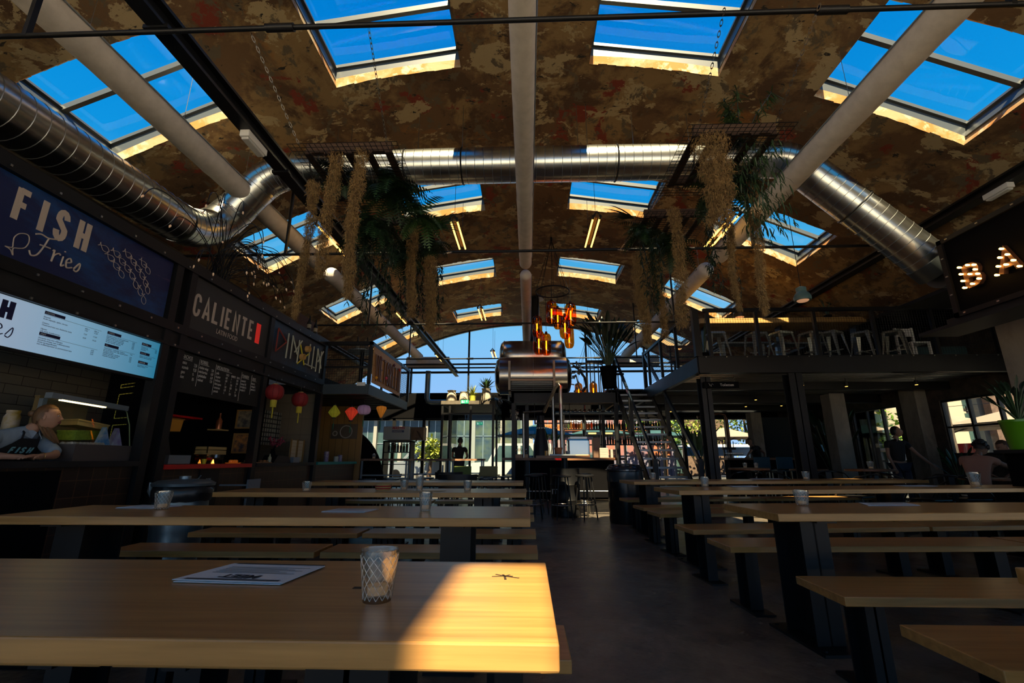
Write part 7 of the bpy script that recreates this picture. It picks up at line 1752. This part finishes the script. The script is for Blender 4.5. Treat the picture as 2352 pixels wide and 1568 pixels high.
b = MB(); word(b, 'FISH', (-4.350, 3.765, 1.105), (0, 1, 0), Vector((.62, 0, 1)).normalized(), .038, .055, .018, .013, .002); b.build('lettering', mat('apron_print', (.22, .48, .54), .6), wm, label='pale blue FISH print on the apron')
for a_ in (((-4.36, 3.82, 1.27), (-4.30, 3.885, 1.225), (-4.31, 3.92, 1.275), (-4.39, 3.88, 1.33)), ((-4.35, 4.03, 1.26), (-4.29, 3.955, 1.225), (-4.30, 3.93, 1.275), (-4.37, 3.99, 1.325))):
    b = MB(); P = [Vector(p) for p in a_]; b.add(P + [p + Vector((.006, 0, .006)) for p in P], [(0, 1, 2, 3), (7, 6, 5, 4), (0, 4, 5, 1), (1, 5, 6, 2), (2, 6, 7, 3), (3, 7, 4, 0)]); b.build('collar', SHIRT, wm)
b = MB(); b.ring((-4.04, 3.765, 1.077), .029, .003, 18, 5, Matrix.Rotation(PI / 2, 3, 'X')); b.build('bracelet', mat('gold', (.6, .4, .15), .3, 1), wm, True)
# people across the hall
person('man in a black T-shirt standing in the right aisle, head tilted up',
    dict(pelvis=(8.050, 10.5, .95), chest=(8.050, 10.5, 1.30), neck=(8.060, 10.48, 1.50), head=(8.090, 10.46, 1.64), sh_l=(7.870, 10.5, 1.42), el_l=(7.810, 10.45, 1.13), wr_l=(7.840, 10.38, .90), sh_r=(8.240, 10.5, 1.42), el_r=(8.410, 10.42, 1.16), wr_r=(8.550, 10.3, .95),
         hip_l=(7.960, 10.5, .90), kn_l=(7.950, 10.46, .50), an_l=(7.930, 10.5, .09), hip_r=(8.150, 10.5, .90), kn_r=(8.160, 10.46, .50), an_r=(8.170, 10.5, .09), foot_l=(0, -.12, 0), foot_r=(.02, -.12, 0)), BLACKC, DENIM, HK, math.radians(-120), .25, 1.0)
person('person in a peach T-shirt seated bending forward over a cafe table at the right',
    dict(pelvis=(7.130, 7.75, .55), chest=(7.300, 7.95, .98), neck=(7.440, 8.02, 1.12), head=(7.560, 8.06, 1.24), sh_l=(7.280, 8.14, 1.06), el_l=(7.530, 8.30, .90), wr_l=(7.730, 8.25, .82), sh_r=(7.440, 7.84, 1.06), el_r=(7.700, 7.80, .92), wr_r=(7.880, 7.95, .82),
         hip_l=(7.100, 7.86, .52), kn_l=(7.500, 8.0, .52), an_l=(7.500, 8.0, .09), hip_r=(7.180, 7.66, .52), kn_r=(7.580, 7.72, .52), an_r=(7.560, 7.74, .09), foot_l=(.12, 0, 0), foot_r=(.12, 0, 0)), mat('peach_tee', (.48, .25, .17), .9, bump=.2, scale=8), BLACKC, HK, math.radians(-80), -.45, 1.0, 'curly')
person('dark-haired person in black seated facing the peach T-shirt, head bowed',
    dict(pelvis=(8.430, 8.35, .55), chest=(8.300, 8.30, .98), neck=(8.200, 8.26, 1.14), head=(8.100, 8.24, 1.25), sh_l=(8.320, 8.10, 1.06), el_l=(8.100, 8.02, .92), wr_l=(7.960, 8.08, .82), sh_r=(8.280, 8.48, 1.06), el_r=(8.080, 8.52, .92), wr_r=(7.940, 8.42, .82),
         hip_l=(8.460, 8.26, .52), kn_l=(8.080, 8.2, .52), an_l=(8.080, 8.2, .09), hip_r=(8.440, 8.46, .52), kn_r=(8.060, 8.44, .52), an_r=(8.060, 8.44, .09), foot_l=(-.12, 0, 0), foot_r=(-.12, 0, 0)), BLACKC, DENIM, HB, math.radians(80), -.4, 1.0)
person('bartender in black leaning over the second bar under the mezzanine',
    dict(pelvis=(7.45, 15.45, .98), chest=(7.32, 15.38, 1.30), neck=(7.24, 15.34, 1.48), head=(7.15, 15.30, 1.60), sh_l=(7.22, 15.22, 1.42), el_l=(7.02, 15.12, 1.25), wr_l=(6.88, 15.0, 1.14), sh_r=(7.46, 15.46, 1.42), el_r=(7.56, 15.24, 1.24), wr_r=(7.45, 15.05, 1.14),
         hip_l=(7.38, 15.4, .92), kn_l=(7.36, 15.42, .5), an_l=(7.36, 15.45, .09), hip_r=(7.54, 15.5, .92), kn_r=(7.54, 15.5, .5), an_r=(7.54, 15.5, .09), foot_l=(-.05, -.1, 0), foot_r=(0, -.12, 0)), BLACKC, DENIM, HB, math.radians(140), -.3, 1.0)
person('person in a black T-shirt seen from behind at the entrance doors',
    dict(pelvis=(-2.190, 15.8 - .95, .97), chest=(-2.190, 14.85, 1.28), neck=(-2.180, 14.86, 1.48), head=(-2.170, 14.87, 1.62), sh_l=(-2.370, 14.85, 1.40), el_l=(-2.420, 14.9, 1.14), wr_l=(-2.310, 15.05, 1.06), sh_r=(-2.000, 14.85, 1.40), el_r=(-1.930, 14.92, 1.14), wr_r=(-2.030, 15.06, 1.06),
         hip_l=(-2.280, 14.85, .92), kn_l=(-2.280, 14.88, .5), an_l=(-2.290, 14.85, .09), hip_r=(-2.100, 14.85, .92), kn_r=(-2.100, 14.88, .5), an_r=(-2.090, 14.85, .09)), BLACKC, DENIM, HK, 0, -.1, 1.0)
# ================================================================ outside
GRD = mat('bounce_paving', (.80, .76, .70), .9, var=.05, scale=2)  # unseen ground, made very pale to bounce sunlight into the hall
b = MB(); b.bx(-40, 60, -40, -6.6, -.14, -.04); b.bx(-40, -7.8, -6.6, 8, -.14, -.04); b.bx(10.4, 60, -6.6, 8, -.14, -.04); struct('ground', b, GRD)
b = MB(); b.bx(-60, 60, 19.2, 90, -.16, -.06); b.bx(10.4, 60, 8, 19.2, -.16, -.06); struct('ground', b, mat('street_paving', (.105, .10, .095), .9, var=.2, scale=1))
WST = mat('pale_stone', (.26, .25, .225), .8); DGL = mat('office_glass', (.02, .035, .04), .15, .0, col2=(.05, .09, .09), scale=.7)
def block(lab, x0, x1, y, z1, nx, nz, wm_, gm, roofo=.4, depth=8, z0=0, colw=.25):
    t = thing('building', lab, 'building', ((x0 + x1) / 2, y, 0))
    b = MB(); b.bx(x0, x1, y + .3, y + depth, 0, z1); b.build('wall', wm_, t)
    b = MB(); b.bx(x0 - roofo, x1 + roofo, y - .5, y + depth, z1, z1 + .35); b.build('roof', wm_, t)
    W_ = (x1 - x0) / nx; Hh = (z1 - z0) / nz
    for i in range(nx):
        for j in range(nz):
            b = MB(); b.bx(x0 + i * W_ + colw / 2, x0 + (i + 1) * W_ - colw / 2, y + .22, y + .3, z0 + j * Hh + .12, z0 + (j + 1) * Hh - .08); o = b.build('window', gm, t)
            c = MB()
            for f_ in (.33, .66): xx = x0 + (i + f_) * W_; c.bx(xx - .03, xx + .03, y + .18, y + .22, z0 + j * Hh + .12, z0 + (j + 1) * Hh - .08)
            c.bx(x0 + i * W_ + colw / 2, x0 + (i + 1) * W_ - colw / 2, y + .18, y + .22, z0 + (j + .55) * Hh - .03, z0 + (j + .55) * Hh + .03); c.build('mullion', GREY, o)
    for i in range(nx + 1):
        b = MB(); xx = x0 + i * W_; b.bx(xx - colw / 2, xx + colw / 2, y - .1, y + .2, 0, z1); b.build('column', wm_, t)
    return t
block('low pale building with a flat roof and white columns beyond the left windows', -17, -5.6, 34, 4.0, 6, 1, WST, DGL)
block('glass-fronted office building with tall white columns beyond the entrance doors', -5.4, .2, 30, 4.6, 3, 1, WST, mat('curtained_glass', (.10, .12, .07), .3, col2=(.03, .05, .07), scale=1.2))
t = block('lilac grey and orange shop building beyond the bar windows', .6, 9.5, 31, 4.8, 4, 1, mat('lilac_wall', (.15, .13, .19), .8), mat('orange_glow', (.45, .12, .03), .6, col2=(.12, .10, .16), scale=.5), z0=1.2)
b = MB(); b.bx(.6, 9.5, 30.8, 30.95, 2.9, 3.3); b.build('band', mat('orange_band', (.50, .15, .04), .7), t); b = MB(); b.bx(2.4, 5.2, 30.6, 30.8, 3.35, 3.95); b.build('sign_panel', mat('sign_grey', (.16, .15, .20), .6), t)
text('lettering', 'DOLBY', (2.75, 30.58, 3.46), .55, (1, 0, 0), UPV, mat('sign_white', (.75, .75, .75), .5), t, .01, bold=.01, sp=1.1)
block('brown brick house beyond the trees outside the second bar', 9.5, 13.4, 33, 4.6, 2, 1, mat('brown_brick', (.12, .075, .055), .9, var=.3, scale=6), DGL, colw=1.2)
block('cream rendered house with dark windows outside the right-hand window', 13.6, 19.2, 19.6, 6.0, 3, 2, mat('house_cream', (.42, .34, .26), .9), DGL, colw=1.25)
block('brown brick house end outside the right edge of the right-hand window', 19.4, 25.5, 19.0, 6.5, 2, 2, mat('brick_end', (.10, .06, .045), .9, var=.3, scale=8), DGL, colw=1.8)
def parasol(c, r, h, col, lab, n=8, grp='parasols outside'):
    x, y = c; t = thing('parasol', lab, 'parasol', (x, y, -.06), grp); b = MB(); vs_ = [(x, y, h + r * .28)] + [(x + r * math.cos(2 * PI * k / n + .39), y + r * math.sin(2 * PI * k / n + .39), h) for k in range(n)]
    b.add(vs_, [(0, 1 + k, 1 + (k + 1) % n) for k in range(n)]); b.add([(p[0], p[1], p[2] - .02) for p in vs_], [(0, 1 + (k + 1) % n, 1 + k) for k in range(n)]); b.build('canopy', col, t)
    b = MB(); b.tube([(x, y, -.06), (x, y, h + r * .27)], .035, 8); b.build('pole', BLK, t); b = MB()
    for k in range(n): a = 2 * PI * k / n + .39; b.bar((x, y, h - .2), (x + r * .6 * math.cos(a), y + r * .6 * math.sin(a), h + r * .10), .02)
    b.build('ribs', BLK, t)
TEAL = mat('teal_canvas', (.02, .07, .075), .8); TAUP = mat('taupe_canvas', (.28, .22, .17), .8)
parasol((.4, 22.5), 2.0, 2.15, TEAL, 'dark teal parasol outside the windows left of the stove'); parasol((3.6, 23.5), 1.7, 2.25, TEAL, 'dark teal parasol outside behind the espresso machine'); parasol((6.2, 22.5), 1.5, 2.1, TEAL, 'dark teal parasol outside behind the stairs')
parasol((10.0, 24.0), 1.9, 2.1, TAUP, 'taupe parasol outside the windows behind the bartender'); parasol((13.5, 15.5), 1.8, 2.0, TAUP, 'taupe parasol outside the right-hand door'); parasol((13.2, 12.2), 2.0, 1.95, TAUP, 'wide taupe parasol outside the right-hand window'); parasol((13.4, 19.5), 1.6, 2.1, TAUP, 'taupe parasol on the terrace behind the one at the door')
WC = mat('white_canvas', (.48, .48, .48), .8)
b = MB(); b.prism([(20.6, 1.55), (22.4, 1.75), (22.4, 1.70), (20.6, 1.50)], 6.8, 12.5, 'x'); b.bx(6.8, 12.5, 20.6, 20.64, 1.2, 1.52)
for x in (6.9, 9.6, 12.4): b.bx(x - .03, x + .03, 22.3, 22.36, -.06, 1.7); b.bx(x - .03, x + .03, 20.62, 20.68, -.06, 1.5)
tag(b.build('awning', WC), 'white awning outside the windows under the mezzanine', 'awning')
b = MB(); b.bx(12.0, 14.6, 15.5, 19.5, 1.35, 1.42); b.bx(12.0, 14.6, 15.46, 15.5, 1.0, 1.42)
for x in (12.05, 14.5):
    for y in (15.6, 19.4): b.bx(x - .03, x + .03, y - .03, y + .03, -.06, 1.35)
tag(b.build('awning', WC), 'white awning outside the right-hand door', 'awning')
def tree(c, h, r, col, lab, n=700, seed=0, grp='trees outside'):
    R = random.Random(seed); t = thing('tree', lab, 'tree', (c[0], c[1], -.06), grp); b = MB(); b.tube([(c[0], c[1], -.06), (c[0] + .1, c[1], h * .5), (c[0], c[1], h * .8)], [.14, .1, .04], 8); b.build('trunk', HB, t, True); b = MB()
    cl = [(R.uniform(-1, 1) * r * .7, R.uniform(-1, 1) * r * .5, h * .55 + R.uniform(-.3, 1) * r * .7) for k in range(14)]
    for k in range(n):
        q = cl[k % 14]; a = Vector((R.gauss(0, 1), R.gauss(0, 1), R.gauss(0, 1))).normalized() * r * .42 * R.uniform(.6, 1); p = (c[0] + q[0] + a.x, c[1] + q[1] + a.y, q[2] + a.z); b.leaf(p, (R.uniform(-1, 1), R.uniform(-1, 1), R.uniform(-.6, .6)), R.uniform(.18, .34), .14, .2, n=2)
    b.build('crown', col, t)
G1 = mat('tree_green', (.17, .32, .03), .7, col2=(.06, .13, .016), scale=1.5); G2 = mat('tree_yellow_green', (.42, .42, .05), .7, col2=(.13, .20, .03), scale=1.5)
tree((10.6, 29), 4.9, 2.6, G2, 'yellow-green tree beyond the second bar', 900, 1); tree((13.8, 30), 5.4, 2.8, G1, 'broad green tree beyond the far right windows', 900, 2); tree((8.2, 28.5), 4.6, 2.0, G1, 'green tree beyond the stairs', 700, 3); tree((17.0, 29), 5, 2.6, G2, 'yellow tree farthest right beyond the windows', 700, 4)
tree((-12.0, 44), 6.6, 3.0, G1, 'dark green tree above the low pale building', 700, 5); tree((-5.4, 25.5), 2.2, 1.0, G2, 'small bright tree in front of the office', 400, 6); tree((14.8, 18.5), 3.4, 1.2, G1, 'small tree on the terrace outside the right-hand door', 500, 7); tree((13.4, 10.5), 2.2, .9, G1, 'bushy shrub outside the right-hand window', 420, 8); tree((14.6, 8.6), 3.6, 1.2, G2, 'yellow-green tree at the right end of the right-hand window', 420, 9)
def vehicle(x, y, L, W_, H_, col, lab, van=False):
    t = thing('car' if not van else 'van', lab, 'van' if van else 'car', (x, y, -.06)); z = -.06
    prof = [(0, .35), (0, .8), (L * .08, .95), (L * .25, 1.0), (L * .36, H_), (L * (.98 if van else .75), H_), (L * (1 if van else .92), 1.0 if not van else H_ * .9), (L, .85), (L, .35)]
    b = MB(); b.prism([(x + p_, z + q_) for p_, q_ in prof], y, y + W_, 'y'); b.build('body', col, t)
    b = MB(); b.prism([(x + L * .30, z + 1.0), (x + L * .38, z + H_ - .12), (x + L * .60, z + H_ - .12), (x + L * .60, z + 1.0)], y - .01, y + .0, 'y'); b.build('window', DGL, t)
    b = MB(); b.prism([(x + L * .63, z + 1.0), (x + L * .63, z + H_ - .12), (x + L * .74, z + H_ - .12), (x + L * .85, z + 1.0)], y - .01, y + .0, 'y'); b.build('window', DGL, t)
    for xx in (x + L * .2, x + L * .8):
        b = MB(); b.lathe([(.001, 0), (.18, 0), (.30, .03), (.32, .06), (.32, .2), (.001, .2)], (xx, y - .02, z + .32), 20, Matrix.Rotation(-PI / 2, 3, 'X')); b.build('wheel', BLK2, t, True)
vehicle(-3.3, 25.0, 4.6, 1.8, 1.95, mat('van_white', (.42, .42, .42), .4), 'white van parked beyond the entrance doors', True)
vehicle(-8.2, 26.0, 4.2, 1.7, 1.5, mat('car_silver', (.22, .24, .26), .3, .4), 'silver car beyond the left windows'); vehicle(.6, 27.0, 4.2, 1.7, 1.5, mat('car_grey', (.22, .22, .22), .3, .4), 'grey car beyond the bar windows'); vehicle(-13.8, 26.5, 4.2, 1.7, 1.5, mat('car_blue', (.03, .09, .16), .3, .4), 'blue car at the far left beyond the windows')
t = thing('red_flag', 'red banner on the terrace outside the right-hand door', 'banner', (12.6, 13.9, 0)); b = MB(); b.bx(12.58, 12.62, 13.6, 14.2, .5, 1.5); b.build('cloth', mat('red_cloth', (.55, .02, .02), .7), t); b = MB(); b.tube([(12.6, 13.6, -.06), (12.6, 13.6, 1.6)], .02, 6); b.build('pole', GREY, t)
t = thing('terrace_fence', 'black terrace railing outside the right-hand door and window', 'fence', (11.6, 13, 0)); b = MB(); b.bx(11.58, 11.62, 9, 16, .98, 1.03)
for k in range(36): b.bx(11.59, 11.61, 9 + k * .2, 9.02 + k * .2, -.06, .98)
b.build('rails', BLK, t)
b = MB(); b.bx(11.9, 12.0, 7.6, 10.2, -.06, 1.25); tag(b.build('striped_screen', tiles('green_stripes', (.02, .16, .09), (.35, .4, .38), (.35, .4, .38), 1.0, .08, 3, .03, .6, 'yz', 0)), 'green and white striped windbreak outside the right-hand window', 'screen')
# bulb string outside the right-hand window
t = thing('string_lights', 'string of black sockets with bulbs outside the right-hand window', 'lights', (11.0, 10.5, 2.3)); b = MB(); b.tube([(10.9, 8.5, 2.45), (10.95, 10.2, 2.3), (11.0, 12.6, 2.4)], .006, 5); b.build('cable', BLK, t)
for y in (9.2, 10.0, 10.9, 11.8): b = MB(); b.tube([(10.95, y, 2.34), (10.95, y, 2.24)], .02, 6); b.ball((10.95, y, 2.22), .03, 8, 6); b.build('bulb', BLK, t, True)
# ================================================================ lettering to meshes
_dg = bpy.context.evaluated_depsgraph_get()
for o in [q for q in bpy.data.objects if q.type == 'FONT']:
    me = bpy.data.meshes.new_from_object(o.evaluated_get(_dg))
    n = bpy.data.objects.new('lettering', me); C.objects.link(n)
    n.parent = o.parent; n.matrix_basis = o.matrix_basis.copy()
    for k in o.keys():
        if k in ('label', 'category', 'group', 'kind'): n[k] = o[k]
    bpy.data.objects.remove(o)
